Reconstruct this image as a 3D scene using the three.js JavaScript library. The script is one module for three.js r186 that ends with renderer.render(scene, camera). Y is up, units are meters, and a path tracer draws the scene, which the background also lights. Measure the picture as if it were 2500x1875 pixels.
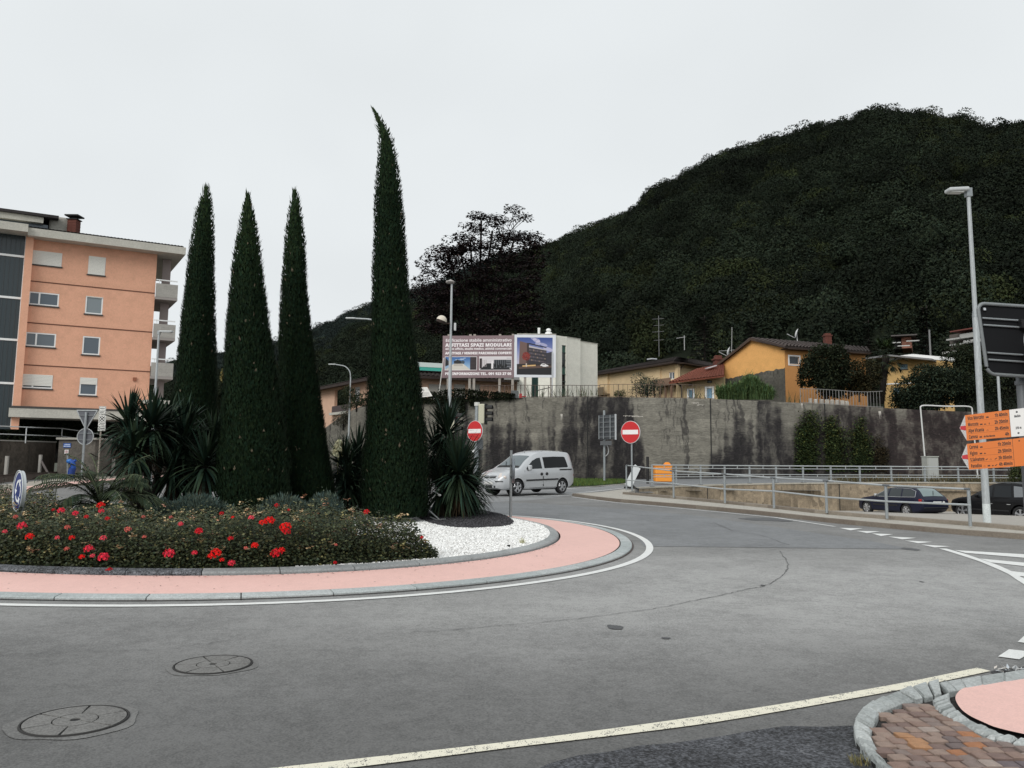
import * as THREE from 'three';
import { mergeGeometries, mergeVertices, toCreasedNormals } from 'three/addons/utils/BufferGeometryUtils.js';
import { ImprovedNoise } from 'three/addons/math/ImprovedNoise.js';
import { RoundedBoxGeometry } from 'three/addons/geometries/RoundedBoxGeometry.js';
import { Brush, Evaluator, SUBTRACTION } from 'three-bvh-csg';

// ---------------------------------------------------------------- camera, sky, sun, exposure
const scene = new THREE.Scene();
const F = 2040, CX = 1250, CY = 870, EYE = 1.62, PITCH = Math.atan(247 / 2040), ROLL = 0.010;
const camera = new THREE.PerspectiveCamera(2 * Math.atan(937.5 / F) * 180 / Math.PI, 4 / 3, 0.1, 6000);
camera.position.set(0, EYE, 0);
camera.rotation.order = 'YXZ';
camera.rotation.set(PITCH, 0, ROLL);
camera.setViewOffset(2500, 1875, 0, 67.5, 2500, 1875);
const renderer = new THREE.WebGLRenderer({ antialias: true });
renderer.setSize(1024, 768);
renderer.toneMapping = THREE.LinearToneMapping;
renderer.toneMappingExposure = 1.15;
renderer.shadowMap.enabled = true;
renderer.shadowMap.type = THREE.PCFSoftShadowMap;
const PN = new ImprovedNoise();
const fbm = (x, y, z = 0, o = 4) => { let s = 0, a = .5, f = 1; for (let i = 0; i < o; i++) { s += a * PN.noise(x * f + 7.3, y * f + 3.1, z * f + 1.7); a *= .5; f *= 2.03; } return s; };
{
  const w = 512, h = 256, d = new Float32Array(w * h * 4);
  for (let j = 0; j < h; j++) for (let i = 0; i < w; i++) {
    const el = (j / (h - 1) - .5) * Math.PI, az = i / w * 2 * Math.PI, k = (j * w + i) * 4;
    const x = Math.cos(el) * Math.cos(az), z = Math.cos(el) * Math.sin(az), y = Math.sin(el);
    if (el > -.02) {
      const n = fbm(x * 2.2 / (y + .45), z * 2.2 / (y + .45), 4, 4), g = 1 + .11 * n;
      d[k] = .700 * g; d[k + 1] = .733 * g; d[k + 2] = .750 * g;
    } else { d[k] = .16; d[k + 1] = .16; d[k + 2] = .155; }
    d[k + 3] = 1;
  }
  const sky = new THREE.DataTexture(d, w, h, THREE.RGBAFormat, THREE.FloatType);
  sky.mapping = THREE.EquirectangularReflectionMapping; sky.magFilter = sky.minFilter = THREE.LinearFilter; sky.needsUpdate = true;
  scene.background = sky; scene.environment = sky;
}
const sun = new THREE.DirectionalLight(new THREE.Color(1, .97, .93), 1.5);
sun.position.set(-66, 84, 84); sun.target.position.set(0, 0, -25);
sun.castShadow = true; sun.shadow.radius = 60; sun.shadow.mapSize.set(2048, 2048);
Object.assign(sun.shadow.camera, { left: -90, right: 90, top: 90, bottom: -90, near: 1, far: 400 });
scene.add(sun, sun.target);

// ---------------------------------------------------------------- helpers
const V = (x, y, z) => new THREE.Vector3(x, y, z);
function rng(seed) { let s = seed >>> 0; return () => { s = (s + 0x6d2b79f5) | 0; let t = Math.imul(s ^ (s >>> 15), 1 | s); t = (t + Math.imul(t ^ (t >>> 7), 61 | t)) ^ t; return ((t ^ (t >>> 14)) >>> 0) / 4294967296; }; }
const lerp = (a, b, t) => a + (b - a) * t, clamp = (x, a = 0, b = 1) => Math.min(b, Math.max(a, x));
const sstep = (a, b, x) => { const t = clamp((x - a) / (b - a)); return t * t * (3 - 2 * t); };
const interp = (tab, x) => { if (x <= tab[0][0]) return tab[0][1]; for (let i = 1; i < tab.length; i++) if (x <= tab[i][0]) { const [a, b] = [tab[i - 1], tab[i]]; return lerp(a[1], b[1], (x - a[0]) / (b[0] - a[0])); } return tab[tab.length - 1][1]; };
const cr = Math.cos(ROLL), sr = Math.sin(ROLL), cp = Math.cos(PITCH), sp = Math.sin(PITCH);
// a sight line of the survey photo (2500 x 1875 grid), a point of the ground under it, a point at a given distance, a point on a vertical plane
function ray(px, py) { const a = (px - CX) / F, b = -(py - CY) / F, u = cr * a - sr * b, v = sr * a + cr * b; return V(u, cp * v + sp, sp * v - cp); }
function G(px, py, y = 0) { const d = ray(px, py), t = (y - EYE) / d.y; return V(d.x * t, y, d.z * t); }
function D(px, py, z) { const d = ray(px, py), t = -z / d.z; return V(d.x * t, EYE + d.y * t, -z); }
const g2 = (px, py, y = 0) => { const p = G(px, py, y); return [p.x, p.z]; };
const used = {};
const numbered = (n) => { const k = used[n] = (used[n] ?? -1) + 1; return k ? n + '_' + String(k).padStart(3, '0') : n; };
function tag(o, label, category, group, kind) { if (label) o.userData.label = label; if (category) o.userData.category = category; if (group) o.userData.group = group; if (kind) o.userData.kind = kind; return o; }
function thing(name, pos, label, category, group, turn = 0) { const o = new THREE.Group(); o.name = numbered(name); o.position.copy(pos); o.rotation.y = turn; scene.add(o); return tag(o, label, category, group); }
const wp = new THREE.Vector3();
// mesh(): geometry given in the parent's own frame; meshW(): geometry given in world metres, moved under its parent
function mesh(name, geo, m, parent = scene) { if (Array.isArray(geo)) geo = join(geo); const o = new THREE.Mesh(geo, m); o.name = parent === scene ? numbered(name) : name; o.castShadow = o.receiveShadow = true; parent.add(o); return o; }
function meshW(name, geo, m, parent = scene) {
  if (Array.isArray(geo)) geo = join(geo);
  if (parent !== scene) { parent.updateWorldMatrix(true, false); geo.applyMatrix4(parent.matrixWorld.clone().invert()); }
  return mesh(name, geo, m, parent);
}
const struct = (name, geo, m) => { const o = meshW(name, geo, m); o.userData.kind = 'structure'; return o; };
function clean(g) { const q = g.index ? g.toNonIndexed() : g; for (const k of Object.keys(q.attributes)) if (!['position', 'normal', 'uv', 'color'].includes(k)) q.deleteAttribute(k); if (!q.attributes.normal) q.computeVertexNormals(); if (!q.attributes.uv) q.setAttribute('uv', new THREE.Float32BufferAttribute(new Float32Array(q.attributes.position.count * 2), 2)); return q; }
function join(list) { const a = list.map(clean); const col = a.some((g) => g.attributes.color); if (col) for (const g of a) if (!g.attributes.color) g.setAttribute('color', new THREE.Float32BufferAttribute(new Float32Array(g.attributes.position.count * 3).fill(1), 3)); return mergeGeometries(a); }
// uv in metres by the way each face points
function uvm(g) { g = clean(g); const p = g.attributes.position, n = g.attributes.normal, uv = new Float32Array(p.count * 2); for (let i = 0; i < p.count; i += 3) { let x = 0, y = 0, z = 0; for (let k = 0; k < 3; k++) { x += n.getX(i + k); y += n.getY(i + k); z += n.getZ(i + k); } const l = Math.hypot(x, z) || 1, tx = -z / l, tz = x / l; for (let k = 0; k < 3; k++) { const j = i + k; if (Math.abs(y) > 1.9) { uv[j * 2] = p.getX(j); uv[j * 2 + 1] = p.getZ(j); } else { uv[j * 2] = p.getX(j) * tx + p.getZ(j) * tz; uv[j * 2 + 1] = p.getY(j); } } } g.setAttribute('uv', new THREE.BufferAttribute(uv, 2)); return g; }
const box = (w, h, d, x = 0, y = 0, z = 0, ry = 0, rx = 0, rz = 0) => { const g = new THREE.BoxGeometry(w, h, d); if (rx) g.rotateX(rx); if (rz) g.rotateZ(rz); if (ry) g.rotateY(ry); return g.translate(x, y, z); };
const rbox = (w, h, d, r, x = 0, y = 0, z = 0, ry = 0) => { const g = new RoundedBoxGeometry(w, h, d, 2, Math.min(r, w * .49, h * .49, d * .49)); if (ry) g.rotateY(ry); return g.translate(x, y, z); };
const cyl = (r0, r1, h, x = 0, y = 0, z = 0, n = 12) => new THREE.CylinderGeometry(r1, r0, h, n).translate(x, y + h / 2, z);
function bar(a, b, r, n = 8, r2 = r) { const d = b.clone().sub(a), l = d.length(); const g = new THREE.CylinderGeometry(r2, r, l, n); g.translate(0, l / 2, 0); g.applyQuaternion(new THREE.Quaternion().setFromUnitVectors(V(0, 1, 0), d.normalize())); return g.translate(a.x, a.y, a.z); }
function plank(a, b, w, h, up = V(0, 1, 0)) { const d = b.clone().sub(a), l = d.length(); d.normalize(); const s = d.clone().cross(up).normalize(), u = s.clone().cross(d); const m = new THREE.Matrix4().makeBasis(d, u, s); const g = new THREE.BoxGeometry(l, h, w); g.translate(l / 2, 0, 0); return g.applyMatrix4(m).translate(a.x, a.y, a.z); }
const tube = (pts, r, seg = 24, n = 8) => new THREE.TubeGeometry(new THREE.CatmullRomCurve3(pts), seg, r, n);
function tris(verts, cols) { const g = new THREE.BufferGeometry(); g.setAttribute('position', new THREE.Float32BufferAttribute(verts, 3)); if (cols) g.setAttribute('color', new THREE.Float32BufferAttribute(cols, 3)); g.computeVertexNormals(); g.setAttribute('uv', new THREE.Float32BufferAttribute(new Float32Array(verts.length / 3 * 2), 2)); return g; }
// a flat sheet over ground polygon [[x, z] ...] at height y (a number or a function), uv in metres
function sheet(poly, y = 0, holes = []) {
  const P = (q) => q.map(([x, z]) => new THREE.Vector2(x, -z)); let a = P(poly); if (THREE.ShapeUtils.isClockWise(a)) a.reverse();
  const H = holes.map((h) => { const q = P(h); if (!THREE.ShapeUtils.isClockWise(q)) q.reverse(); return q; });
  const all = [a, ...H].flat(), f = THREE.ShapeUtils.triangulateShape(a, H), v = [], uv = [];
  for (const t of f) for (const i of t) { const q = all[i]; v.push(q.x, typeof y === 'function' ? y(q.x, -q.y) : y, -q.y); uv.push(q.x, q.y); }
  const g = tris(v); g.setAttribute('uv', new THREE.Float32BufferAttribute(uv, 2)); return g;
}
// a solid prism over a ground polygon with a small chamfer round its top
function slab(poly, y0, y1, bev = .01) {
  let a = poly.map(([x, z]) => new THREE.Vector2(x, -z)); if (THREE.ShapeUtils.isClockWise(a)) a.reverse();
  const s = new THREE.Shape(a), h = y1 - y0; const g = new THREE.ExtrudeGeometry(s, { depth: h - bev, bevelEnabled: bev > 0, bevelThickness: bev, bevelSize: bev, bevelOffset: -bev, bevelSegments: 1 });
  g.rotateX(-Math.PI / 2).translate(0, y0, 0); return g;
}
// one kerb or border stone between two rims, chamfered, cheap (outer edge a-b, inner edge d-c)
function stone4(a, b, c, d, y0, y1, bev, lift = 0) {
  const m = [(a[0] + b[0] + c[0] + d[0]) / 4, (a[1] + b[1] + c[1] + d[1]) / 4];
  const q = [a, b, c, d], lo = q.map(([x, z]) => V(x, y0, z)), mid = q.map(([x, z]) => V(x, y1 - bev, z)), hi = q.map(([x, z], i) => { const dx = m[0] - x, dz = m[1] - z, l = Math.hypot(dx, dz); return V(x + dx / l * bev * 1.3, y1 + (i > 1 ? lift : 0), z + dz / l * bev * 1.3); });
  if (lift) { mid[2].y += lift; mid[3].y += lift; }
  const v = [], tri = (p, r, s) => v.push(p.x, p.y, p.z, r.x, r.y, r.z, s.x, s.y, s.z);
  const area = (b[0] - a[0]) * (c[1] - a[1]) - (b[1] - a[1]) * (c[0] - a[0]), flip = area > 0;
  const quad = (p, r, s, t) => flip ? (tri(p, s, r), tri(p, t, s)) : (tri(p, r, s), tri(p, s, t));
  quad(hi[0], hi[1], hi[2], hi[3]);
  for (let i = 0; i < 4; i++) { const j = (i + 1) % 4; quad(mid[i], mid[j], hi[j], hi[i]); quad(lo[i], lo[j], mid[j], mid[i]); }
  return uvm(tris(v));
}
function strip(left, right, y) { const poly = [...left, ...right.slice().reverse()]; return sheet(poly, y); }
function ribbon(pts, w, y) { const L = [], R = []; pts.forEach((p, i) => { const a = pts[Math.max(0, i - 1)], b = pts[Math.min(pts.length - 1, i + 1)], dx = b[0] - a[0], dz = b[1] - a[1], l = Math.hypot(dx, dz) || 1, ww = (typeof w === 'function' ? w(i / (pts.length - 1)) : w) / 2; L.push([p[0] - dz / l * ww, p[1] + dx / l * ww]); R.push([p[0] + dz / l * ww, p[1] - dx / l * ww]); }); const v = [], uv = []; for (let i = 0; i + 1 < pts.length; i++) for (const q of [L[i], L[i + 1], R[i + 1], L[i], R[i + 1], R[i]]) { v.push(q[0], y, q[1]); uv.push(q[0], -q[1]); } const g = tris(v); const n = g.attributes.normal; if (n.getY(0) < 0) { const p = g.attributes.position.array; for (let i = 0; i < p.length; i += 9) for (let k = 0; k < 3; k++) { const t = p[i + 3 + k]; p[i + 3 + k] = p[i + 6 + k]; p[i + 6 + k] = t; } for (let i = 0; i < uv.length; i += 6) { for (let k = 0; k < 2; k++) { const t = uv[i + 2 + k]; uv[i + 2 + k] = uv[i + 4 + k]; uv[i + 4 + k] = t; } } g.computeVertexNormals(); } g.setAttribute('uv', new THREE.Float32BufferAttribute(uv, 2)); return g; }
const smooth = (pts, n) => new THREE.CatmullRomCurve3(pts.map(([x, z]) => V(x, 0, z))).getPoints(n).map((p) => [p.x, p.z]);
const inside = (poly, x, z) => { let c = false; for (let i = 0, j = poly.length - 1; i < poly.length; j = i++) { const [xi, zi] = poly[i], [xj, zj] = poly[j]; if ((zi > z) !== (zj > z) && x < (xj - xi) * (z - zi) / (zj - zi) + xi) c = !c; } return c; };

// ---------------------------------------------------------------- textures and materials
function texData(w, h, fn, rep = 1, srgb = true) { const d = new Uint8Array(w * h * 4); for (let j = 0; j < h; j++) for (let i = 0; i < w; i++) { const c = fn(i, j), k = (j * w + i) * 4; if (typeof c === 'number') d[k] = d[k + 1] = d[k + 2] = clamp(c, 0, 255); else { d[k] = clamp(c[0], 0, 255); d[k + 1] = clamp(c[1], 0, 255); d[k + 2] = clamp(c[2], 0, 255); } d[k + 3] = 255; } const t = new THREE.DataTexture(d, w, h); t.wrapS = t.wrapT = THREE.RepeatWrapping; t.magFilter = THREE.LinearFilter; t.minFilter = THREE.LinearMipmapLinearFilter; t.generateMipmaps = true; if (srgb) t.colorSpace = THREE.SRGBColorSpace; t.repeat.set(rep, rep); t.needsUpdate = true; return t; }
function texCanvas(w, h, draw) { const c = document.createElement('canvas'); c.width = w; c.height = h; const x = c.getContext('2d'); draw(x, w, h); const t = new THREE.CanvasTexture(c); t.colorSpace = THREE.SRGBColorSpace; t.anisotropy = 8; return t; }
const lin = (r, g, b) => new THREE.Color().setRGB(r, g, b);
const M = (color, roughness = .8, o = {}) => new THREE.MeshStandardMaterial({ color: typeof color === 'number' ? new THREE.Color(color) : Array.isArray(color) ? lin(...color) : color, roughness, ...o });
// tileable noise on a torus of period n cells
function tnoise(w, seed, cells) { const r = rng(seed), g = []; for (let i = 0; i < cells * cells; i++) g.push(r() * 2 - 1); return (i, j) => { const x = i / w * cells, y = j / w * cells, x0 = Math.floor(x), y0 = Math.floor(y), fx = x - x0, fy = y - y0, sx = fx * fx * (3 - 2 * fx), sy = fy * fy * (3 - 2 * fy), at = (a, b) => g[(b % cells) * cells + (a % cells)]; return lerp(lerp(at(x0, y0), at(x0 + 1, y0), sx), lerp(at(x0, y0 + 1), at(x0 + 1, y0 + 1), sx), sy); }; }
function grainTex(size, metres, seed, base, amp, speck = 0, specks = .02, coarse = 1) {
  const r = rng(seed), n1 = tnoise(size, seed + 1, 8), n2 = tnoise(size, seed + 2, 32), n3 = tnoise(size, seed + 3, 128), n4 = tnoise(size, seed + 4, Math.floor(size / 2.5 / coarse));
  return texData(size, size, (i, j) => { let v = n1(i, j) * .35 + n2(i, j) * .3 + n3(i, j) * .35 + n4(i, j) * .9; v = 1 + v * amp; const q = r(); if (q < specks) v += speck * (q < specks * .5 ? 1 : -1); return base.map((c) => c * v); }, 1 / metres);
}
function bumpTex(size, metres, seed, cells) { const n = tnoise(size, seed, cells), n2 = tnoise(size, seed + 9, cells * 2); return texData(size, size, (i, j) => 128 + 80 * n(i, j) + 50 * n2(i, j), 1 / metres, false); }
// ================================================================ the setting: ground, road, pavements
const asphaltBump = bumpTex(1024, 4, 77, 400);
const asphaltMap = grainTex(2048, 8, 11, [255 * .93, 255 * .93, 255 * .93], .14, .22, .05, 1);
asphaltMap.anisotropy = 8;
const vroad = M([.235, .232, .226], .86, { map: asphaltMap, bumpMap: asphaltBump, bumpScale: .003, vertexColors: true });
const roadDark = M([.222, .229, .235], .85, { map: asphaltMap, bumpMap: asphaltBump, bumpScale: .003 });
const coarseMap = grainTex(1024, 2.2, 23, [255 * .62, 255 * .63, 255 * .65], .5, .5, .16, 2.2);
const roadCoarse = M([.155, .156, .162], .9, { map: coarseMap, bumpMap: bumpTex(1024, 2.2, 31, 220), bumpScale: .012 });
const paveMap = grainTex(1024, 4, 41, [240, 238, 234], .10, .12, .05, 1);
const pavement = M([.46, .44, .40], .9, { map: paveMap, bumpMap: asphaltBump, bumpScale: .003 });
const concMap = grainTex(1024, 3, 43, [236, 236, 234], .10, .1, .03, 1.5);
const kerbMat = [0, 1, 2].map((i) => M([.43 + .04 * i, .47 + .035 * i, .475 + .035 * i], .85, { map: concMap }));
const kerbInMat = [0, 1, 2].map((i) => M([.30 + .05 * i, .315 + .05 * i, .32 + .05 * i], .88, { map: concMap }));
const kerbDirtShaded = [0, 1, 2].map((i) => M([.21 + .03 * i, .218 + .03 * i, .222 + .03 * i], .92, { map: coarseMap }));  // dirt plus the shade of the overhanging roses, both put into the colour
const kerbBrown = [0, 1].map((i) => M([.20 + .03 * i, .165 + .03 * i, .135 + .025 * i], .92, { map: concMap }));
const pinkMap = grainTex(1024, 3.1, 47, [250, 249, 248], .035, .08, .012, 1);
const pink = M([.80, .515, .462], .82, { map: pinkMap });
const paint = M([.78, .785, .765], .7, { map: grainTex(512, 1.7, 53, [250, 250, 250], .04, .25, .02, 1) });
const paintWorn = M([.80, .775, .68], .8, { map: (() => { const r = rng(5), n = tnoise(1024, 8, 300), n2 = tnoise(1024, 9, 40); return texData(1024, 1024, (i, j) => { const v = n(i, j) + .5 * n2(i, j); return v > .68 ? [105, 106, 112] : [246 + 8 * r(), 244 + 8 * r(), 240]; }, 1 / 1.6); })() });
const dirt = M([.035, .032, .028], 1, { map: coarseMap });
const dark = M([.02, .02, .02], .9);

// edges of the right-hand pavement (kerb foot), its back kerb and the far wall of the ramp
const KERB = [[1397, 1211], [1450, 1219], [1500, 1225], [1630, 1236], [1771, 1249], [1900, 1262], [2042, 1278], [2180, 1291], [2314, 1303], [2420, 1311.5], [2500, 1317]].map(([x, y]) => g2(x, y));
KERB.push([15, -14.6], [22, -10.5], [40, -4]);
const BACK = [[1520, 1206.5], [1640, 1217], [1771, 1230], [1900, 1243], [2020, 1256], [2178, 1269], [2404, 1287], [2500, 1296]].map(([x, y]) => g2(x, y, .11));
BACK.push([17.5, -17.5], [26, -13.5], [44, -8]);
const RWALL = [[1560, 41.6], [1593, 42.6], [1652, 43.7], [1712, 44.5], [1771, 45.2], [1832, 45.7], [1897, 46.1], [1963, 46.4], [2031, 46.6], [2102, 46.8], [2179, 47], [2261, 47.1], [2343, 47.2], [2500, 47.4], [2700, 47.6], [3300, 48]].map(([px, z], i) => { const p = D(px, 1186, z); return [p.x, p.z]; });
const rwTop = (x) => interp([[5.5, .13], [8, .17], [14, .30], [22, .42], [60, .55]], x);
const HOLE = [[6.1, -40.8], ...BACK.slice(1), [60, -12], [60, -47], ...RWALL.slice(1, -1).reverse()];

const C0 = [-5.6, -17.6];                               // the roundabout's middle
const RW = [[-180, 8.35], [-70, 8.35], [-38, 8.48], [-13, 8.36], [3, 8.34], [13, 8.45], [21, 8.55], [33, 8.72], [45, 8.80], [56, 8.85], [66, 8.81], [72, 8.73], [80, 8.6], [88, 8.47], [100, 8.34], [130, 8.25], [180, 8.35]];
const rw = (deg) => { let s = 0; for (let k = -3; k <= 3; k++) { let d = deg + k * 3; d = ((d + 180) % 360 + 360) % 360 - 180; s += interp(RW, d); } return s / 7; };
const ringPt = (deg, off) => { const r = rw(deg) - off, a = deg * Math.PI / 180; return [C0[0] + r * Math.cos(a), C0[1] + r * Math.sin(a)]; };
const ring = (off, n = 144) => Array.from({ length: n }, (_, i) => ringPt(i * 360 / n - 180, off));
const polar = (x, z) => { const a = Math.atan2(z - C0[1], x - C0[0]) * 180 / Math.PI; return [a, Math.hypot(x - C0[0], z - C0[1]) - rw(a)]; };

{ // one asphalt sheet with its worn and fresh areas; the sunken car park is left open
  const v = [], c = [], uv = [], st = .5;
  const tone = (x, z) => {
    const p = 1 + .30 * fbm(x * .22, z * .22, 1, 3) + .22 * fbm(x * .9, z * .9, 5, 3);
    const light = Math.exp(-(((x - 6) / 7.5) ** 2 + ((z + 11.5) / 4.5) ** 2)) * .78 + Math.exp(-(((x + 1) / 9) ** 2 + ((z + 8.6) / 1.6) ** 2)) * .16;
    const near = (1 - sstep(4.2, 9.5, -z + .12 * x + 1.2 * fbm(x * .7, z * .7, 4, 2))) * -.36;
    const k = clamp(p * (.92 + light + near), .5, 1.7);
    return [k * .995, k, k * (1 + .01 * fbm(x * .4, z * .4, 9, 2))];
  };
  const put = (x, z) => { v.push(x, 0, z); const t = tone(x, z); c.push(...t); uv.push(x, -z); };
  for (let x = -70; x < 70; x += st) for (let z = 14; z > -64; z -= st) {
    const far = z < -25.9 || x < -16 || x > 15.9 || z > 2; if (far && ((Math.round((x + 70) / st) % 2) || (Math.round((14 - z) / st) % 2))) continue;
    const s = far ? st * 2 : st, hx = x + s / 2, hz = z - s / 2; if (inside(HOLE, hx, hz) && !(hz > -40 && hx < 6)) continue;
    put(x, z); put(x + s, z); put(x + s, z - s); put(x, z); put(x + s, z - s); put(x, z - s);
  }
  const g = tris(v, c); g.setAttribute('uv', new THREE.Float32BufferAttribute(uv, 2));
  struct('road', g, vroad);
}
struct('ground', sheet([[-2500, 1500], [2500, 1500], [2500, -2500], [-2500, -2500]], -.06, [[[-69, 13], [69, 13], [69, -63], [-69, -63]]]), M([.05, .055, .035], 1));
// older, darker asphalt on the exit beyond the straight joint
struct('road_exit', sheet([g2(1571, 1334), g2(1800, 1336), g2(2050, 1339), g2(2225, 1341), g2(2120, 1320), g2(2000, 1303), g2(1880, 1285), g2(1700, 1259), g2(1560, 1246), g2(1420, 1236), g2(1290, 1228), g2(1210, 1226), ...[-62, -55, -48, -40, -30, -22, -14, -6].map((a) => ringPt(a, -.02))], .004), roadDark);
struct('road_entry', sheet([g2(1120, 1230), g2(1290, 1222), g2(1392, 1211), g2(1500, 1193), g2(1560, 1186), g2(1400, 1186), g2(1180, 1192)], .004), M([.265, .268, .27], .86, { map: asphaltMap }));
struct('road_patch', sheet([g2(1290, 1890), g2(1340, 1866), g2(1410, 1846), g2(1480, 1838), g2(1560, 1822), g2(1650, 1815), g2(1772, 1797), g2(1850, 1783), g2(1921, 1774), g2(2010, 1776), g2(2082, 1773), g2(2110, 1800), g2(2160, 1880), g2(2240, 1990), g2(1500, 2100)], .004), roadCoarse);
struct('pale_collar', [[183.5, 1761.4, .365], [520.6, 1624.4, .335]].map(([x, y, r], k) => { const p = G(x, y); return sheet(Array.from({ length: 40 }, (_, i) => { const a = i * Math.PI / 20, q = r * (1 + .05 * Math.sin(a * 3 + k) + .03 * Math.sin(a * 7)); return [p.x + q * Math.cos(a), p.z + q * Math.sin(a)]; }), .004); }), M([.185, .183, .177], .88, { map: asphaltMap }));

// cracks and tar joints in the road
const crackM = M([.085, .085, .086], .95);
const crack = (px, w, jit = .02, seed = 1) => { const r = rng(seed), p = smooth(px.map(([x, y]) => g2(x, y)), px.length * 9).map(([x, z]) => [x + (r() - .5) * jit, z + (r() - .5) * jit]); return ribbon(p, (t) => w * (.3 + .6 * r()), .007); };
struct('road_crack', [
  crack([[1740, 1275], [1790, 1296], [1850, 1306], [1925, 1331]], .022, .03, 2),
  crack([[1904, 1346], [1922, 1374], [1921, 1392], [1898, 1414], [1868, 1430], [1820, 1440], [1770, 1452], [1700, 1466]], .018, .03, 3),
  crack([[1700, 1467], [1560, 1492], [1400, 1512], [1200, 1530], [1000, 1546]], .012, .05, 4),
  crack([[1500, 1251], [1650, 1268], [1745, 1280], [1790, 1297]], .02, .03, 5),
  crack([[560, 1565], [400, 1585], [200, 1592], [0, 1600]], .008, .06, 6),
], crackM);
{ const blot = (px, py, w, h, seed, y) => { const a = G(px - w, py), b = G(px + w, py), c = G(px, py - h), d = G(px, py + h), r = rng(seed); return sheet(Array.from({ length: 30 }, (_, i) => { const t = i / 30 * 6.2832, k = .75 + .35 * fbm(Math.cos(t) * 1.7, Math.sin(t) * 1.7, seed, 3) + .2 * r(); return [(a.x + b.x) / 2 + (b.x - a.x) / 2 * k * Math.cos(t), (c.z + d.z) / 2 + (d.z - c.z) / 2 * k * Math.sin(t)]; }), y); }; struct('road_stain', [blot(1503, 1533, 21, 6, 3, .0062), blot(1490, 1530, 9, 4, 4, .0066), blot(1626, 1559, 13, 2.5, 5, .0062), blot(1865, 1268, 66, 4, 6, .0062), blot(1905, 1271, 30, 3, 7, .0066), blot(2222, 1341, 20, 4, 8, .0062), blot(2250, 1421, 4, 1.6, 9, .0062), blot(1862, 1430, 6, 1.5, 10, .0082)], M([.11, .112, .115], .8, { map: asphaltMap })); }
struct('tar_joint', [ribbon(smooth([[1571, 1334.5], [1800, 1336.5], [2050, 1339.5], [2225, 1341.5]].map(([x, y]) => g2(x, y)), 40), .022, .0075)], M([.13, .13, .132], .9));

// painted markings
const ringLine = (o0, o1, y) => { const a = ring(o0, 180), b = ring(o1, 180), v = [], uv = []; for (let i = 0; i < 180; i++) { const j = (i + 1) % 180; for (const q of [a[i], b[j], a[j], a[i], b[i], b[j]]) { v.push(q[0], y, q[1]); uv.push(q[0], -q[1]); } } const g = tris(v); if (g.attributes.normal.getY(0) < 0) { g.scale(1, 1, 1); const p = g.attributes.position.array; for (let i = 0; i < p.length; i += 9) for (let k = 0; k < 3; k++) { const t = p[i + 3 + k]; p[i + 3 + k] = p[i + 6 + k]; p[i + 6 + k] = t; } g.computeVertexNormals(); for (let i = 0; i < uv.length; i += 6) for (let k = 0; k < 2; k++) { const t = uv[i + 2 + k]; uv[i + 2 + k] = uv[i + 4 + k]; uv[i + 4 + k] = t; } } g.setAttribute('uv', new THREE.Float32BufferAttribute(uv, 2)); return g; };
const mk = (pts) => sheet(pts.map(([x, y]) => g2(x, y)), .008);
struct('ring_marking', ringLine(0, .13, .008), paint);
const EDGE_UP = [[520, 1894], [697, 1875], [960, 1846], [1227, 1815.5], [1480, 1783.5], [1723, 1749.5], [1900, 1722.5], [2053, 1696.5], [2230, 1664.5], [2385, 1632.5]];
const EDGE_LO = [[700, 1895], [880, 1875], [1060, 1852.5], [1260, 1827], [1500, 1798.5], [1723, 1769.5], [1900, 1740], [2053, 1713], [2240, 1678.5], [2419, 1640.5]];
struct('edge_marking', strip(smooth(EDGE_UP.map(([x, y]) => g2(x, y)), 60), smooth(EDGE_LO.map(([x, y]) => g2(x, y)), 60), .008), paintWorn);
const sz = (x, y) => [1500 + x / 2.212, 1050 + y / 2.212], hz = (x, y) => [2200 + x / 4.607, 1300 + y / 4.607], vz = (x, y) => [1000 + x / 3.16, 950 + y / 3.16];
for (const t of [[[1215, 530], [1340, 533], [1275, 543]], [[1305, 546], [1435, 549], [1365, 558]], [[1390, 560], [1505, 564], [1440, 574]], [[1480, 577], [1630, 584], [1555, 592]], [[1568, 598], [1720, 606], [1640, 613]], [[1655, 620], [1815, 630], [1730, 636]]]) struct('give_way_marking', mk(t.map(([x, y]) => sz(x, y))), paint);
{
  const A = [[425, 185], [560, 225], [700, 270], [880, 330], [1000, 380], [1200, 470], [1290, 530], [1400, 602], [1600, 760]], Bq = [[510, 186], [640, 222], [800, 272], [930, 318], [1060, 362], [1240, 440], [1340, 500], [1450, 562], [1650, 700]];
  struct('hatch_marking', [strip(smooth(A.map((q) => g2(...hz(...q))), 50), smooth(Bq.map((q) => g2(...hz(...q))), 50), .008), sheet([[600, 203], [1500, 257], [1500, 299], [720, 234]].map((q) => g2(...hz(...q))), .0085), sheet([[880, 298], [1500, 356], [1500, 397], [1010, 342]].map((q) => g2(...hz(...q))), .0085), sheet([[1200, 436], [1500, 470], [1500, 515], [1310, 492]].map((q) => g2(...hz(...q))), .0085)], paint);
}
struct('dash_marking', [mk([[1090, 1405], [1215, 1322], [1480, 1352], [1330, 1437]].map((q) => hz(...q)))], paint);
struct('dash_marking', [mk([[1310, 1240], [1420, 1140], [1700, 1165], [1560, 1275]].map((q) => hz(...q)))], paint);
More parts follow.
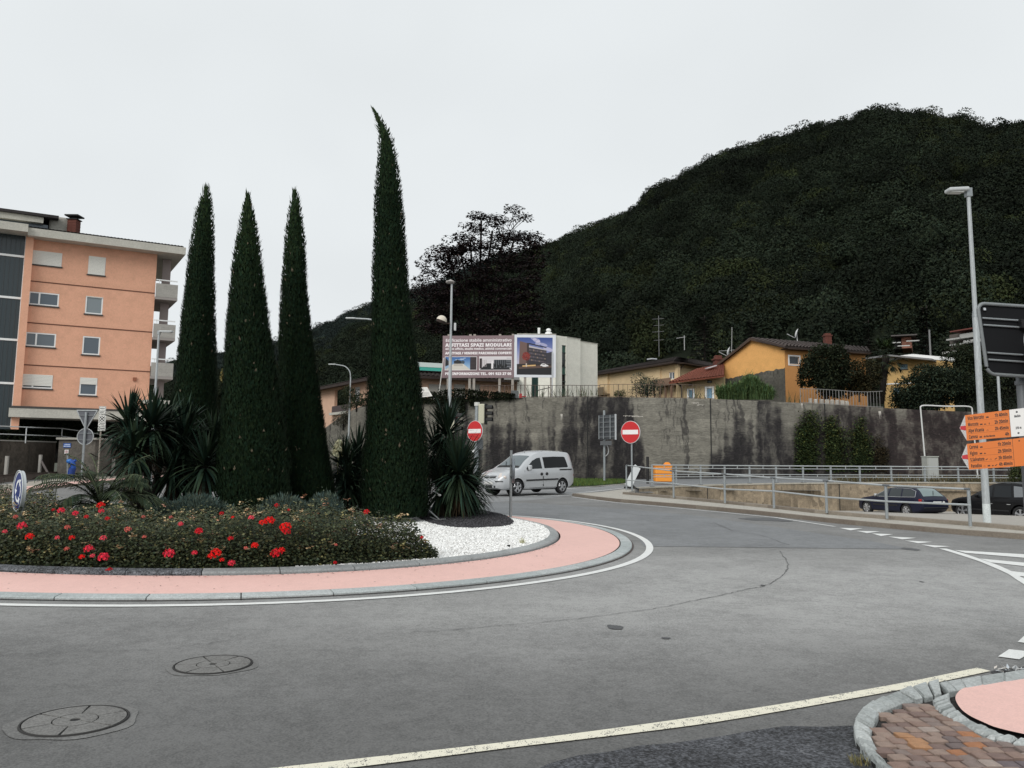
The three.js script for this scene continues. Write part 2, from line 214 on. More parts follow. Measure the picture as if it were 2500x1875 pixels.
struct('lane_marking', [ribbon([g2(1396, 1213.5), g2(1500, 1227), g2(1630, 1238.5), g2(1771, 1252), g2(1893, 1264), g2(2038, 1286)], .09, .008), ribbon([g2(1380, 1206), g2(1440, 1201), g2(1500, 1194.5), g2(1560, 1187)], .12, .009), ribbon([g2(1326, 1212), g2(1396, 1209)], .14, .0095), ribbon([g2(1380, 1193), g2(1430, 1190), g2(1525, 1184.5)], .16, .009)], paint);
for (const [a, b] of [[[630, 812], [725, 815]], [[785, 817], [855, 820]], [[890, 822], [985, 824]]]) struct('dash_marking', ribbon([g2(...vz(...a)), g2(...vz(...b))], .30, .009), paint);

// a kerb stone bent round the ring: a profile [offset, height] swept between two bearings, closed at its ends
function arcStone(a0, a1, prof, dy, n = 4) {
  const v = [], P = (i, k) => { const q = ringPt(lerp(a0, a1, i / n), prof[k][0]); return [q[0], prof[k][1] + (k ? dy : 0), q[1]]; };
  for (let i = 0; i < n; i++) for (let k = 0; k + 1 < prof.length; k++) v.push(...P(i, k), ...P(i, k + 1), ...P(i + 1, k + 1), ...P(i, k), ...P(i + 1, k + 1), ...P(i + 1, k));
  for (const i of [0, n]) for (let k = 1; k + 1 < prof.length; k++) v.push(...P(i, 0), ...P(i, k), ...P(i, k + 1));
  return uvm(tris(v));
}
// ---- roundabout: outer kerb stones, pink apron, inner kerb stones
{
  const base = mesh('roundabout_apron', join([ringLine(.36, 1.96, .012)]), M([.10, .07, .062], .95, { map: concMap })); base.userData.kind = 'structure';
  const apron = (() => { const n = 180, a = ring(.62, n), b = ring(1.755, n), v = [], uv = []; for (let i = 0; i < n; i++) { const j = (i + 1) % n; for (const [q, y] of [[a[i], .042], [b[j], .088], [a[j], .042], [a[i], .042], [b[i], .088], [b[j], .088]]) { v.push(q[0], y, q[1]); uv.push(q[0], -q[1]); } } const g = tris(v); if (g.attributes.normal.getY(0) < 0) { const p = g.attributes.position.array; for (let i = 0; i < p.length; i += 9) for (let k = 0; k < 3; k++) { const t = p[i + 3 + k]; p[i + 3 + k] = p[i + 6 + k]; p[i + 6 + k] = t; } g.computeVertexNormals(); for (let i = 0; i < uv.length; i += 6) for (let k = 0; k < 2; k++) { const t = uv[i + 2 + k]; uv[i + 2 + k] = uv[i + 4 + k]; uv[i + 4 + k] = t; } } g.setAttribute('uv', new THREE.Float32BufferAttribute(uv, 2)); return g; })();
  mesh('pink_paving', apron, pink, base);
  const R = rng(71); let deg = -180;
  while (deg < 179) { const st = Math.min(7.0, 180 - deg), a0 = deg + .05, a1 = deg + st - .05, m = deg + st / 2; mesh('kerb_stone', arcStone(a0, a1, [[.385, -.02], [.387, .028], [.40, .037], [.585, .049], [.598, .04]], R() * .003), kerbMat[Math.floor(R() * 3)], base); deg += st; }
  deg = -180;
  while (deg < 179) { const st = Math.min(8.0, 180 - deg), a0 = deg + .05, a1 = deg + st - .05; mesh('kerb_stone', arcStone(a0, a1, [[1.785, .02], [1.79, .105], [1.81, .128], [1.93, .155], [1.955, .15], [1.96, .1]], R() * .004), (deg > 70 && deg < 176 ? kerbDirtShaded[Math.floor(R() * 3)] : deg > 50 ? kerbInMat[0] : kerbInMat[1 + Math.floor(R() * 2)]), base); deg += st; }
}
struct('planting_bed', sheet(ring(1.94, 120), .125), M([.03, .026, .022], 1, { map: coarseMap }));

// ---- right-hand pavement with its kerb stones and the low back kerb that carries the tube rail
{
  const nose = [[1530, 1193.5], [1470, 1201]].map(([x, y]) => g2(x, y, .11));
  const KO = KERB.map((p, i) => { const a = KERB[Math.max(0, i - 1)], b = KERB[Math.min(KERB.length - 1, i + 1)], dx = b[0] - a[0], dz = b[1] - a[1], l = Math.hypot(dx, dz); return [p[0] + dz / l * .14, p[1] - dx / l * .14]; });
  const pav = mesh('pavement', [slab([...KO, ...BACK.slice().reverse(), [6.1, -41.4], ...nose], -.05, .11, 0)].map(uvm), pavement); pav.userData.kind = 'structure';
  const off = (line, d) => line.map((p, i) => { const a = line[Math.max(0, i - 1)], b = line[Math.min(line.length - 1, i + 1)], dx = b[0] - a[0], dz = b[1] - a[1], l = Math.hypot(dx, dz); return [p[0] + dz / l * d, p[1] - dx / l * d]; });
  const along = (line, d, y0, y1, step, name, mats, seed, bev = .012) => { const R = rng(seed), A = smooth(line, 260), Bq = off(A, d); let acc = 0, s = 0; for (let i = 1; i < A.length; i++) { acc += Math.hypot(A[i][0] - A[i - 1][0], A[i][1] - A[i - 1][1]); if (acc >= step || i === A.length - 1) { mesh(name, stone4(A[s], A[i], Bq[i], Bq[s], y0, y1 + R() * .004, bev), mats[Math.floor(R() * mats.length)], pav); acc = 0; s = i; } } };
  along(KERB, .145, -.03, .112, .95, 'kerb_stone', kerbBrown, 5);
  along(BACK.slice(0, 8), .22, .05, .20, 1.2, 'kerb_stone', [kerbBrown[1], M([.30, .26, .215], .92, { map: concMap })], 6);
  // ramp down to the car park and the concrete wall that holds the road behind it
  const I = off(BACK, .2), n = 40, cols = 9, v = [], uv = [];
  const near = smooth(I, n), far = smooth(RWALL, n), nb = (x) => interp([[5, 0], [6.5, -.25], [9, -.62], [12.5, -1.02], [15, -1.10], [60, -1.15]], x);
  const P = (i, j) => { const a = near[i], b = far[i], t = j / cols; return [lerp(a[0], b[0], t), lerp(.13, nb(b[0]), Math.pow(t, .92)), lerp(a[1], b[1], t)]; };
  for (let i = 0; i < n; i++) for (let j = 0; j < cols; j++) for (const q of [P(i, j), P(i + 1, j), P(i + 1, j + 1), P(i, j), P(i + 1, j + 1), P(i, j + 1)]) { v.push(...q); uv.push(q[0], -q[2]); }
  const g = tris(v); g.setAttribute('uv', new THREE.Float32BufferAttribute(uv, 2)); struct('car_park', g, M([.42, .40, .37], .92, { map: paveMap }));
}
const WALLMAP2 = (() => { const n1 = tnoise(1024, 91, 6), n2 = tnoise(1024, 92, 40), n3 = tnoise(1024, 93, 200), n4 = tnoise(1024, 94, 16); return texData(1024, 1024, (i, j) => { const streak = n4(i, 7) * .5 + n2(i, 300) * .3; let v = 1 + .16 * n1(i, j) + .1 * n2(i, j) + .1 * n3(i, j) + .14 * streak; const st = n1(i, j) * .8 + n2(i, j * .4) * .6; if (st > .66) v *= .8; return [208 * v, 196 * v, 178 * v]; }, 1 / 6); })();
{
  const parts = [], cop = [], seams = [];
  const L = smooth(RWALL, 60), nb = (x) => interp([[5, -.1], [6.5, -.5], [9, -.9], [12.5, -1.2], [60, -1.4]], x);
  const quadStrip = (A, y0, y1, d) => { const v = []; for (let i = 0; i + 1 < A.length; i++) { const a = A[i], b = A[i + 1]; const q = [[a[0], y0(a[0]), a[1]], [b[0], y0(b[0]), b[1]], [b[0], y1(b[0]), b[1]], [a[0], y1(a[0]), a[1]]]; v.push(...q[0], ...q[1], ...q[2], ...q[0], ...q[2], ...q[3]); const dx = b[0] - a[0], dz = b[1] - a[1], l = Math.hypot(dx, dz), ox = dz / l * d, oz = -dx / l * d; const t = [q[3], q[2], [q[2][0] + ox, q[2][1], q[2][2] + oz], [q[3][0] + ox, q[3][1], q[3][2] + oz]]; v.push(...t[0], ...t[1], ...t[2], ...t[0], ...t[2], ...t[3]); } return uvm(tris(v)); };
  const w = struct('ramp_wall', quadStrip(L, nb, (x) => rwTop(x) - .0, .35), M([.43, .395, .345], .93, { map: WALLMAP2 }));
  mesh('coping', quadStrip(L.map(([x, z]) => [x, z + .04]), (x) => rwTop(x) + .003, (x) => rwTop(x) + .07, .36), M([.46, .43, .37], .9, { map: concMap }), w);
  for (const px of [1726, 2046, 2235]) { const k = L.reduce((b, p) => { const d = D(px, 1200, 45); const e = Math.abs(p[0] / -p[1] - d.x / -d.z); return e < b[0] ? [e, p] : b; }, [9, null])[1]; mesh('joint', box(.035, rwTop(k[0]) - nb(k[0]) - .02, .02, k[0], (rwTop(k[0]) + nb(k[0])) / 2, k[1] + .012), dark, w); }
  struct('upper_road', (() => { const v = [], uv = []; const q = L.filter((p) => p[0] > 5.6); for (let i = 0; i + 1 < q.length; i++) { const a = q[i], b = q[i + 1], A = [a[0], rwTop(a[0]) + .004, a[1] - .3], Bq = [b[0], rwTop(b[0]) + .004, b[1] - .3], Cq = [b[0] * 1.32, rwTop(b[0]) + .02, -62], Dq = [a[0] * 1.32, rwTop(a[0]) + .02, -62]; for (const t of [A, Bq, Cq, A, Cq, Dq]) { v.push(...t); uv.push(t[0], -t[2]); } } const g = tris(v); g.setAttribute('uv', new THREE.Float32BufferAttribute(uv, 2)); return g; })(), roadDark);
}
// ================================================================ the planted island of the roundabout
const leafM = (r, g, b, o = {}) => new THREE.MeshPhysicalMaterial({ color: lin(r, g, b), roughness: .75, specularIntensity: .22, side: THREE.DoubleSide, vertexColors: true, ...o });
// many small leaf faces: each entry one pointed blade (two triangles folded along the midrib)
class Leaves {
  constructor(seed) { this.v = []; this.c = []; this.r = rng(seed); }
  blade(p, d, n, len, wid, col) { // p root, d unit direction, n roughly the upper side
    const s = d.clone().cross(n).normalize(), u = s.clone().cross(d).normalize(); const a = p, t = p.clone().addScaledVector(d, len), m = p.clone().addScaledVector(d, len * .45).addScaledVector(u, -wid * .18), l = m.clone().addScaledVector(s, wid / 2).addScaledVector(u, wid * .25), q = m.clone().addScaledVector(s, -wid / 2).addScaledVector(u, wid * .25);
    for (const w of [a, l, t, a, t, q]) { this.v.push(w.x, w.y, w.z); this.c.push(...col); }
  }
  sword(p, dir, len, wid, droop, col, seg = 4) { // a long stiff leaf bending down by its own weight
    const side = dir.clone().cross(V(0, 1, 0)); if (side.lengthSq() < 1e-4) side.set(1, 0, 0); side.normalize(); let q = p.clone(), d = dir.clone(), L = null, R = null;
    for (let i = 0; i <= seg; i++) { const t = i / seg, w = wid * (t < .25 ? .6 + 1.6 * t : 1.0 * (1 - Math.pow((t - .25) / .75, 2.2))) / 2; const l = q.clone().addScaledVector(side, w), r = q.clone().addScaledVector(side, -w); if (L) { for (const z of (i === seg ? [L, q, R] : [L, l, r, L, r, R])) { this.v.push(z.x, z.y, z.z); this.c.push(...col); } } L = l; R = r; d.y -= droop / seg * (.4 + t); d.normalize(); q = q.clone().addScaledVector(d, len / seg); }
  }
  geo() { return tris(this.v, this.c); }
}
const vary = (r, base, a) => { const k = 1 + (r() - .5) * a, w = 1 + (r() - .5) * a * .4; return [base[0] * k * w, base[1] * k, base[2] * k / w]; };
const BARK = M([.055, .042, .032], .95, { map: coarseMap });

// ---- cypresses: a column of upswept sprays on a trunk
const GY = .14;
function cypress(px, py0, depth, table, seed, label, lean) {
  const base = D(px, py0, depth); base.y = GY;
  const t = thing('cypress', base, label, 'tree', 'cypresses on the roundabout');
  const k = depth / F, prof = table.map(([y, a, b]) => { const l = D(a, y, depth), r = D(b, y, depth); return [l.y, (l.x + r.x) / 2, Math.max(.02, (r.x - l.x) / 2)]; }).sort((a, b) => a[0] - b[0]);
  const cx = (y) => interp(prof.map((q) => [q[0], q[1]]), y), rad = (y) => interp(prof.map((q) => [q[0], q[2]]), y);
  const top = prof[prof.length - 1][0], y0 = Math.max(GY + .1, prof[0][0]);
  const L = new Leaves(seed), r = L.r;
  const bump = (y, a) => 1 + .10 * fbm(Math.cos(a) * 1.3, y * 1.1, seed + Math.sin(a) * 1.3, 3) + .09 * fbm(Math.cos(a) * 4, y * 2.2, seed + Math.sin(a) * 4, 2) + .07 * Math.sin(a * 5 + y * 2.3 + seed) * fbm(y * .8, a, seed + 3, 2);
  const N = 70000;
  for (let i = 0; i < N; i++) {
    const y = y0 + (top - y0) * (1 - Math.sqrt(r())), R0 = rad(y); if (r() > .35 + R0) continue;
    const a = r() * 2 * Math.PI, rr = R0 * bump(y, a) * (.80 + .27 * Math.pow(r(), .8)), p = V(cx(y) + rr * Math.cos(a), y, base.z + rr * Math.sin(a));
    const out = V(Math.cos(a), 0, Math.sin(a)), d = out.clone().multiplyScalar(.15 + .75 * r() * r()).add(V((r() - .5) * .3, 1, (r() - .5) * .3)).normalize();
    const dead = r() < .004, tip = sstep(top - 2.6, top, y) * .35;
    L.blade(p, d, out, .045 + .085 * r(), .024 + .032 * r(), dead ? [.16, .13, .09] : vary(r, [.0095 + tip * .03, .0205 + tip * .05, .0088 + tip * .015], .9));
  }
  for (let i = 0; i < 160; i++) { const y = top - r() * .55, a = r() * 6.28, R0 = rad(y) * r(); L.blade(V(cx(y) + R0 * Math.cos(a), y, base.z + R0 * Math.sin(a)), V((r() - .5) * .5 + (lean || 0), 1, (r() - .5) * .5).normalize(), V(Math.cos(a), 0, Math.sin(a)), .14 + .16 * r(), .03, vary(r, [.03, .05, .02], .6)); }
  const core = []; for (let i = 0; i <= 22; i++) { const y = lerp(y0, top - .25, i / 22); core.push([y, cx(y), rad(y) * .76]); }
  const cv = [], cc = []; for (let i = 0; i < 22; i++) for (let j = 0; j < 14; j++) { const P = (q, m) => { const a = m / 14 * 6.2832, b = q[2] * bump(q[0], a); return [q[1] + b * Math.cos(a), q[0], base.z + b * Math.sin(a)]; }; const A = core[i], B = core[i + 1]; for (const w of [P(A, j), P(B, j), P(B, j + 1), P(A, j), P(B, j + 1), P(A, j + 1)]) { cv.push(...w); cc.push(.0095, .0205, .0088); } }
  meshW('trunk', cyl(.16, .12, 1.2, base.x, GY - .05, base.z, 10), BARK, t);
  meshW('crown', join([L.geo(), tris(cv, cc)]), leafM(1, 1, 1), t);
  return t;
}
cypress(475, 1225, 22.4, [[464, 498, 508], [480, 492, 515], [520, 480, 519], [600, 467, 520], [700, 456, 521], [800, 445, 521], [900, 437, 523], [1000, 428, 525], [1100, 424, 530], [1200, 426, 532]], 101, 'leftmost cypress, tall and slim, beside the pink apartment block');
cypress(615, 1290, 17.6, [[488, 602, 607], [505, 596, 612], [540, 588, 622], [600, 578, 631], [700, 566, 641], [800, 557, 652], [900, 552, 668], [1000, 547, 683], [1100, 540, 696], [1200, 535, 702], [1250, 545, 700]], 202, 'second cypress from the left, the broad cone rising from grey-green mounds');
cypress(752, 1265, 19.6, [[477, 716, 722], [500, 708, 732], [540, 702, 737], [600, 697, 743], [700, 690, 746], [800, 685, 756], [900, 684, 769], [1000, 685, 781], [1100, 689, 795], [1200, 695, 812], [1250, 700, 815]], 303, 'third cypress from the left, narrow, touching the broad cone');
cypress(960, 1274, 19.6, [[276, 917, 921], [290, 921, 930], [310, 924, 942], [340, 926, 958], [370, 924, 965], [450, 919, 976], [520, 916, 983], [600, 914, 989], [700, 912, 995], [800, 910, 1003], [900, 906, 1019], [1000, 900, 1030], [1100, 893, 1040], [1200, 885, 1043], [1240, 888, 1043], [1262, 896, 1036], [1278, 918, 1012]], 404, 'tallest cypress with a bent tip, rightmost of the four on the island', -.7);

// ---- yuccas: rosettes of sword leaves on bare trunks
function yucca(label, base, heads, seed, flower) {
  const t = thing('yucca', base, label, 'yucca');
  const L = new Leaves(seed), r = L.r, tr = [], skirt = new Leaves(seed + 1);
  for (let [px, py, z, R, n] of heads) {
    const c = D(px, py, z); tr.push(tube([V(base.x + (c.x - base.x) * .25, GY - .05, base.z + (c.z - base.z) * .3), V(lerp(base.x, c.x, .7), lerp(GY, c.y, .5), lerp(base.z, c.z, .7)), c.clone().add(V(0, -.03, 0))], .075, 10, 8));
    n = Math.round(n * 1.5); for (let i = 0; i < n; i++) { const a = i * 2.39996 + r() * .5, f = (i + .5) / n, el = lerp(1.45, -.75, Math.pow(f, .85)) + (r() - .5) * .3; const d = V(Math.cos(a) * Math.cos(el), Math.sin(el), Math.sin(a) * Math.cos(el)); L.sword(c.clone().add(V(0, (.5 - f) * .16, 0)).addScaledVector(d, .05), d, R * (.85 + .35 * r()), .056 + .018 * r(), .45 + .75 * f, vary(r, [.022, .040, .024], .9)); }
    for (let i = 0; i < n * .5; i++) { const a = r() * 6.28, d = V(Math.cos(a) * .5, -1, Math.sin(a) * .5).normalize(); skirt.sword(c.clone().add(V(0, -.12 - .3 * r(), 0)).addScaledVector(d, .05), d, R * (.5 + .3 * r()), .04, .2, vary(r, [.06, .045, .028], .6), 3); }
  }
  meshW('trunk', tr, BARK, t); const fo = meshW('foliage', L.geo(), leafM(1, 1, 1, { roughness: .62 }), t); fo.userData.kind = 'stuff'; if (skirt.v.length) meshW('dead_leaves', skirt.geo(), leafM(1, 1, 1), t).userData.kind = 'stuff';
  if (flower) { const [x0, y0, y1, z] = flower, B = new Leaves(seed + 5), a = D(x0, y1, z), b = D(x0 + 6, y0, z); for (let i = 0; i < 330; i++) { const q = Math.pow(B.r(), .8), p = a.clone().lerp(b, q), an = B.r() * 6.28, o = V(Math.cos(an), -.5 - B.r(), Math.sin(an)).normalize(); B.blade(p.clone().addScaledVector(V(Math.cos(an), 0, Math.sin(an)), (1 - q * .75) * .16 * B.r()), o, V(0, 1, 0), .085, .06, vary(B.r, [.72, .69, .46], .25)); } const s = meshW('flower_spike', [bar(D(x0 + 2, y1 + 45, z), b, .015, 6)], M([.25, .25, .12]), t); meshW('blossoms', B.geo(), leafM(1, 1, 1), s).userData.kind = 'stuff'; }
  return t;
}
yucca('many-headed yucca in front of the leftmost cypress, taller of the two', V(-7.55, GY, -17.4), [[370, 1048, 17.3, .74, 120], [314, 1046, 17.6, .72, 100], [326, 1108, 16.9, .70, 95], [404, 1046, 18.1, .68, 80]], 11);
yucca('dark shaded yucca between the many-headed one and the broad cypress', V(-6.9, GY, -18.4), [[448, 1090, 18.2, .80, 110], [448, 1050, 18.8, .72, 90], [520, 1085, 19, .70, 80], [500, 1140, 17.6, .78, 90], [420, 1150, 17.9, .74, 90], [335, 1170, 18.2, .7, 70]], 12);
yucca('low yucca with a cream flower spike between the two right cypresses', V(-4.35, GY, -21.4), [[838, 1145, 21.3, .80, 100], [872, 1128, 21.9, .86, 100], [850, 1190, 21.0, .74, 90], [880, 1170, 21.4, .7, 80]], 13, [822, 1072, 1112, 21.1]);
yucca('two-headed yucca on black gravel, right of the tallest cypress', V(-1.35, GY, -20.9), [[1092, 1066, 21.3, .92, 135], [1118, 1162, 20.5, 1.06, 170], [1066, 1110, 21.6, .86, 90], [1080, 1195, 20.6, .84, 100], [1136, 1190, 21.2, .9, 100]], 14);
yucca('low dark yucca tuft at the foot of the two-headed one, nearest the road', V(-.95, GY, -21.8), [[1150, 1205, 21.7, .66, 90]], 15);

// ---- feather palm with arching fronds
{
  const base = V(-7.5, GY, -14.6), t = thing('feather_palm', base, 'low feather palm with arching fronds in the rose bed, left of the yuccas', 'palm'), L = new Leaves(21), r = L.r, st = [], c = D(246, 1240, 14.5);
  meshW('trunk', cyl(.1, .08, Math.max(.2, c.y - GY), c.x, GY, c.z, 8), BARK, t);
  for (let i = 0; i < 44; i++) {
    const a = i * 2.4 + r() * .3, el = .35 + .95 * r(), d = V(Math.cos(a) * Math.cos(el), Math.sin(el), Math.sin(a) * Math.cos(el)); let p = c.clone(); const len = .9 + .45 * r(), S = 11, pts = [p.clone()];
    for (let s = 0; s < S; s++) { p = p.clone().addScaledVector(d, len / S); d.y -= .15; d.normalize(); pts.push(p.clone()); const side = d.clone().cross(V(0, 1, 0)).normalize(), k = .13 + .17 * Math.sin(Math.PI * (s + 1.5) / (S + 2)); if (s > 0) for (const q of [1, -1]) for (let m = 0; m < 3; m++) L.sword(p.clone().addScaledVector(d, -len / S * m / 3), side.clone().multiplyScalar(q * .8).addScaledVector(d, .75).add(V(0, .05 - .2 * r(), 0)).normalize(), k * (.85 + .4 * r()), .021, .75, vary(r, [.036, .052, .028], .8), 3); }
    st.push(tube(pts, .008, 8, 4));
  }
  meshW('frond_stalks', st, M([.10, .12, .06]), t).userData.kind = 'stuff'; meshW('fronds', L.geo(), leafM(1, 1, 1), t).userData.kind = 'stuff';
}

// ---- grey-green cushion shrubs
function cushion(px, py, z, rx, rh, rz, seed, label) {
  const c = D(px, py, z); c.y = GY; const t = thing('cushion_shrub', c, label, 'shrub', 'grey-green cushion shrubs'), L = new Leaves(seed), r = L.r, n = Math.round(9500 * rx * rz + 1200);
  for (let i = 0; i < n; i++) { const a = r() * 6.2832, e = Math.asin(r()), b = 1 + .16 * fbm(Math.cos(a) * 2.4, e * 3, seed, 3) + .07 * fbm(Math.cos(a) * 7, Math.sin(a) * 7 + e * 6, seed, 2), q = (.82 + .2 * r()) * b, o = V(Math.cos(a) * Math.cos(e), Math.sin(e), Math.sin(a) * Math.cos(e)), p = V(o.x * rx * q, o.y * rh * q, o.z * rz * q); const d = o.clone().add(V((r() - .5) * .9, .6 * r(), (r() - .5) * .9)).normalize(); L.blade(p, d, V(r() - .5, 1, r() - .5), .05 + .05 * r(), .014 + .008 * r(), vary(r, [.07, .098, .08], .8)); }
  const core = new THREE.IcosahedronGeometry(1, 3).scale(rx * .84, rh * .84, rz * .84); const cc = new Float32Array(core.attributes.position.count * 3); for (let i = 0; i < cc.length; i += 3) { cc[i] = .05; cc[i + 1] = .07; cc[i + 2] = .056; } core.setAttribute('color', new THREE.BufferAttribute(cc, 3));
  mesh('foliage', join([L.geo(), core]), leafM(1, 1, 1, { roughness: .9 }), t).userData.kind = 'stuff';
}
cushion(478, 1290, 15.0, .78, .74, .75, 31, 'wide grey-green cushion shrub at the foot of the leftmost cypress');
cushion(548, 1290, 14.2, .45, .40, .5, 34, 'low grey-green cushion shrub overlapping the front of the wide one');
cushion(690, 1290, 14.6, .62, .74, .7, 32, 'grey-green cushion shrub in front of the broad and narrow cypresses');
cushion(790, 1290, 15.2, .50, .78, .6, 35, 'grey-green cushion shrub nearest the tallest cypress');
cushion(388, 1265, 16.4, .34, .62, .35, 33, 'small dark grey-green cushion shrub under the many-headed yucca');
cushion(192, 1300, 13.6, .42, .55, .42, 36, 'small grey-green cushion shrub under the feather palm');

// ---- rose bed
const bedTop = (x, z) => {
  const [a, off] = polar(x, z), r = rw(a) + off; if (a < 45 || a > 176) return 0;
  const inner = interp([[44, 5.2], [60, 4.6], [75, 4.0], [100, 3.8], [130, 3.6], [150, 3.3], [176, 3.5]], a), outer = rw(a) - 2.03 - .06 + .18 * fbm(x * 2.2, z * 2.2, 3, 2);
  const e = Math.min(sstep(inner - .25, inner + .3, r), Math.pow(sstep(outer + .03, outer - .5, r), .45) * (1 - .3 * sstep(outer - 1.0, outer - 2.6, r)), sstep(45.5, 54, a), sstep(176, 168, a)); if (e <= 0) return 0;
  const h = interp([[44, .46], [56, .66], [70, .70], [85, .64], [100, .62], [115, .66], [130, .78], [150, .98], [176, 1.0]], a);
  return e * (h + .34 * fbm(x * 1.5, z * 1.5, 8, 3) + .36 * fbm(x * 3.6, z * 3.6, 2, 2));
};
{
  const ctr = V(C0[0] - .6, GY, C0[1] + 4.8), t = thing('rose_bed', ctr, 'wide bed of low red rose bushes along the front of the roundabout', 'rose bushes');
  const L = new Leaves(41), r = L.r, Y = new Leaves(42), st = [];
  const hit = (px, py) => { const d = ray(px, py); for (let s = 9; s < 20; s += .02) { const q = s / -d.z, p = V(d.x * q, EYE + d.y * q, d.z * q), [pa, po] = polar(p.x, p.z), ex = p.x - C0[0], ez = p.z - C0[1], er = Math.hypot(ex, ez), h = po < -1.93 ? Math.max(bedTop(p.x, p.z), bedTop(C0[0] + ex * (1 - .36 / er), C0[1] + ez * (1 - .36 / er))) : 0; if (h > .08 && p.y < GY + h) return p; } return null; };
  let n = 0;
  for (let i = 0; i < 400000 && n < 105000; i++) {
    const x = lerp(-13.6, -.4, r()), z = lerp(-20.5, -10.6, r()), h = bedTop(x, z); if (h < .1) continue; n++;
    const y = GY + h * (1 - .95 * Math.pow(r(), 1.5)) + (r() < .09 ? .22 * r() * r() : 0), a = r() * 6.28, d = V(Math.cos(a), (r() - .45) * 1.1, Math.sin(a)).normalize();
    L.blade(V(x, y, z), d, V((r() - .5) * 1.2, 1, (r() - .5) * 1.2), .028 + .028 * r(), .020 + .016 * r(), vary(r, r() < .22 ? [.14, .14, .06] : [.046, .056, .026], .9));
  }
  for (let i = 0; i < 48000; i++) { const a = lerp(45, 174, r()) * Math.PI / 180, q = rw(a * 180 / Math.PI) - 2.03 - .30 * Math.pow(r(), 1.3) + .07 * (r() - .5), q2 = q - .34, h = bedTop(C0[0] + q2 * Math.cos(a), C0[1] + q2 * Math.sin(a)); if (h < .1) continue; const x = C0[0] + q * Math.cos(a), z = C0[1] + q * Math.sin(a), y = GY + h * (.02 + .95 * r()), b = r() * 6.28; L.blade(V(x, y, z), V(Math.cos(b), (r() - .6) * 1.2, Math.sin(b)).normalize(), V((r() - .5) + Math.cos(a), .7, (r() - .5) + Math.sin(a)), .028 + .028 * r(), .020 + .016 * r(), vary(r, r() < .1 ? [.11, .115, .05] : [.036, .046, .021], .9)); }
  for (let i = 0; i < 260; i++) { const x = lerp(-13.4, -.6, r()), z = lerp(-20, -10.8, r()), h = bedTop(x, z); if (h < .2) continue; st.push(bar(V(x, GY, z), V(x + (r() - .5) * .3, GY + h * (.9 + .3 * r()), z + (r() - .5) * .3), .006, 4)); }
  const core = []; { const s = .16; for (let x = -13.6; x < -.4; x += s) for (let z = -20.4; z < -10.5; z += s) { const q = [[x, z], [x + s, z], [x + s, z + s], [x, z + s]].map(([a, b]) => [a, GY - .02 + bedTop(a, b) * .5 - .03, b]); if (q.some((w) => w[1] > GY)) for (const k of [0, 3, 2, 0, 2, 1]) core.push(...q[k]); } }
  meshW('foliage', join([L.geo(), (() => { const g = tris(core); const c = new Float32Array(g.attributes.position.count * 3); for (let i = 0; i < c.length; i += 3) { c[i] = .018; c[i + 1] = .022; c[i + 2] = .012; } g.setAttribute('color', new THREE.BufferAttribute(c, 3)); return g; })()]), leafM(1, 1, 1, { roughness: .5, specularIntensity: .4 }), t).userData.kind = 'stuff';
  meshW('stems', st, M([.05, .06, .03]), t).userData.kind = 'stuff';
  for (let i = 0; i < 60000 && Y.v.length < 2100 * 6 * 18; i++) { const x = lerp(-13.4, -.6, Y.r()), z = lerp(-20, -10.8, Y.r()), h = bedTop(x, z); if (h < .25 || fbm(x * 1.1, z * 1.1, 6, 2) < -.12) continue; const fr = Y.r() < .6, fa = lerp(46, 172, Y.r()) * Math.PI / 180, fq = rw(fa * 180 / Math.PI) - 2.05 - .55 * Y.r(), fh = bedTop(C0[0] + (fq - .2) * Math.cos(fa), C0[1] + (fq - .2) * Math.sin(fa)); const o = fr ? V(C0[0] + (fq + .03) * Math.cos(fa), GY + fh * (.3 + .75 * Y.r()), C0[1] + (fq + .03) * Math.sin(fa)) : V(x, GY + h * (.82 + .3 * Y.r()), z), m = 3 + Math.floor(Y.r() * 7), col = Y.r() < .5 ? [.52, .40, .24] : Y.r() < .5 ? [.48, .27, .18] : [.38, .34, .16]; for (let k = 0; k < m; k++) { const c = o.clone().add(V((Y.r() - .5) * .10, (Y.r() - .5) * .05, (Y.r() - .5) * .10)); for (let j = 0; j < 3; j++) { const a = Y.r() * 6.28; Y.blade(c, V(Math.cos(a), .3 + .6 * Y.r(), Math.sin(a)).normalize(), V(0, 1, 0), .032, .028, vary(Y.r, col, .5)); } } }
  meshW('faded_blossoms', Y.geo(), leafM(1, 1, 1), t).userData.kind = 'stuff';
  // flower heads: tight clusters of cupped florets, built once in five forms
  const forms = [0, 1, 2, 3, 4].map((k) => { const B = new Leaves(300 + k), m = 15; for (let i = 0; i < m; i++) { const f = (i + .5) / m, e = Math.acos(1 - 1.35 * f), a = i * 2.4, o = V(Math.sin(e) * Math.cos(a), Math.cos(e), Math.sin(e) * Math.sin(a)), c = o.clone().multiply(V(.8, .62, .8)).multiplyScalar(.8 + .2 * B.r()); for (let ringk = 0; ringk < 2; ringk++) for (let j = 0; j < 5; j++) { const b = j * 1.257 + ringk * .6, s = o.clone().cross(V(.3, .2, 1)).normalize(), u = s.clone().cross(o); const d = s.multiplyScalar(Math.cos(b)).addScaledVector(u, Math.sin(b)).addScaledVector(o, ringk ? 1.1 : .25).normalize(); B.blade(c, d, o, .34 - .06 * ringk, .30, vary(B.r, [1, 1, 1], .55)); } } return B.geo(); });
  const red = [[.78, .022, .020], [.74, .045, .085], [.60, .02, .03], [.78, .10, .14], [.62, .16, .13]].map((c) => leafM(...c, { roughness: .6 }));
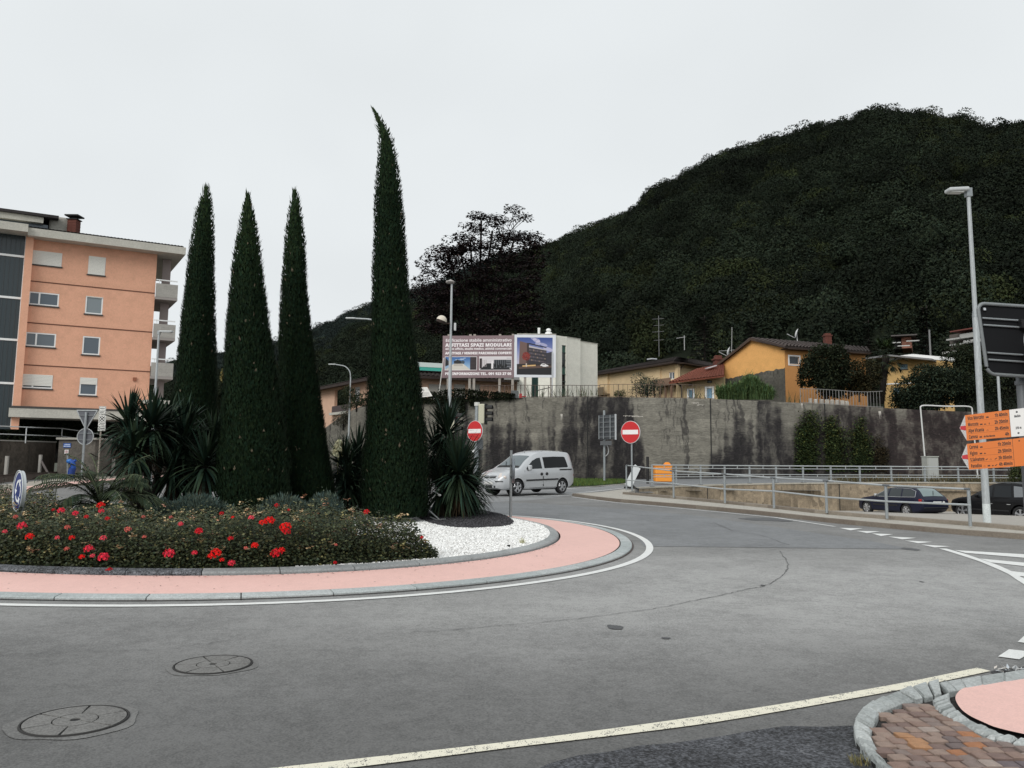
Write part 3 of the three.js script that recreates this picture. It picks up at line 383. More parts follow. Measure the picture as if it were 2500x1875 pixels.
  const spots = [[54, 1284, 11, 1], [72, 1310, 10, 0], [149, 1247, 9, 1], [184, 1254, 8, 1], [246, 1234, 10, 0], [247, 1248, 7, 1], [217, 1340, 11, 1], [253, 1361, 13, 1], [267, 1394, 9, 2], [252, 1314, 8, 3], [312, 1293, 8, 4], [175, 1313, 7, 0], [413, 1352, 13, 1], [475, 1350, 7, 1], [485, 1297, 10, 2], [441, 1279, 6, 3], [417, 1263, 5, 4], [200, 1360, 7, 0], [211, 1262, 6, 2], [262, 1266, 6, 2], [164, 1288, 7, 4], [163, 1340, 6, 4], [140, 1313, 6, 3], [226, 1357, 6, 3], [658, 1272, 13, 0], [640, 1276, 8, 0], [696, 1287, 14, 0], [700, 1298, 10, 2], [487, 1298, 8, 1], [622, 1332, 9, 0], [527, 1351, 13, 0], [515, 1358, 8, 0], [675, 1351, 14, 2], [688, 1343, 8, 0], [565, 1375, 9, 1], [613, 1264, 7, 3], [676, 1234, 7, 2], [895, 1250, 8, 2], [1030, 1312, 5, 2], [563, 1315, 7, 2], [541, 1254, 6, 2], [442, 1280, 5, 1], [818, 1374, 5, 2], [568, 1263, 4, 0], [542, 1367, 6, 0], [38, 1262, 6, 4], [12, 1298, 6, 3], [130, 1245, 5, 2], [600, 1338, 5, 4], [820, 1330, 4, 4], [352, 1311, 5, 4], [350, 1262, 5, 4], [705, 1245, 4, 2]];
  spots.forEach(([px, py, s, c], i) => { const p = hit(px, py) || D(px, py, 11.6); const o = mesh('blossom', forms[i % 5], red[c], t); const d = ray(px, py); o.position.copy(p).sub(t.position).addScaledVector(d, -.07); o.scale.setScalar(s * 11.8 / F * 1.06); o.rotation.set(.3, i * 1.7, 0); });
}

// ---- leaf litter and petals on the apron and along the inner kerb
{
  const L = new Leaves(58), r = L.r; for (let i = 0; i < 620; i++) { const a = lerp(20, 150, r()), near = r() < .8, off = near ? 1.75 - .16 * r() * r() : lerp(.7, 1.75, r()), [x, z] = ringPt(a, off), y = .046 + .042 * (off - .62) / 1.13 + .004, b = r() * 6.28; L.blade(V(x, y, z), V(Math.cos(b), .1 * r(), Math.sin(b)).normalize(), V(0, 1, 0), .012 + .028 * r(), .008 + .016 * r(), r() < .12 ? [.5, .12, .10] : vary(r, [.07, .045, .03], .9)); }
  tag(mesh('fallen_leaves', L.geo(), leafM(1, 1, 1)), 'dry leaf scraps and petals scattered on the pink apron along its inner kerb', 'fallen leaves', null, 'stuff');
}
// ---- white gravel, black gravel
{
  const grav = (name, ok, N, size, cols, seed, hgt) => { const g = new THREE.IcosahedronGeometry(1, 0), p = g.attributes.position, rr = rng(seed); const q = mergeVertices((g.deleteAttribute('normal'), g.deleteAttribute('uv'), g)); for (let i = 0; i < q.attributes.position.count; i++) { const k = .75 + .5 * rr(); q.attributes.position.setXYZ(i, q.attributes.position.getX(i) * k, q.attributes.position.getY(i) * k * .8, q.attributes.position.getZ(i) * k); } const sg = clean(q); sg.computeVertexNormals(); const I = new THREE.InstancedMesh(sg, M([1, 1, 1], .85), N); I.name = name; I.castShadow = I.receiveShadow = true; const m = new THREE.Matrix4(), e = new THREE.Euler(), qq = new THREE.Quaternion(), c = new THREE.Color(); let n = 0; for (let k = 0; k < N * 12 && n < N; k++) { const x = lerp(C0[0] - 7, C0[0] + 7.2, rr()), z = lerp(C0[1] - 7.2, C0[1] + 7, rr()); if (!ok(x, z)) continue; const s = size * (.6 + .8 * rr()); e.set(rr() * 6, rr() * 6, rr() * 6); m.compose(V(x, hgt(x, z) + s * .45, z), qq.setFromEuler(e), V(s, s, s)); I.setMatrixAt(n, m); const w = cols[Math.floor(rr() * cols.length)], k2 = .8 + .35 * rr(); I.setColorAt(n, c.setRGB(w[0] * k2, w[1] * k2, w[2] * k2)); n++; } I.count = n; I.userData.kind = 'stuff'; scene.add(I); return I; };
  const BL = [[1018, 1262], [1075, 1281], [1140, 1287], [1205, 1285], [1240, 1281], [1254, 1274], [1246, 1265], [1225, 1256], [1195, 1248], [1150, 1240], [1060, 1236], [1000, 1246]].map(([x, y]) => g2(x, y, .16));
  const bl = smooth([...BL, BL[0]], 60), okB = (x, z) => inside(bl, x, z);
  const okW = (x, z) => { const [a, o] = polar(x, z); return o < -1.97 && x > -3.9 && !okB(x, z) && (a > -95 && a < 66) && (x - C0[0]) ** 2 + (z - C0[1]) ** 2 > 4; };
  struct('gravel_bed', sheet(ring(1.955, 120).filter(([x]) => x > -3.8), .132), M([.66, .66, .645], .95, { map: grainTex(512, .9, 61, [240, 240, 238], .22, .3, .2, 1) }));
  const hB = (x, z) => .14 + .05 * Math.exp(-((x + 1.3) ** 2 + (z + 21) ** 2) / 1.4);
  mesh('black_gravel_bed', sheet(bl, .139), M([.02, .02, .022], 1)).userData.kind = 'structure';
  tag(grav('gravel', okW, 52000, .0155, [[.86, .86, .84], [.82, .82, .81], [.74, .73, .71], [.9, .9, .88], [.5, .49, .47]], 7, () => .132), 'white crushed gravel covering the right side of the roundabout island', 'gravel');
  tag(grav('black_gravel', okB, 15000, .017, [[.030, .028, .032], [.045, .042, .047], [.07, .068, .074], [.02, .02, .022]], 8, hB), 'black lava gravel patch round the two-headed yucca', 'gravel');
}
// ---- bent garden lamp lying in the gravel, a dark cap, the two blue arrow signs
{
  const z = 19.8, a = D(1000, 1206, z), t = thing('garden_lamp', V(a.x + .2, GY, -z), 'grey garden lamp with a drooping neck and a slanted foot rod by the black gravel', 'lamp'), m = M([.35, .36, .36], .5, { metalness: .4 });
  meshW('neck', tube([D(1000, 1222, z), D(1020, 1212, z), D(1042, 1202, z), D(1060, 1200, z), D(1070, 1206, z)], .012, 20, 7), m, t);
  meshW('lamp_head', new THREE.SphereGeometry(.035, 12, 8).scale(1.2, .8, 1.2).translate(...D(1073, 1209, z).toArray()), M([.6, .6, .58], .4), t);
  meshW('rod', bar(D(1038, 1238, z), D(1072, 1268, z), .018, 8), m, t);
  meshW('foot', [plank(D(1048, 1270, z), D(1086, 1267, z - .2), .09, .012), plank(D(1050, 1262, z), D(1074, 1272, z - .1), .05, .012)], m, t);
}
const STEEL = M([.34, .36, .37], .45, { metalness: .55, map: concMap }), STEELD = M([.17, .18, .19], .5, { metalness: .5 });
function arrowTex() { return texCanvas(512, 512, (x, w) => { x.fillStyle = '#e9ecec'; x.fillRect(0, 0, w, w); x.translate(256, 256); x.fillStyle = '#15296d'; x.beginPath(); x.arc(0, 0, 234, 0, 7); x.fill(); x.fillStyle = x.strokeStyle = '#eef1f1'; for (let i = 0; i < 3; i++) { x.save(); x.rotate(i * 2.0944 - .3); x.lineWidth = 34; x.beginPath(); x.arc(0, 0, 128, -.55, .85); x.stroke(); x.beginPath(); x.translate(128 * Math.cos(-.62), 128 * Math.sin(-.62)); x.rotate(-.62); x.moveTo(-62, 4); x.lineTo(62, 4); x.lineTo(6, -72); x.fill(); x.restore(); } }); }
function arrowSign(c, r, yaw, post, label, rimM = M([.46, .49, .50], .4)) {
  const t = thing('roundabout_sign', V(c.x, GY, c.z), label, 'traffic sign'), tex = arrowTex(), y = c.y - GY;
  const rot = (g) => g.rotateY(yaw).translate(0, y, 0), circ = new THREE.CircleGeometry(r * .985, 48);
  mesh('rim', [rot(new THREE.CylinderGeometry(r, r, .05, 48, 1, true).rotateX(Math.PI / 2)), rot(new THREE.TorusGeometry(r, .011, 8, 48).translate(0, 0, .026))], rimM, t);
  mesh('sign_face', rot(circ.translate(0, 0, .022)), M([1, 1, 1], .45, { map: tex }), t);
  mesh('back_panel', rot(new THREE.CircleGeometry(r, 40).rotateY(Math.PI).translate(0, 0, -.022)), STEELD, t);
  mesh('post', cyl(.034, .034, post, 0, 0, 0, 14).translate(Math.sin(yaw) * -.045, 0, Math.cos(yaw) * -.045), STEEL, t);
  for (const q of [.45, -.45]) mesh('clamp', rot(box(.22, .03, .05, 0, r * q, -.05)), STEELD, t);
}
arrowSign(D(48, 1199, 12.6), .30, -.84, .95, 'blue roundabout arrow sign standing in the rose bed at the left edge');
arrowSign(D(1252, 1148.5, 21.2), .31, 1.62, 1.66, 'edge-on roundabout sign on a steel post in the white gravel', M([.20, .22, .24], .3, { metalness: .6 }));
{ const p = G(1242, 1334, .15); tag(mesh('ground_cap', cyl(.03, .028, .03, p.x, .145, p.z, 10), dark), 'small black cap set in the white gravel near the inner kerb', 'cap'); }
{ const p = G(1277, 1326, .15), L = new Leaves(77); for (let i = 0; i < 26; i++) { const a = L.r() * 6.28; L.sword(V(p.x + (L.r() - .5) * .1, .14, p.z + (L.r() - .5) * .06), V(Math.cos(a) * .4, 1, Math.sin(a) * .4).normalize(), .07 + .07 * L.r(), .008, .4, vary(L.r, [.42, .40, .20], .5), 3); } tag(mesh('grass_tuft', L.geo(), leafM(1, 1, 1)), 'small yellowing grass tuft in the white gravel', 'grass tuft'); }
// ================================================================ retaining wall, terraces, wooded hillside
// the big wall: [photo x, photo y of its top, distance]; its course is followed from the embankment to the right edge
const WL = [[786, 1050, 80], [845, 1010, 76], [905, 985, 72], [960, 977, 67], [1010, 976, 63.5], [1100, 974, 62], [1290, 970.5, 61], [1450, 969.5, 60.5], [1600, 971, 60.5], [1734, 974, 61], [1900, 981, 61.5], [2040, 988, 62], [2160, 996, 62], [2330, 1004, 60], [2520, 1010, 57], [2900, 1020, 54]].map(([x, y, z]) => D(x, y, z));
const wallCurve = new THREE.CatmullRomCurve3(WL), wallPts = wallCurve.getPoints(150);
const wallAt = (px) => { let b = wallPts[0], e = 9; const d = ray(px, 1000); for (const p of wallPts) { const q = Math.abs(p.x / -p.z - d.x / -d.z); if (q < e) { e = q; b = p; } } return b; };
{
  // weathered concrete: algae streaks, damp bands and lime runs, drawn at the places where the photograph shows them
  const Wp = 2048, Hp = 512, len = wallCurve.getLength(); let acc = 0; const us = [0]; for (let i = 1; i < wallPts.length; i++) { acc += wallPts[i].distanceTo(wallPts[i - 1]); us.push(acc); }
  const pxU = (px) => { let b = 0, e = 9; const d = ray(px, 1000); wallPts.forEach((p, i) => { const q = Math.abs(p.x / -p.z - d.x / -d.z); if (q < e) { e = q; b = i; } }); return us[b] / acc; };
  const n1 = tnoise(Wp, 501, 24), n2 = tnoise(Wp, 502, 90), n3 = tnoise(Wp, 503, 340), n4 = tnoise(Wp, 504, 900), n5 = tnoise(Wp, 505, 160);
  // how much of the height (from the foot) is black at each place, and how dense it is from the top
  const foot = [[780, .1], [900, .12], [1010, .15], [1060, .28], [1120, .62], [1180, .60], [1225, .5], [1250, .62], [1290, .45], [1320, .50], [1345, .66], [1380, .9], [1395, .78], [1410, .95], [1440, 1.25], [1480, 1.35], [1510, 1.3], [1530, 1.0], [1560, .62], [1570, .30], [1590, .0], [1640, -.1], [1720, -.1], [1745, .28], [1770, .52], [1790, .35], [1800, .8], [1815, .45], [1828, 1.02], [1842, .55], [1856, 1.08], [1885, .98], [1920, .7], [1950, .62], [2000, .72], [2060, 1.06], [2110, .98], [2140, 1.1], [2200, .9], [2240, 1.2], [2330, 1.3], [2420, 1.1], [2900, 1.1]].map(([x, v]) => [pxU(x), v]);
  const tex = texData(Wp, Hp, (i, j) => {
    const u = i / Wp, h = j / Hp, wx = i + 5 * n2(i, j * .12) + 2.5 * n3(i, j * .3), a = interp(foot, wx / Wp);
    const col = .55 * n3(wx, j * .05) + .45 * n5(wx, j * .07) + .35 * n4(wx, j * .10), f = a + .20 * n5(wx, 7) + .14 * n3(wx, 11) + .12 * n2(i, j * .5) + .06 * n3(i, j) - h;
    let s = sstep(-.22, .26, f) * clamp(.80 + .55 * col + .18 * n3(i, j) + .22 * n2(i, j * .4)); s = Math.max(s, .75 * sstep(.14, .02, h + .05 * n3(i, j * .5)) * (u > interp([[0, .3], [1, .3]], 0) ? .9 : .4));
    const run = sstep(.18, .75, n3(wx, 9) * .6 + n4(wx, j * .06) * .5 + .25 * n5(i, 4)) * sstep(.15, 1.1, h + .5 * n5(wx, 3)) * .55; s = clamp(s + run * (1 - s));
    const brown = sstep(.62, .8, u) * .8;
    const board = ((h * 12) % 1 < .06 ? .93 : 1) * (1 + .07 * n3(i * .2, Math.floor(h * 12) * 37));
    let r = 151, g = 149, b = 140; const t = 1 + .08 * n2(i, j) + .08 * n3(i, j) + .10 * n4(i, j) + .07 * n4(i * .3, j * 1.7); r *= t * board; g *= t * board; b *= t * board;
    const k = [45 + 9 * brown, 43 + 1 * brown, 45 - 1 * brown], q = 1 + .22 * n3(i, j) + .28 * n4(i, j);
    r = lerp(r, k[0] * q, s); g = lerp(g, k[1] * q, s); b = lerp(b, k[2] * q, s);
    const fleck = n4(i, j) > .86 && n2(i + 40, j) > .1 ? .4 : 0; return [lerp(r, 180, fleck), lerp(g, 176, fleck), lerp(b, 166, fleck)];
  });
  tex.wrapS = tex.wrapT = THREE.ClampToEdgeWrapping;
  const gy = (p) => interp([[-30, -.1], [3, .0], [14, .3], [40, .5]], p.x) - .1, v = [], uv = [], top = [], tuv = [];
  for (let i = 0; i + 1 < wallPts.length; i++) { const a = wallPts[i], b = wallPts[i + 1], ua = us[i] / acc, ub = us[i + 1] / acc; const q = [[V(a.x, gy(a), a.z), ua, 0], [V(b.x, gy(b), b.z), ub, 0], [b, ub, 1], [a, ua, 1]]; for (const k of [0, 1, 2, 0, 2, 3]) { v.push(q[k][0].x, q[k][0].y, q[k][0].z); uv.push(q[k][1], q[k][2]); } const A = V(a.x, a.y, a.z - .4), B = V(b.x, b.y, b.z - .4); for (const w of [[a, ua], [b, ub], [B, ub], [a, ua], [B, ub], [A, ua]]) { top.push(w[0].x, w[0].y, w[0].z); } }
  const g = tris(v); g.setAttribute('uv', new THREE.Float32BufferAttribute(uv, 2));
  const W = struct('retaining_wall', g, M([.62, .60, .575], .95, { map: tex, bumpMap: asphaltBump, bumpScale: .004 }));
  mesh('coping', uvm(tris(top)), M([.36, .34, .30], .95, { map: concMap }), W);
  for (const px of [1163, 1442, 1734, 2008]) { const p = wallAt(px); mesh('joint', box(.07, p.y + .05, .04, p.x, p.y / 2, p.z + .015), dark, W); }
  // lime and paint marks
  const mkM = M([.62, .58, .52], .9), R = rng(9);
  for (const [x, y, w] of [[1534, 1015, 40], [1556, 1016, 28], [1690, 983, 26], [1710, 988, 26], [2153, 1004, 6], [1367, 1011, 5], [1959, 985, 4]]) { const p = wallAt(x), m = F / -p.z, pts = []; for (let k = 0; k <= 7; k++) pts.push(V(p.x + (k / 7 - .5) * w / m, 0, 0)); const q = D(x, y, -p.z), vv = []; const tall = w < 10; for (let k = 0; k < 9; k++) { const a = (k / 9 - .5) * w / m, hh = (tall ? .5 : .06) * (.4 + R()); vv.push(p.x + a, q.y, p.z + .02, p.x + a + w / m / 8, q.y + (R() - .5) * .06, p.z + .02, p.x + a + (R() - .3) * .05, q.y - hh, p.z + .02); } mesh('lime_stain', tris(vv), mkM, W); }
}
// terrace behind the wall and the slopes that climb to the wood
{
  const v = [], uv = [], n = wallPts.length, rows = [[0, .25], [.06, .3], [.2, .6], [.5, 2.2], [1, 6]];
  const P = (i, k) => { const p = wallPts[i], [t, up] = rows[k]; const z = lerp(p.z - .3, -150, t); return V(p.x * (1 + (z / p.z - 1) * .9), p.y - .12 + up - .25, z); };
  for (let i = 0; i + 1 < n; i++) for (let k = 0; k + 1 < rows.length; k++) for (const [a, b] of [[i, k], [i + 1, k], [i + 1, k + 1], [i, k], [i + 1, k + 1], [i, k + 1]]) { const q = P(a, b); v.push(q.x, q.y, q.z); uv.push(q.x, -q.z); }
  const g = tris(v); g.setAttribute('uv', new THREE.Float32BufferAttribute(uv, 2)); struct('terrace', g, new THREE.MeshPhysicalMaterial({ color: lin(.045, .05, .028), roughness: 1, specularIntensity: .1, map: coarseMap }));
}
// ridge of the hill as it stands against the sky
const RIDGE = [[-2200, 905], [-600, 900], [0, 930], [300, 905], [520, 862], [600, 846], [680, 832], [735, 815], [770, 799], [810, 783], [850, 764], [905, 739], [960, 722], [1007, 709], [1050, 699], [1110, 672], [1174, 640], [1240, 622], [1298, 606], [1338, 594], [1370, 578], [1400, 562], [1440, 548], [1480, 531], [1530, 512], [1565, 486], [1590, 452], [1620, 436], [1660, 418], [1700, 396], [1760, 366], [1810, 352], [1850, 337], [1900, 324], [1950, 311], [2000, 298], [2050, 287], [2090, 280], [2120, 262], [2150, 254], [2190, 258], [2230, 270], [2260, 263], [2300, 272], [2350, 284], [2400, 300], [2425, 306], [2455, 291], [2500, 283], [2700, 255], [3100, 235], [3800, 260], [5200, 360]];
const hillX = (px) => Math.atan2(ray(px, 900).x, -ray(px, 900).z);
const ridgeAz = RIDGE.map(([x, y]) => { const d = ray(x, y); return [Math.atan2(d.x, -d.z), d.y / Math.hypot(d.x, d.z)]; });
const distAz = (a) => interp([[-.9, 1150], [-.42, 1000], [-.2, 900], [-.08, 720], [.05, 600], [.2, 520], [.55, 430], [1.0, 380]], a), baseAz = (a) => interp([[-.9, 260], [-.3, 250], [-.15, 220], [0, 170], [.2, 142], [.6, 135], [1, 120]], a), baseY = (a) => interp([[-.9, 3], [-.3, 4], [0, 9], [.3, 12], [.7, 13]], a);
function hillPoint(a, t) { if (t < 0) { const r = baseAz(a) * (1 + t * 2.6); return V(Math.sin(a) * r, baseY(a) * Math.max(0, 1 + t * 4) - 3 * Math.min(1, -t * 4) , -Math.cos(a) * r); } const Rd = distAz(a), Bd = baseAz(a), hy = Rd * interp(ridgeAz, a) + EYE - Rd * .0125 - 1 - 3.9 * sstep(720, 500, Rd), r = lerp(Bd, Rd, t), f = t < 1 ? lerp(Math.pow(t, 1.12), t, .3) : 1 - (t - 1) * .5; let y = baseY(a) + (hy - baseY(a)) * f; const w = Math.sin(Math.PI * Math.min(1, t)); y += w * (16 * fbm(a * 9, t * 2.2, 3, 3) + 5 * fbm(a * 34, t * 7, 7, 2)) - w * 2; return V(Math.sin(a) * r, y, -Math.cos(a) * r); }
{
  const v = [], nA = 150, nT = 34, A0 = -.85, A1 = 1.0;
  for (let i = 0; i < nA; i++) for (let j = 0; j < nT; j++) { const P = (x, y) => hillPoint(lerp(A0, A1, x / nA), (y - 6) / (nT - 12)); for (const q of [P(i, j), P(i + 1, j), P(i + 1, j + 1), P(i, j), P(i + 1, j + 1), P(i, j + 1)]) v.push(q.x, q.y, q.z); }
  struct('hill', tris(v), new THREE.MeshPhysicalMaterial({ color: lin(.010, .013, .008), roughness: 1, specularIntensity: .1 }));
  // crowns of the wood: a few forms, each a cloud of leaf-clump faces, set all over the slope
  const forms = [0, 1, 2, 3].map((k) => { const L = new Leaves(700 + k), r = L.r, lobes = Array.from({ length: 9 }, () => [(r() - .5) * 1.1, r() * .95, (r() - .5) * 1.1, .38 + .25 * r()]); for (let i = 0; i < 2800; i++) { const [x, y, z, s] = lobes[i % 9], a = r() * 6.2832, e = Math.asin(r() * 1.5 - .5), o = V(Math.cos(a) * Math.cos(e), Math.sin(e), Math.sin(a) * Math.cos(e)); const p = V(x, y, z).addScaledVector(o, s * (.86 + .2 * r())); const d = V(r() - .5, r() - .7, r() - .5); d.addScaledVector(o, .22 - d.dot(o)).normalize(); L.blade(p, d, o.clone().add(V((r() - .5) * .5, .15, (r() - .5) * .5)), .06 + .06 * r(), .05 + .045 * r(), vary(r, [1, 1, 1], .5)); } return L.geo(); });
  const wood = new THREE.Group(); wood.name = 'hillside_wood'; scene.add(wood); tag(wood, 'dense dark green wood that covers the whole hillside behind the houses', 'wood', null, 'stuff');
  const R = rng(808), per = forms.map(() => []);
  for (let i = 0; i < 60000; i++) { const a = lerp(A0 + .05, A1 - .05, R()), t = Math.sqrt(R()) * 1.08 - .06, Rd = distAz(a), Bd = baseAz(a), r = lerp(Bd, Rd, t), keep = (Rd - Bd) / 600 * (r / Rd) * .46 * sstep(-.85, -.4, a) * (a < -.45 ? .4 : 1); if (R() > keep) continue; per[Math.floor(R() * 4)].push([hillPoint(a, t), a, t, r]); }
  forms.forEach((g, k) => { const I = new THREE.InstancedMesh(g, leafM(1, 1, 1, { roughness: .95 }), per[k].length), m = new THREE.Matrix4(), q = new THREE.Quaternion(), c = new THREE.Color(); per[k].forEach(([p, a, t, r], i) => { const s = lerp(3.6, 6.0, r / 900) * (.55 + 1.0 * R()), ol = fbm(p.x * .012, p.z * .012, 5, 3), y = R() < .10; m.compose(V(p.x, p.y - s * .25, p.z), q.setFromAxisAngle(V(0, 1, 0), R() * 6.28), V(s * (1 + .3 * R()), s * (.95 + .5 * R()), s * (1 + .3 * R()))); I.setMatrixAt(i, m); const b = (.45 + 1.2 * R() * R() + .35 * R()) * (1 + 1.2 * ol) * (r > 620 ? 1.25 : 1); c.setRGB(.0165 * b * (y ? 1.6 : 1), .0235 * b * (y ? 1.45 : 1), .0140 * b * (r > 620 ? 1.5 : 1)); I.setColorAt(i, c); }); I.name = 'crowns'; I.userData.kind = 'stuff'; I.castShadow = I.receiveShadow = true; wood.add(I); });  // far crowns paler and bluer: distance haze put into their colour
  console.log('crowns', per.map((p) => p.length).join(' '));
}
// ================================================================ buildings
const plasterMap = grainTex(1024, 3, 121, [246, 245, 243], .07, .05, .02, 1.2), plasterBump = bumpTex(512, 1.5, 122, 200);
const plaster = (c, o) => M(c, .93, { map: plasterMap, bumpMap: plasterBump, bumpScale: .004, ...o });
const GLASS = M([.022, .027, .032], .08, { metalness: 0 }), GLASSB = M([.10, .125, .15], .10), WHITE = M([.84, .845, .83], .55), CREAM = M([.60, .58, .52], .8, { map: concMap }), SHUT = M([.80, .785, .72], .7), GREYM = M([.20, .20, .20], .7), CONC = M([.40, .385, .35], .9, { map: concMap }), BROWNP = M([.06, .035, .022], .7), STONE = M([.07, .065, .06], .9);
// a vertical plane between two plan points; uv() finds where a sight line meets it (metres along, metres up)
class Fac {
  constructor(a, b) { this.a = a; this.L = Math.hypot(b[0] - a[0], b[1] - a[1]); this.d = V((b[0] - a[0]) / this.L, 0, (b[1] - a[1]) / this.L); this.n = V(-this.d.z, 0, this.d.x); if (this.n.z < 0 && Math.abs(this.n.z) > .05) this.n.negate(); this.m = new THREE.Matrix4().makeBasis(this.d, V(0, 1, 0), this.d.clone().cross(V(0, 1, 0))).setPosition(a[0], 0, a[1]); this.n = this.d.clone().cross(V(0, 1, 0)); }
  uv(px, py) { const r = ray(px, py), o = V(this.a[0], EYE, this.a[1]); const t = o.clone().sub(V(0, EYE, 0)).dot(this.n) / r.dot(this.n); const p = V(r.x * t, EYE + r.y * t, r.z * t); return [(p.x - this.a[0]) * this.d.x + (p.z - this.a[1]) * this.d.z, p.y]; }
  rect(xl, xr, yt, yb) { const xm = (xl + xr) / 2, ym = (yt + yb) / 2; return [this.uv(xl, ym)[0], this.uv(xr, ym)[0], this.uv(xm, yb)[1], this.uv(xm, yt)[1]]; }
  at(u, y, w = 0) { return V(u, y, w).applyMatrix4(this.m); }
  put(g) { return g.applyMatrix4(this.m); }
  // a wall with its openings cut out; w runs outwards
  wall(poly, holes, th = .3) { const s = new THREE.Shape(poly.map(([u, y]) => new THREE.Vector2(u, y))); for (const [a, b, c, d] of holes) s.holes.push(new THREE.Path([[a, c], [a, d], [b, d], [b, c]].map(([x, y]) => new THREE.Vector2(x, y)))); return this.put(uvm(new THREE.ExtrudeGeometry(s, { depth: th, bevelEnabled: false }).translate(0, 0, -th))); }
  box(u0, u1, y0, y1, w0, w1) { return this.put(uvm(box(u1 - u0, y1 - y0, w1 - w0, (u0 + u1) / 2, (y0 + y1) / 2, (w0 + w1) / 2))); }
}
// window > frame pieces, pane, shutter, sill
function windowAt(f, parent, [a, b, c, d], o = {}) {
  const fr = o.fw ?? .07, w = -(o.deep ?? .14), bars = [f.box(a + .002, b - .002, d - fr, d - .002, w, w + .06), f.box(a + .002, b - .002, c + .002, c + fr, w, w + .06), f.box(a + .002, a + fr, c + fr, d - fr, w, w + .06), f.box(b - fr, b - .002, c + fr, d - fr, w, w + .06)];
  if (o.split) bars.push(f.box(lerp(a, b, o.split) - fr * .6, lerp(a, b, o.split) + fr * .6, c + fr, d - fr, w, w + .065));
  const win = meshW('window', bars, o.frame || WHITE, parent);
  meshW('pane', f.box(a + .01, b - .01, c + .01, d - .01, w + .015, w + .03), o.pane || GLASS, win);
  if (o.shut) { const y0 = lerp(d, c, o.shut), n = Math.max(3, Math.round((d - y0) / .09)), sl = []; for (let i = 0; i < n; i++) sl.push(f.box(a + .02, b - .02, lerp(y0, d, i / n) + .004, lerp(y0, d, (i + 1) / n) - .004, w + .07, w + .095)); meshW('shutter', sl, o.shutM || SHUT, win).userData.kind = 'stuff'; }
  if (o.curtain) meshW('curtain', f.box(a + .09, b - .09, lerp(c, d, 1 - o.curtain), d - .09, w - .12, w - .10), M([.45, .47, .48], .9), win);
  if (o.sill !== 0) meshW('sill', f.box(a - .06, b + .06, c - (o.sillH || .09), c - .003, -.1, .07), o.sillM || STONE, win);
  if (o.trim) meshW('surround', [f.box(a - o.trim, b + o.trim, d + .002, d + o.trim, -.02, .035), f.box(a - o.trim, a - .002, c - .05, d, -.02, .035), f.box(b + .002, b + o.trim, c - .05, d, -.02, .035), f.box(a - o.trim, b + o.trim, c - o.trim, c - .05, -.02, .035)], o.trimM || WHITE, win);
  return win;
}
const xz = (px, z) => { const p = D(px, 1000, z); return [p.x, p.z]; };
// a tiled roof slope between eave a-b and ridge d-c: rounded rows of tiles as real ridges
function roofSlope(a, b, c, d, pitch = .22, thick = .08) {
  const v = [], n = Math.max(2, Math.round(a.distanceTo(b) / pitch)), rows = Math.max(2, Math.round(a.distanceTo(d) / .42)); const nor = b.clone().sub(a).cross(d.clone().sub(a)).normalize(); if (nor.y < 0) nor.negate();
  const P = (s, t) => a.clone().lerp(b, s).lerp(d.clone().lerp(c, s), t);
  const prof = [0, .06, .085, .06, 0];
  for (let i = 0; i < n; i++) for (let j = 0; j < rows; j++) for (let k = 0; k < 4; k++) { const s0 = (i + k / 4) / n, s1 = (i + (k + 1) / 4) / n, t0 = j / rows, t1 = (j + 1) / rows, q = [P(s0, t0).addScaledVector(nor, prof[k] + .03), P(s1, t0).addScaledVector(nor, prof[k + 1] + .03), P(s1, t1).addScaledVector(nor, prof[k + 1]), P(s0, t1).addScaledVector(nor, prof[k])]; for (const m of [0, 1, 2, 0, 2, 3]) v.push(q[m].x, q[m].y, q[m].z); }
  for (const [p, q] of [[a, b], [b, c], [c, d], [d, a]]) { const p2 = p.clone().addScaledVector(nor, -thick), q2 = q.clone().addScaledVector(nor, -thick), pu = p.clone().addScaledVector(nor, .02), qu = q.clone().addScaledVector(nor, .02); for (const w of [p2, q2, qu, p2, qu, pu]) v.push(w.x, w.y, w.z); }
  const [e, g, h, k] = [a, b, c, d].map((p) => p.clone().addScaledVector(nor, -thick)); for (const w of [e, g, h, e, h, k]) v.push(w.x, w.y, w.z);
  return uvm(tris(v));
}
const tileMap = (base, seed) => grainTex(512, 2.4, seed, base, .28, .25, .12, 3);
const ROOFB = M([.062, .045, .040], .9, { map: tileMap([240, 238, 236], 131) }), ROOFR = M([.27, .085, .052], .9, { map: tileMap([240, 236, 232], 132) }), ROOFD = M([.035, .030, .030], .85, { map: tileMap([240, 238, 236], 133) });
const brickM = M([.16, .055, .04], .9, { map: tileMap([240, 230, 225], 134) });
function chimney(parent, p, w, h, cap = true, base = null) { const g = []; const rows = Math.max(3, Math.round(h / .12)); for (let i = 0; i < rows; i++) g.push(box(w - (i % 2) * .012, h / rows - .012, w - (i % 2) * .012, p.x, p.y + (i + .5) * h / rows, p.z)); const c = meshW('chimney', g, brickM, parent); if (cap) meshW('cap', [box(w * 1.5, .09, w * 1.5, p.x, p.y + h + .28, p.z), box(w * .5, .24, w * .5, p.x, p.y + h + .13, p.z), box(w * 1.2, .06, w * 1.2, p.x, p.y + h + .03, p.z)], dark, c); if (base) meshW('flashing', box(w * 1.15, .42, w * 1.15, p.x, p.y + .0, p.z), base, c); return c; }

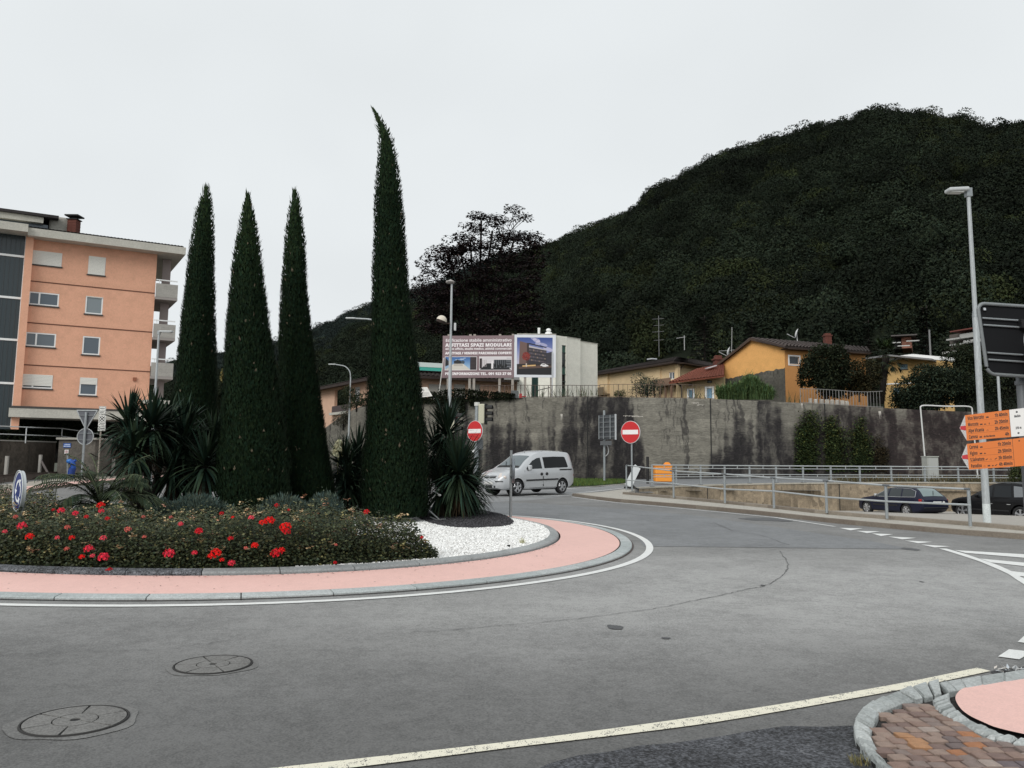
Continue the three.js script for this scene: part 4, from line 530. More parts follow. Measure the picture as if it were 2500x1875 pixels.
// ---- pink apartment block on the left
{
  const zf = (x, y) => [x / 2.676, 480 + y / 2.676], A = xz(75, 55.2), Bp = xz(374, 59.0), f = new Fac(A, Bp), yB = f.uv(250, 1003)[1], R = f.uv(...zf(1002, 800))[0], yT = f.uv(...zf(700, 345))[1] + .1, L = f.uv(...zf(165, 800))[0];
  const base = f.at((L + R) / 2, yB, -4); const t = thing('apartment_building', base, 'pink plastered apartment block with white roller shutters and a glass stairwell strip', 'building');
  const W = (a, b, c, d) => f.rect(a / 2.676, b / 2.676, 480 + c / 2.676, 480 + d / 2.676);
  const rows = [[213, 411, 360, 450, 583, 695, 393, 512], [189, 388, 627, 712, 559, 673, 653, 768], [164, 363, 890, 980, 536, 652, 914, 1033], [135, 339, 1162, 1252, 512, 629, 1183, 1298]];
  const ws = rows.map(([a, b, c, d, e, g, h, k]) => [W(a, b, c, d), W(e, g, h, k)]); const u0 = ws.reduce((s, w) => s + w[0][0], 0) / 4, u1 = ws.reduce((s, w) => s + w[0][1], 0) / 4, u2 = ws.reduce((s, w) => s + w[1][0], 0) / 4, u3 = ws.reduce((s, w) => s + w[1][1], 0) / 4;
  ws.forEach((w) => { w[0][0] = u0; w[0][1] = u1; w[1][0] = u2; w[1][1] = u3; });
  const pk = plaster([.83, .45, .305]), wl = meshW('wall', [f.wall([[L, yB], [R, yB], [R, yT], [L, yT]], ws.flat()), f.box(L, R - .05, yB, yT - .02, -9, -8.7)], pk, t);
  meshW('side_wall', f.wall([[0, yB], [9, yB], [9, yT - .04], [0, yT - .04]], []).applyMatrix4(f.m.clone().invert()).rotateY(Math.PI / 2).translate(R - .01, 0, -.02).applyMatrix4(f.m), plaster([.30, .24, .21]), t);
  const opt = [[{ shut: 1 }, { shut: 1 }], [{ split: .35, pane: GLASSB }, { pane: M([.22, .255, .27], .15), shut: .06 }], [{ split: .35, pane: M([.13, .155, .175], .12), curtain: .7 }, { pane: GLASSB }], [{ shut: .82, split: .35 }, { shut: .38, pane: GLASSB }]];
  ws.forEach((w, i) => w.forEach((q, j) => windowAt(f, wl, q, { fw: .085, deep: .07, ...opt[i][j] })));
  for (const [x, y, x2, y2] of [[198, 553, 1018, 630], [172, 823, 998, 885], [145, 1098, 978, 1143]]) { const y0 = (f.uv(...zf(x, y))[1] + f.uv(...zf(x2, y2))[1]) / 2; meshW('string_course', [f.box(L + .02, R - .01, y0 - .035, y0 + .035, -.01, .022)], M([.16, .07, .045], .95), wl); }
  // pilaster and glazed stair strip standing proud of the wall
  const pl = f.uv(...zf(62, 1440))[0], pr = L + .15; meshW('pilaster', f.box(pl + .12, pr - .02, yB - 1.4, yT + .2, -.3, .5), pk, t);
  const gu1 = pl + .11, gu0 = gu1 - 2.6; const glz = meshW('stair_glazing', f.box(gu0, gu1, yB - 1.4, yT + .2, .15, .2), M([.028, .042, .048], .22), t);
  const floors = [[40, 385], [40, 660], [40, 935], [40, 1220]].map(([x, y]) => f.uv(...zf(x, y))[1]);
  for (const y of floors) meshW('transom', f.box(gu0, gu1 + .01, y - .07, y + .07, .14, .27), WHITE, glz);
  for (let i = 0; i < 10; i++) meshW('mullion', f.box(gu1 - .03 - i * .27, gu1 + .005 - i * .27, yB - 1.3, yT + .15, .19, .225), i ? M([.045, .055, .06], .5) : WHITE, glz);
  // eave slab, roof, penthouse, chimney
  const e0 = f.uv(...zf(268, 245))[1], ov = 1.05, ru = R + 1.75; const sl = meshW('eave', [f.box(L - .25, ru, yT - .02, yT + .5, -10, ov), f.box(gu0 - 4, L - .25, yT + .08, yT + .6, -10, ov + .5)], CREAM, t);
  const c1 = [f.at(L - .2, yT + .52, ov - .15), f.at(ru - .15, yT + .52, ov - .15), f.at(ru - 2.6, yT + 1.6, -4.6), f.at(L - 1, yT + 1.75, -4.6)]; const rf = meshW('roof', roofSlope(...c1), ROOFD, t);
  const c2 = [f.at(ru - .15, yT + .52, ov - .15), f.at(ru - .15, yT + .52, -10), f.at(ru - 2.6, yT + 1.6, -4.7), f.at(ru - 2.61, yT + 1.6, -4.6)]; meshW('roof', roofSlope(...c2), ROOFD, t);
  { const u = f.uv(179, 560)[0] + .05; chimney(rf, f.at(u, yT + .72, -.9), .62, 1.15, true, M([.30, .46, .42], .6)); }
  const ph = meshW('penthouse', [f.box(gu0 - 5, L + 1.0, yT + .5, yT + 1.0, -6, -.8), f.box(gu0 - 5, L + .6, yT + 1.3, yT + 1.7, -6, -.5)], CREAM, t); meshW('penthouse_window', f.box(gu0 - 5, L + .9, yT + 1.0, yT + 1.3, -5.8, -.95), GLASSB, ph); meshW('roof', f.box(gu0 - 5.2, L + 1.5, yT + 1.71, yT + 1.9, -6.3, -.3), ROOFD, ph);
  const st = meshW('stack_housing', [f.put(rbox(1.9, 1.5, 2, .2, L + 1.9, yT + 1.3, -2))], CONC, t);
  // balconies on the end wall, one per floor
  const by = [575, 838, 1090].map((y) => f.uv(...zf(1090, y))[1]);
  by.forEach((y, i) => { const b = meshW('balcony', [f.box(R + .01, ru - .25, y - 1.15, y - .97, -5.5, .2)], M([.33, .30, .28], .9), t); meshW('parapet', [f.box(R + .02, ru - .26, y - .965, y + .0, .12, .21), f.box(ru - .34, ru - .25, y - .965, y, -5.5, .115)], M([.44, .42, .39], .9, { map: concMap }), b); meshW('rail', f.box(R + .02, ru - .3, y + .22, y + .30, .12, .18), WHITE, b); meshW('rail', f.box(R + .2, R + .25, y + .0, y + .22, .13, .17), WHITE, b); });
  for (let i = 0; i < 4; i++) { const yTop = i ? by[i - 1] - 1.16 : yT - .03, yBot = i < 3 ? by[i] - .96 : by[2] - 3.2; meshW('partition', f.box(R + .55, ru - .62, yBot, yTop, -1.3, -1.2), M([.34, .285, .27], .9), t); meshW('balcony_door', f.box(R + .005, R + .03, yBot, yTop - .25, -1.15, -.25), M([.02, .018, .018], .2), t); }
  const yg = f.uv(...zf(1040, 1330))[1]; meshW('balcony', f.box(R - .4, ru + .2, yg - .3, yg - .05, -5.5, .8), CREAM, t);
  // ground slab with dark open carport below
  meshW('ground_slab', f.box(L - .5, R + 2.2, yB - .62, yB - .04, -9, .9), CREAM, t); meshW('ledge', f.box(L - .4, R + .4, yB - .035, yB + .10, -.2, .92), STONE, t); meshW('carport_wall', f.box(L - .5, R + 2, yB - 3.6, yB - .63, -9, -6), M([.05, .045, .04], .95), t);
  { const q = f.uv(...zf(880, 1193)); meshW('lamp', f.box(q[0] - .12, q[0] + .12, q[1] - .12, q[1] + .12, 0, .09), M([.30, .11, .06], .8), wl); }
}
// ---- low peach house on the terrace, behind the tallest cypress and the billboard
{
  const C = xz(958, 74), Lp = xz(770, 92), Rp = xz(1300, 79), f = new Fac(Lp, C), g = new Fac(C, Rp);
  const ye = g.uv(1040, 921)[1], y0 = 4.5, t = thing('peach_house', V(C[0], y0, C[1] - 3), 'low peach house with a dark tiled roof on the terrace behind the billboard', 'house'), pe = plaster([.72, .47, .34]);
  const wins = [f.rect(866, 878, 945, 980)], wg = [g.rect(1046, 1090, 938, 975), g.rect(1108, 1136, 938, 975), g.rect(1150, 1172, 938, 978)];
  const lg = f.rect(817, 852, 949, 990); const w1 = meshW('wall', [f.wall([[0, y0 - 3], [f.L, y0 - 3], [f.L, ye], [0, ye]], [...wins, lg])], pe, t), w2 = meshW('wall', [g.wall([[0, y0], [g.L, y0], [g.L, ye], [0, ye]], wg)], pe, t);
  windowAt(f, w1, wins[0], { shut: 1, shutM: M([.55, .56, .55], .7), sill: 0 }); wg.forEach((q) => windowAt(g, w2, q, { shut: .75, shutM: M([.5, .47, .42], .7), sill: 0 }));
  meshW('loggia', f.box(lg[0], lg[1], lg[2], lg[3], -2.0, -1.9), M([.16, .085, .06], .9), w1); { const q = f.rect(816, 852, 985, 1006); meshW('balcony_rail', [f.box(q[0] - .3, q[1] + .2, q[2], q[3] - .2, .05, .15)], M([.07, .05, .05], .8), w1); meshW('balcony_slab', f.box(q[0] - .4, q[1] + .3, q[2] - .25, q[2], -.2, .4), CREAM, w1); }
  const q0 = f.uv(785, 942), ov = 1.1; const R0 = f.at(-1.4, ye, ov), R1 = f.at(f.L + .8, ye, ov), R2 = f.at(f.L - 2, ye + 1.35, -5), R3 = f.at(-1.4, ye + 1.35, -5); meshW('roof', roofSlope(R0, R1, R2, R3, .3, .22), ROOFB, t);
  meshW('roof', roofSlope(g.at(-.6, ye, ov), g.at(g.L, ye, ov), g.at(g.L, ye + 1.75, -5), g.at(2, ye + 1.5, -5), .42, .22), ROOFB, t); meshW('soffit', [f.box(-1.3, f.L + .2, ye - .1, ye - .02, -.2, 1.0), g.box(-.2, g.L, ye - .1, ye - .02, -.2, 1.0)], M([.10, .06, .045], .9), t);
  const aw = g.rect(1016, 1082, 885, 893); meshW('awning', [g.box(aw[0], aw[1] + 3, aw[2], aw[3] + .12, -1.5, -1.2)], M([.62, .66, .64], .7), t); meshW('awning_cloth', plankQ(g.at(aw[0], aw[2] - .02, -1.2), g.at(aw[1] + 3, aw[2] - .02, -1.2), g.at(aw[1] + 3, aw[2] - .42, -.3), g.at(aw[0], aw[2] - .42, -.3)), M([.02, .24, .19], .8, { side: THREE.DoubleSide }), t); meshW('roof_house', g.box(aw[0] - 2, aw[1] + 3, ye + .8, aw[2] - .5, -4, -2), M([.08, .08, .075], .9), t);
}
function plankQ(a, b, c, d) { return tris([a, b, c, a, c, d].flatMap((p) => [p.x, p.y, p.z])); }
// ---- white flat-roofed building behind the billboard
{
  const P = [xz(1262, 76), xz(1356, 76)], f = new Fac(P[0], P[1]), y0 = 5.6, yr = f.uv(1352, 817)[1]; const t = thing('white_building', V(f.at(2, y0, -3).x, y0, f.at(2, y0, -3).z), 'white flat-roofed building with a dark green vertical window strip beside the billboard', 'building'), wm = plaster([.93, .92, .83]);
  const door = f.rect(1298, 1314, 905, 982); const w1 = meshW('wall', [f.wall([[0, y0], [f.L, y0], [f.L, yr], [0, yr]], [door]), f.box(f.L - .3, f.L, y0, yr, -10, -.31)], wm, t); windowAt(f, w1, door, { frame: M([.015, .05, .04], .5), pane: M([.012, .035, .03], .15), sill: 0, fw: .1 }); meshW('canopy', f.box(f.uv(1231, 930)[0], f.uv(1268, 930)[0], f.uv(1250, 931)[1], f.uv(1250, 925)[1], 0, 1.6), M([.25, .25, .25], .7), w1);
  const h = new Fac(xz(1354, 76.4), xz(1384, 77.4)), yh = h.uv(1368, 820)[1], st = h.rect(1372, 1382, 843, 985); const w2 = meshW('wall', [h.wall([[0, y0], [h.L, y0], [h.L, yh], [0, yh]], [st]), h.box(.1, h.L, y0, yh - .02, -8, -.31)], wm, t);
  const n = 8; for (let i = 0; i < n; i++) { const a = lerp(st[2], st[3], i / n), b = lerp(st[2], st[3], (i + 1) / n); meshW('strip_window', h.box(st[0] + .02, st[1] - .02, a + .04, b - .04, -.2, -.12), i % 3 === 1 ? M([.02, .085, .06], .35) : M([.014, .018, .018], .1), w2); meshW('transom', h.box(st[0], st[1], b - .04, b + .04, -.22, -.06), M([.03, .05, .045], .5), w2); }
  const k = new Fac(xz(1382, 77.4), xz(1417, 78.8)), yk = k.uv(1400, 826)[1]; meshW('wall', [k.box(0, k.L, y0, yk, -8, .0)], wm, t);
  const m = new Fac(xz(1415.5, 79.2), xz(1459, 81)), ym = m.uv(1438, 837)[1]; meshW('wall', [m.box(0, m.L, y0, ym, -9, 0)], wm, t);
  meshW('parapet_cap', [f.box(-.05, f.L + .05, yr, yr + .07, -.4, .05), k.box(-.03, k.L + .03, yk, yk + .06, -.4, .04), m.box(-.03, m.L + .03, ym, ym + .06, -.4, .04)], CREAM, t);
  { const a = f.uv(1341, 812), b = f.uv(1317, 812); meshW('roof_vent', [f.put(new THREE.SphereGeometry(.24, 12, 8).scale(1, .8, 1).translate(a[0], yr + .62, -1.5)), f.put(cyl(.5, .3, .42, a[0], yr, -1.5, 10))], WHITE, t); meshW('roof_vent', f.put(cyl(.1, .13, .85, b[0], yr, -1.5, 8)), WHITE, t); }
}
// ---- cream house with a hipped roof
{
  const C = xz(1656, 80), Lp = xz(1458, 93), Rp = xz(1742, 85), f = new Fac(Lp, C), g = new Fac(C, Rp), ye = f.at(0, (g.uv(1657, 884)[1] + f.uv(1470, 912)[1]) / 2).y, y0 = 6, t = thing('cream_house', V(C[0], y0, C[1] - 4), 'cream two-storey house with a dark hipped roof and brown roller shutters', 'house'), cr = plaster([.76, .585, .36]), z = (x, y) => [1450 + x / 6.32, 840 + y / 6.32], W = (F, a, b, c, d) => { const [x0, y0] = z(a, c), [x1, y1] = z(b, d); return F.rect(x0, x1, y0, y1); };
  const wf = [W(f, 137, 205, 572, 685), W(f, 323, 425, 538, 655), W(f, 578, 660, 500, 625), W(f, 872, 957, 462, 595), W(f, 1155, 1240, 432, 545)], wg = [W(g, 1475, 1560, 432, 500)];
  const bal = W(f, 1050, 1330, 560, 640); const w1 = meshW('wall', [f.wall([[0, y0], [f.L, y0], [f.L, ye], [0, ye]], wf)], cr, t), w2 = meshW('wall', [g.wall([[0, y0], [g.L, y0], [g.L, ye], [0, ye]], wg)], cr, t);
  const brn = M([.28, .20, .16], .8); windowAt(f, w1, wf[0], { shut: .3, shutM: brn, split: .6 }); windowAt(f, w1, wf[1], { shut: .86, shutM: brn, sillM: WHITE }); windowAt(f, w1, wf[2], { split: .4, pane: GLASSB, frame: M([.12, .26, .24], .6) }); windowAt(f, w1, wf[3], { shut: 1, shutM: brn }); windowAt(f, w1, wf[4], { split: .5, pane: GLASSB, sill: 0 }); windowAt(g, w2, wg[0], { split: .5 });
  const rec = W(f, 1040, 1050, 350, 800); meshW('wall_pier', f.box(f.uv(...z(60, 600))[0] - .5, f.uv(...z(250, 600))[0], y0, ye - .03, 0, .35), cr, t); meshW('wall_pier', f.box(f.uv(...z(250, 600))[0] + .02, rec[0], y0, ye - .04, .003, .12), cr, w1);
  const b1 = meshW('balcony', f.box(bal[0], bal[1], bal[2] - .1, bal[2] + .15, 0, 1.2), M([.20, .13, .09], .9), t); meshW('balcony_panel', f.box(bal[0], bal[1], bal[2] + .16, bal[3] + .1, 1.1, 1.18), M([.22, .14, .095], .9), b1); for (let i = 0; i < 4; i++) meshW('balcony_post', f.box(lerp(bal[0], bal[1] - .15, i / 3), lerp(bal[0], bal[1] - .15, i / 3) + .13, y0, bal[2] - .1, .9, 1.05), M([.2, .12, .08], .9), b1);
  const b2 = W(f, 62, 262, 680, 800); meshW('balcony', [f.box(b2[0] - .4, b2[1], b2[2] + .2, b2[3], .9, 1.0), f.box(b2[0] - .4, b2[1], b2[2], b2[2] + .18, 0, 1.0)], M([.21, .16, .10], .9), t);
  const ov = .9, ry = ye + 1.75; const K = f.at(f.L + .55, ye - .05, ov), AP = D(1654, 871.5, 86); const r1 = roofSlope(f.at(-1, ye - .05, ov), K, AP, D(1452, 909, 99), .3, .16), r2 = roofSlope(K.clone(), g.at(g.L + 1.5, ye - .05, ov), D(1744, 889, 91), AP.clone(), .3, .16); const rf = meshW('roof', r1, ROOFB, t); meshW('roof', r2, ROOFB, t); meshW('soffit', [f.box(-.9, f.L + .2, ye - .22, ye - .16, -.2, .85), g.box(-.2, g.L + 1, ye - .22, ye - .16, -.2, .85)], BROWNP, t);
  { const a = f.uv(...z(585, 320)); const p = f.at(a[0], ry - .2, -3.5); const an = meshW('aerial', [bar(p, p.clone().add(V(0, 4.4, 0)), .035, 6), ...[1, 1.9, 2.6, 3.3].map((h, i) => bar(p.clone().add(V(-.55 - .15 * (i % 2), h + .7, 0)), p.clone().add(V(.55, h + .8, 0)), .022, 5))], M([.22, .22, .22], .6, { metalness: .5 }), rf); const b = f.at(f.uv(...z(965, 230))[0], ry, -3.5); meshW('aerial', [bar(b, b.clone().add(V(0, 1.5, 0)), .04, 6), bar(b.clone().add(V(-.8, 1.2, 0)), b.clone().add(V(.1, 1.35, 0)), .03, 5)], M([.4, .4, .4], .6), rf); }
  meshW('downpipe', tube([g.at(.5, ye - .2, .5), g.at(.35, ye - .6, .1), g.at(.33, ye - 1, .08), g.at(.33, y0, .08)], .06, 12, 6), BROWNP, t); { const q = f.uv(...z(700, 297)); meshW('skylight', plank(f.at(q[0] - .4, ye + 1.0, -1.6), f.at(q[0] + .4, ye + 1.0, -1.6), .7, .12), M([.5, .52, .55], .3), rf); }
}
// ---- small lean-to house with an old red tile roof
{
  const A = xz(1652, 74), Bp = xz(1772, 73), f = new Fac(A, Bp), z = (x, y) => [1650 + x / 4.424, 800 + y / 4.424], W = (a, b, c, d) => { const [x0, y0] = z(a, c), [x1, y1] = z(b, d); return f.rect(x0, x1, y0, y1); }, y0 = 6, yl = f.uv(...z(30, 600))[1], yr = f.uv(...z(515, 528))[1];
  const t = thing('red_roof_house', V(...[f.at(2, y0, -2).x, y0, f.at(2, y0, -2).z]), 'small low house with old red tiles and light blue shutters beside the orange gable', 'house'), w = [W(335, 392, 655, 765), W(138, 184, 675, 765), W(338, 392, 568, 598), W(133, 178, 600, 628)], wl = meshW('wall', [f.wall([[0, y0], [f.L, y0], [f.L, yr], [0, yl]], w)], plaster([.62, .48, .28]), t);
  const bl = M([.20, .36, .50], .7); windowAt(f, wl, w[0], { shut: 1, shutM: bl, trim: .16, sill: 0 }); windowAt(f, wl, w[1], { shut: 1, shutM: bl, trim: .14, sill: 0 }); for (const q of [w[2], w[3]]) windowAt(f, wl, q, { frame: BROWNP, sill: 0 });
  const e0 = D(1633, 934, 72.6), e1 = D(1768, 917, 72), r1 = D(1768, 888, 75.5), r0 = D(1700, 902, 76.5); const rf = meshW('roof', roofSlope(e0, e1, r1, r0, .26, .12), ROOFR, t); { const p = D(1735, 897, 74.5); meshW('skylight', plank(p.clone().add(V(-.45, -.12, .2)), p.clone().add(V(.45, .16, 0)), .5, .08), M([.55, .57, .6], .3), rf); }
  const c = D(1753, 894, 76); chimney(rf, c.clone().add(V(0, -.5, 0)), .75, 1.05, false); meshW('cap', [box(.95, .12, .95, c.x, c.y + .62, c.z), box(.6, .3, .6, c.x, c.y + .82, c.z)], brickM, rf); meshW('downpipe', tube([D(1650, 934, 73), D(1661, 941, 73), D(1664, 950, 73.6), D(1664, 975, 73.6)], .07, 12, 6), dark, t);
}
// ---- orange house with a big blank gable
{
  const A = xz(1767.5, 75.5), C = xz(1919.5, 70), Rp = xz(2118, 73), f = new Fac(A, C), g = new Fac(C, Rp), z = (x, y) => [1650 + x / 4.424, 800 + y / 4.424], y0 = 5.8, U = (x, y) => f.uv(...z(x, y));
  const eL = U(520, 383), rg = U(832, 128), eR = U(1192, 216), t = thing('orange_house', V(C[0], y0, C[1] - 5), 'bright orange house with a blank gable half patched with grey render', 'house'), or = plaster([.82, .44, .15]);
  const P = [[0, y0], [f.L, y0], [f.L, eR[1]], [rg[0], rg[1]], [0, eL[1]]]; const w1 = meshW('gable_wall', [f.wall(P, [])], or, t);
  const jag = []; const R = rng(5); for (let i = 0; i <= 26; i++) { const s = i / 26, a = U(522, 556), m = U(880, 492), b = U(1196, 428); const u = s < .55 ? lerp(a[0], m[0], s / .55) : lerp(m[0], b[0], (s - .55) / .45), y = s < .55 ? lerp(a[1], m[1], s / .55) : lerp(m[1], b[1], (s - .55) / .45); jag.push([Math.min(u, f.L - .005), y + (R() - .5) * .16]); }
  meshW('render_patch', f.put(uvm(new THREE.ExtrudeGeometry(new THREE.Shape([[0.02, y0], [f.L - .005, y0], ...jag.reverse()].map(([u, y]) => new THREE.Vector2(u, y))), { depth: .035, bevelEnabled: false }).translate(0, 0, .004))), M([.135, .145, .15], .95, { map: WALLMAP2 }), w1);
  const ye = eR[1], wn = [g.rect(...[1225, 1332].map((x) => z(x, 0)[0]), z(0, 312)[1], z(0, 395)[1]), g.rect(...[1385, 1500].map((x) => z(x, 0)[0]), z(0, 330)[1], z(0, 470)[1]), g.rect(2056, 2076, 890, 915)]; const w2 = meshW('wall', [g.wall([[0, y0], [g.L, y0], [g.L, ye], [0, ye]], wn)], plaster([.60, .29, .10]), t); windowAt(g, w2, wn[0], { fw: .04, trim: .12, sill: 0 }); windowAt(g, w2, wn[1], { frame: M([.03, .05, .04], .6), shut: 1, shutM: M([.02, .04, .035], .7), sill: 0 }); windowAt(g, w2, wn[2], { frame: BROWNP });  // side wall plaster darker than the gable: its shade put into the colour
  // roof slopes: the long one runs back to the right from the ridge, the short verge falls to the left
  const ridge0 = f.at(rg[0], rg[1] + .12, .35), eaveR0 = g.at(-.5, ye + .02, .75), eaveR1 = g.at(g.L, ye + .02, .75), ridge1 = D(2120, 848, 80); const rf = meshW('roof', roofSlope(eaveR0, eaveR1, ridge1, ridge0, .34, .14), ROOFB, t); const eaveL0 = f.at(-.45, eL[1] - .14, .35), eaveL1 = f.at(-.45, eL[1] - .14, -9); meshW('roof', roofSlope(eaveL0, eaveL1, ridge0.clone().add(V(3, 0, -9)), ridge0, .4, .14), ROOFB, t);
  meshW('verge_board', [plank(ridge0.clone().add(V(0, -.12, .03)), eaveL0.clone().add(V(0, -.02, .03)), .06, .2), plank(ridge0.clone().add(V(0, -.12, .03)), f.at(f.L + .2, eR[1] + .05, .38), .06, .2)], BROWNP, t); meshW('soffit', g.box(-.2, g.L, ye - .16, ye - .08, -.2, .7), BROWNP, t);
  const dish = (px, py, zz, par) => { const p = D(px, py, zz), o = meshW('satellite_dish', new THREE.SphereGeometry(.8, 22, 8, 0, 6.2832, 0, .62).translate(0, -.72, 0).rotateX(-1.25).rotateY(1.25).translate(p.x - .05, p.y + .15, p.z), M([.62, .63, .62], .5, { side: THREE.DoubleSide }), par); meshW('dish_arm', [bar(p.clone().add(V(-.2, -.3, 0)), p.clone().add(V(-.95, .02, .2)), .035, 6), bar(p.clone().add(V(.05, -.7, 0)), p.clone().add(V(0, .15, 0)), .04, 6)], M([.55, .56, .56], .5), o); };
  dish(1945, 817, 76, rf); dish(1779, 861, 77, rf); { const p = D(1786, 868, 78); meshW('aerial', [bar(p, p.clone().add(V(.1, 2.7, 0)), .03, 6), bar(p.clone().add(V(-1.2, .4, 0)), p.clone().add(V(.6, .55, 0)), .025, 5)], M([.35, .35, .34], .6), rf); }
  const c = D(2020, 832, 77); chimney(rf, c.clone().add(V(0, -.6, 0)), .6, 1.0, false); meshW('cap', [box(.72, .1, .72, c.x, c.y + .47, c.z), box(.5, .16, .5, c.x, c.y + .6, c.z)], brickM, rf); meshW('roof_vent', box(.4, .3, .4, D(1925, 838, 74).x, D(1925, 838, 74).y, -74), dark, rf);
}
// ---- yellow house on the right, half hidden by shrubs
{
  const A = xz(2160, 82), Bp = xz(2330, 78), f = new Fac(A, Bp), z = (x, y) => [2050 + x / 4.916, 760 + y / 4.916], U = (x, y) => f.uv(...z(x, y)), pk = U(910, 545), l = U(575, 585), r = U(1415, 592), y0 = 5.5, t = thing('yellow_house', V(f.at(3, y0, -3).x, y0, f.at(3, y0, -3).z), 'yellow house with a white-edged shallow gable behind the shrubs, right of the palm', 'house');
  const w = [f.rect(2182, 2196, 946, 969), f.rect(2197, 2216, 889, 901)], wl = meshW('wall', [f.wall([[0, y0], [f.L, y0], [f.L, r[1] - .1], [pk[0], pk[1] - .12], [0, l[1] - .1]], w)], plaster([.72, .48, .20]), t); windowAt(f, wl, w[0], { pane: M([.20, .30, .36], .2), frame: M([.2, .3, .33], .6) }); windowAt(f, wl, w[1], { pane: M([.20, .30, .36], .2), frame: M([.2, .3, .33], .6) }); meshW('string_course', f.box(0, f.L, U(600, 872)[1] - .06, U(600, 872)[1] + .06, 0, .06), WHITE, wl);
  const a = f.at(l[0], l[1], .9), b = f.at(pk[0], pk[1], .9), c = f.at(r[0], r[1], .9); meshW('roof', [plank(a, b, 6, .16).translate(0, .08, -2.8), plank(b, c, 6, .16).translate(0, .08, -2.8)], GREYM, t); meshW('verge_board', [plank(a, b, .1, .34), plank(b, c, .1, .34)], WHITE, t); meshW('chimney', cyl(.09, .08, 2.6, D(2272, 870, 80).x, D(2272, 870, 80).y, -80, 8), GREYM, t);
}
// ---- terraced houses up the slope on the right
{
  const f = new Fac(xz(2176, 118), xz(2262, 116)), g = new Fac(xz(2290, 120), xz(2420, 112)), y = (px, py, F = f) => F.uv(px, py)[1]; const c = f.at(3, y(2200, 853), -4), t = thing('hillside_house', c, 'salmon house with white balconies among the trees up the slope, above the yellow house', 'house');
  const w = meshW('wall', [f.box(f.uv(2201, 830)[0], f.uv(2225, 830)[0], y(2210, 850), y(2210, 823), -6, 0)], plaster([.46, .21, .15]), t); meshW('recess', f.box(f.uv(2181, 830)[0], f.uv(2201, 830)[0], y(2190, 850), y(2190, 826), -6, -1), M([.03, .03, .03], .9), t); meshW('roof_slab', f.box(f.uv(2176, 824)[0], f.uv(2240, 824)[0], y(2210, 823), y(2210, 820), -6, 1.5), M([.10, .09, .085], .9), t); for (const [a, b, yy] of [[2180, 2200, 838], [2192, 2222, 846], [2213, 2245, 834]]) { const q = meshW('balcony', f.box(f.uv(a, yy)[0], f.uv(b, yy)[0], y(a, yy + 2.5), y(a, yy), 1, 1.15), M([.5, .5, .48], .8), t); meshW('rail', f.box(f.uv(a, yy)[0], f.uv(b, yy)[0], y(a, yy - 3.2), y(a, yy - 2.6), 1.02, 1.1), WHITE, q); }
  const c2 = g.at(6, y(2350, 850, g), -4), t2 = thing('hillside_house', c2, 'long grey house with stepped balconies behind the lamp post, above the yellow house', 'house'); const w2 = meshW('wall', g.box(g.uv(2300, 840)[0], g.uv(2420, 840)[0], y(2350, 858, g), y(2350, 808, g), -8, -1.5), M([.10, .085, .075], .9), t2); meshW('roof', g.box(g.uv(2325, 806)[0], g.uv(2425, 806)[0], y(2350, 808, g), y(2350, 805, g), -8, .5), M([.16, .05, .04], .9), t2);
  for (const [a, b, y1, y2] of [[2310, 2345, 826, 822], [2343, 2420, 826, 815], [2318, 2380, 840, 837], [2352, 2420, 840, 832], [2300, 2340, 858, 853]]) meshW('balcony', g.box(g.uv(a, y1)[0], g.uv(b, y1)[0], y(2350, y1, g), y(2350, y2, g), -1.4, 0), M([.42, .42, .40], .9), w2);
}
// ================================================================ street furniture, rails, signs
const GALV = M([.36, .39, .41], .5, { metalness: .35, map: concMap }), GALVL = M([.50, .53, .55], .55, { metalness: .2, map: concMap }), REDP = M([.55, .018, .022], .45), BLACK = M([.012, .012, .013], .5);
// ---- tube rail along the back kerb of the right pavement
{
  const posts = [[1529.4, 1135, 1194], [1644.7, 1148.6, 1212.7], [1770, 1156, 1225.4], [1889.7, 1165, 1237.6], [2018.5, 1172, 1249], [2165.5, 1183, 1262.5], [2369, 1192, 1280.6]].map(([x, a, b]) => { const g = G(x, b, .19), z = -g.z; return [g, D(x, a, z), z]; });
  const t = thing('tube_railing', posts[0][0], 'galvanised two-bar tube railing that slopes down along the back of the right pavement', 'railing');
  for (const [g, top] of posts) meshW('post', bar(V(g.x, .15, g.z), V(g.x, top.y, g.z), .038, 10), GALV, t);
  const lower = [1172, 1181, 1194, 1199, 1213.5, 1224, 1232.5];
  for (let i = 0; i + 1 < posts.length; i++) { const a = posts[i], b = posts[i + 1]; const P = (q, y, x) => { const p = D(x, y, q[2]); return V(q[0].x, p.y, q[0].z + .04); }; const xs = [1529.4, 1644.7, 1770, 1889.7, 2018.5, 2165.5, 2369]; meshW('top_rail', bar(V(a[0].x, a[1].y - .02, a[0].z + .04), V(b[0].x, b[1].y - .02, b[0].z + .04), .026, 8), GALVL, t); meshW('lower_rail', bar(P(a, lower[i], xs[i]), P(b, lower[i + 1], xs[i + 1]), .026, 8), GALVL, t); for (const q of [a, b]) meshW('sleeve', bar(V(q[0].x, q[1].y - .02, q[0].z + .04), V(lerp(q[0].x, q === a ? b[0].x : a[0].x, .05), lerp(q[1].y, q === a ? b[1].y : a[1].y, .05) - .02, lerp(q[0].z, q === a ? b[0].z : a[0].z, .05) + .04), .032, 8), STEELD, t); }
}
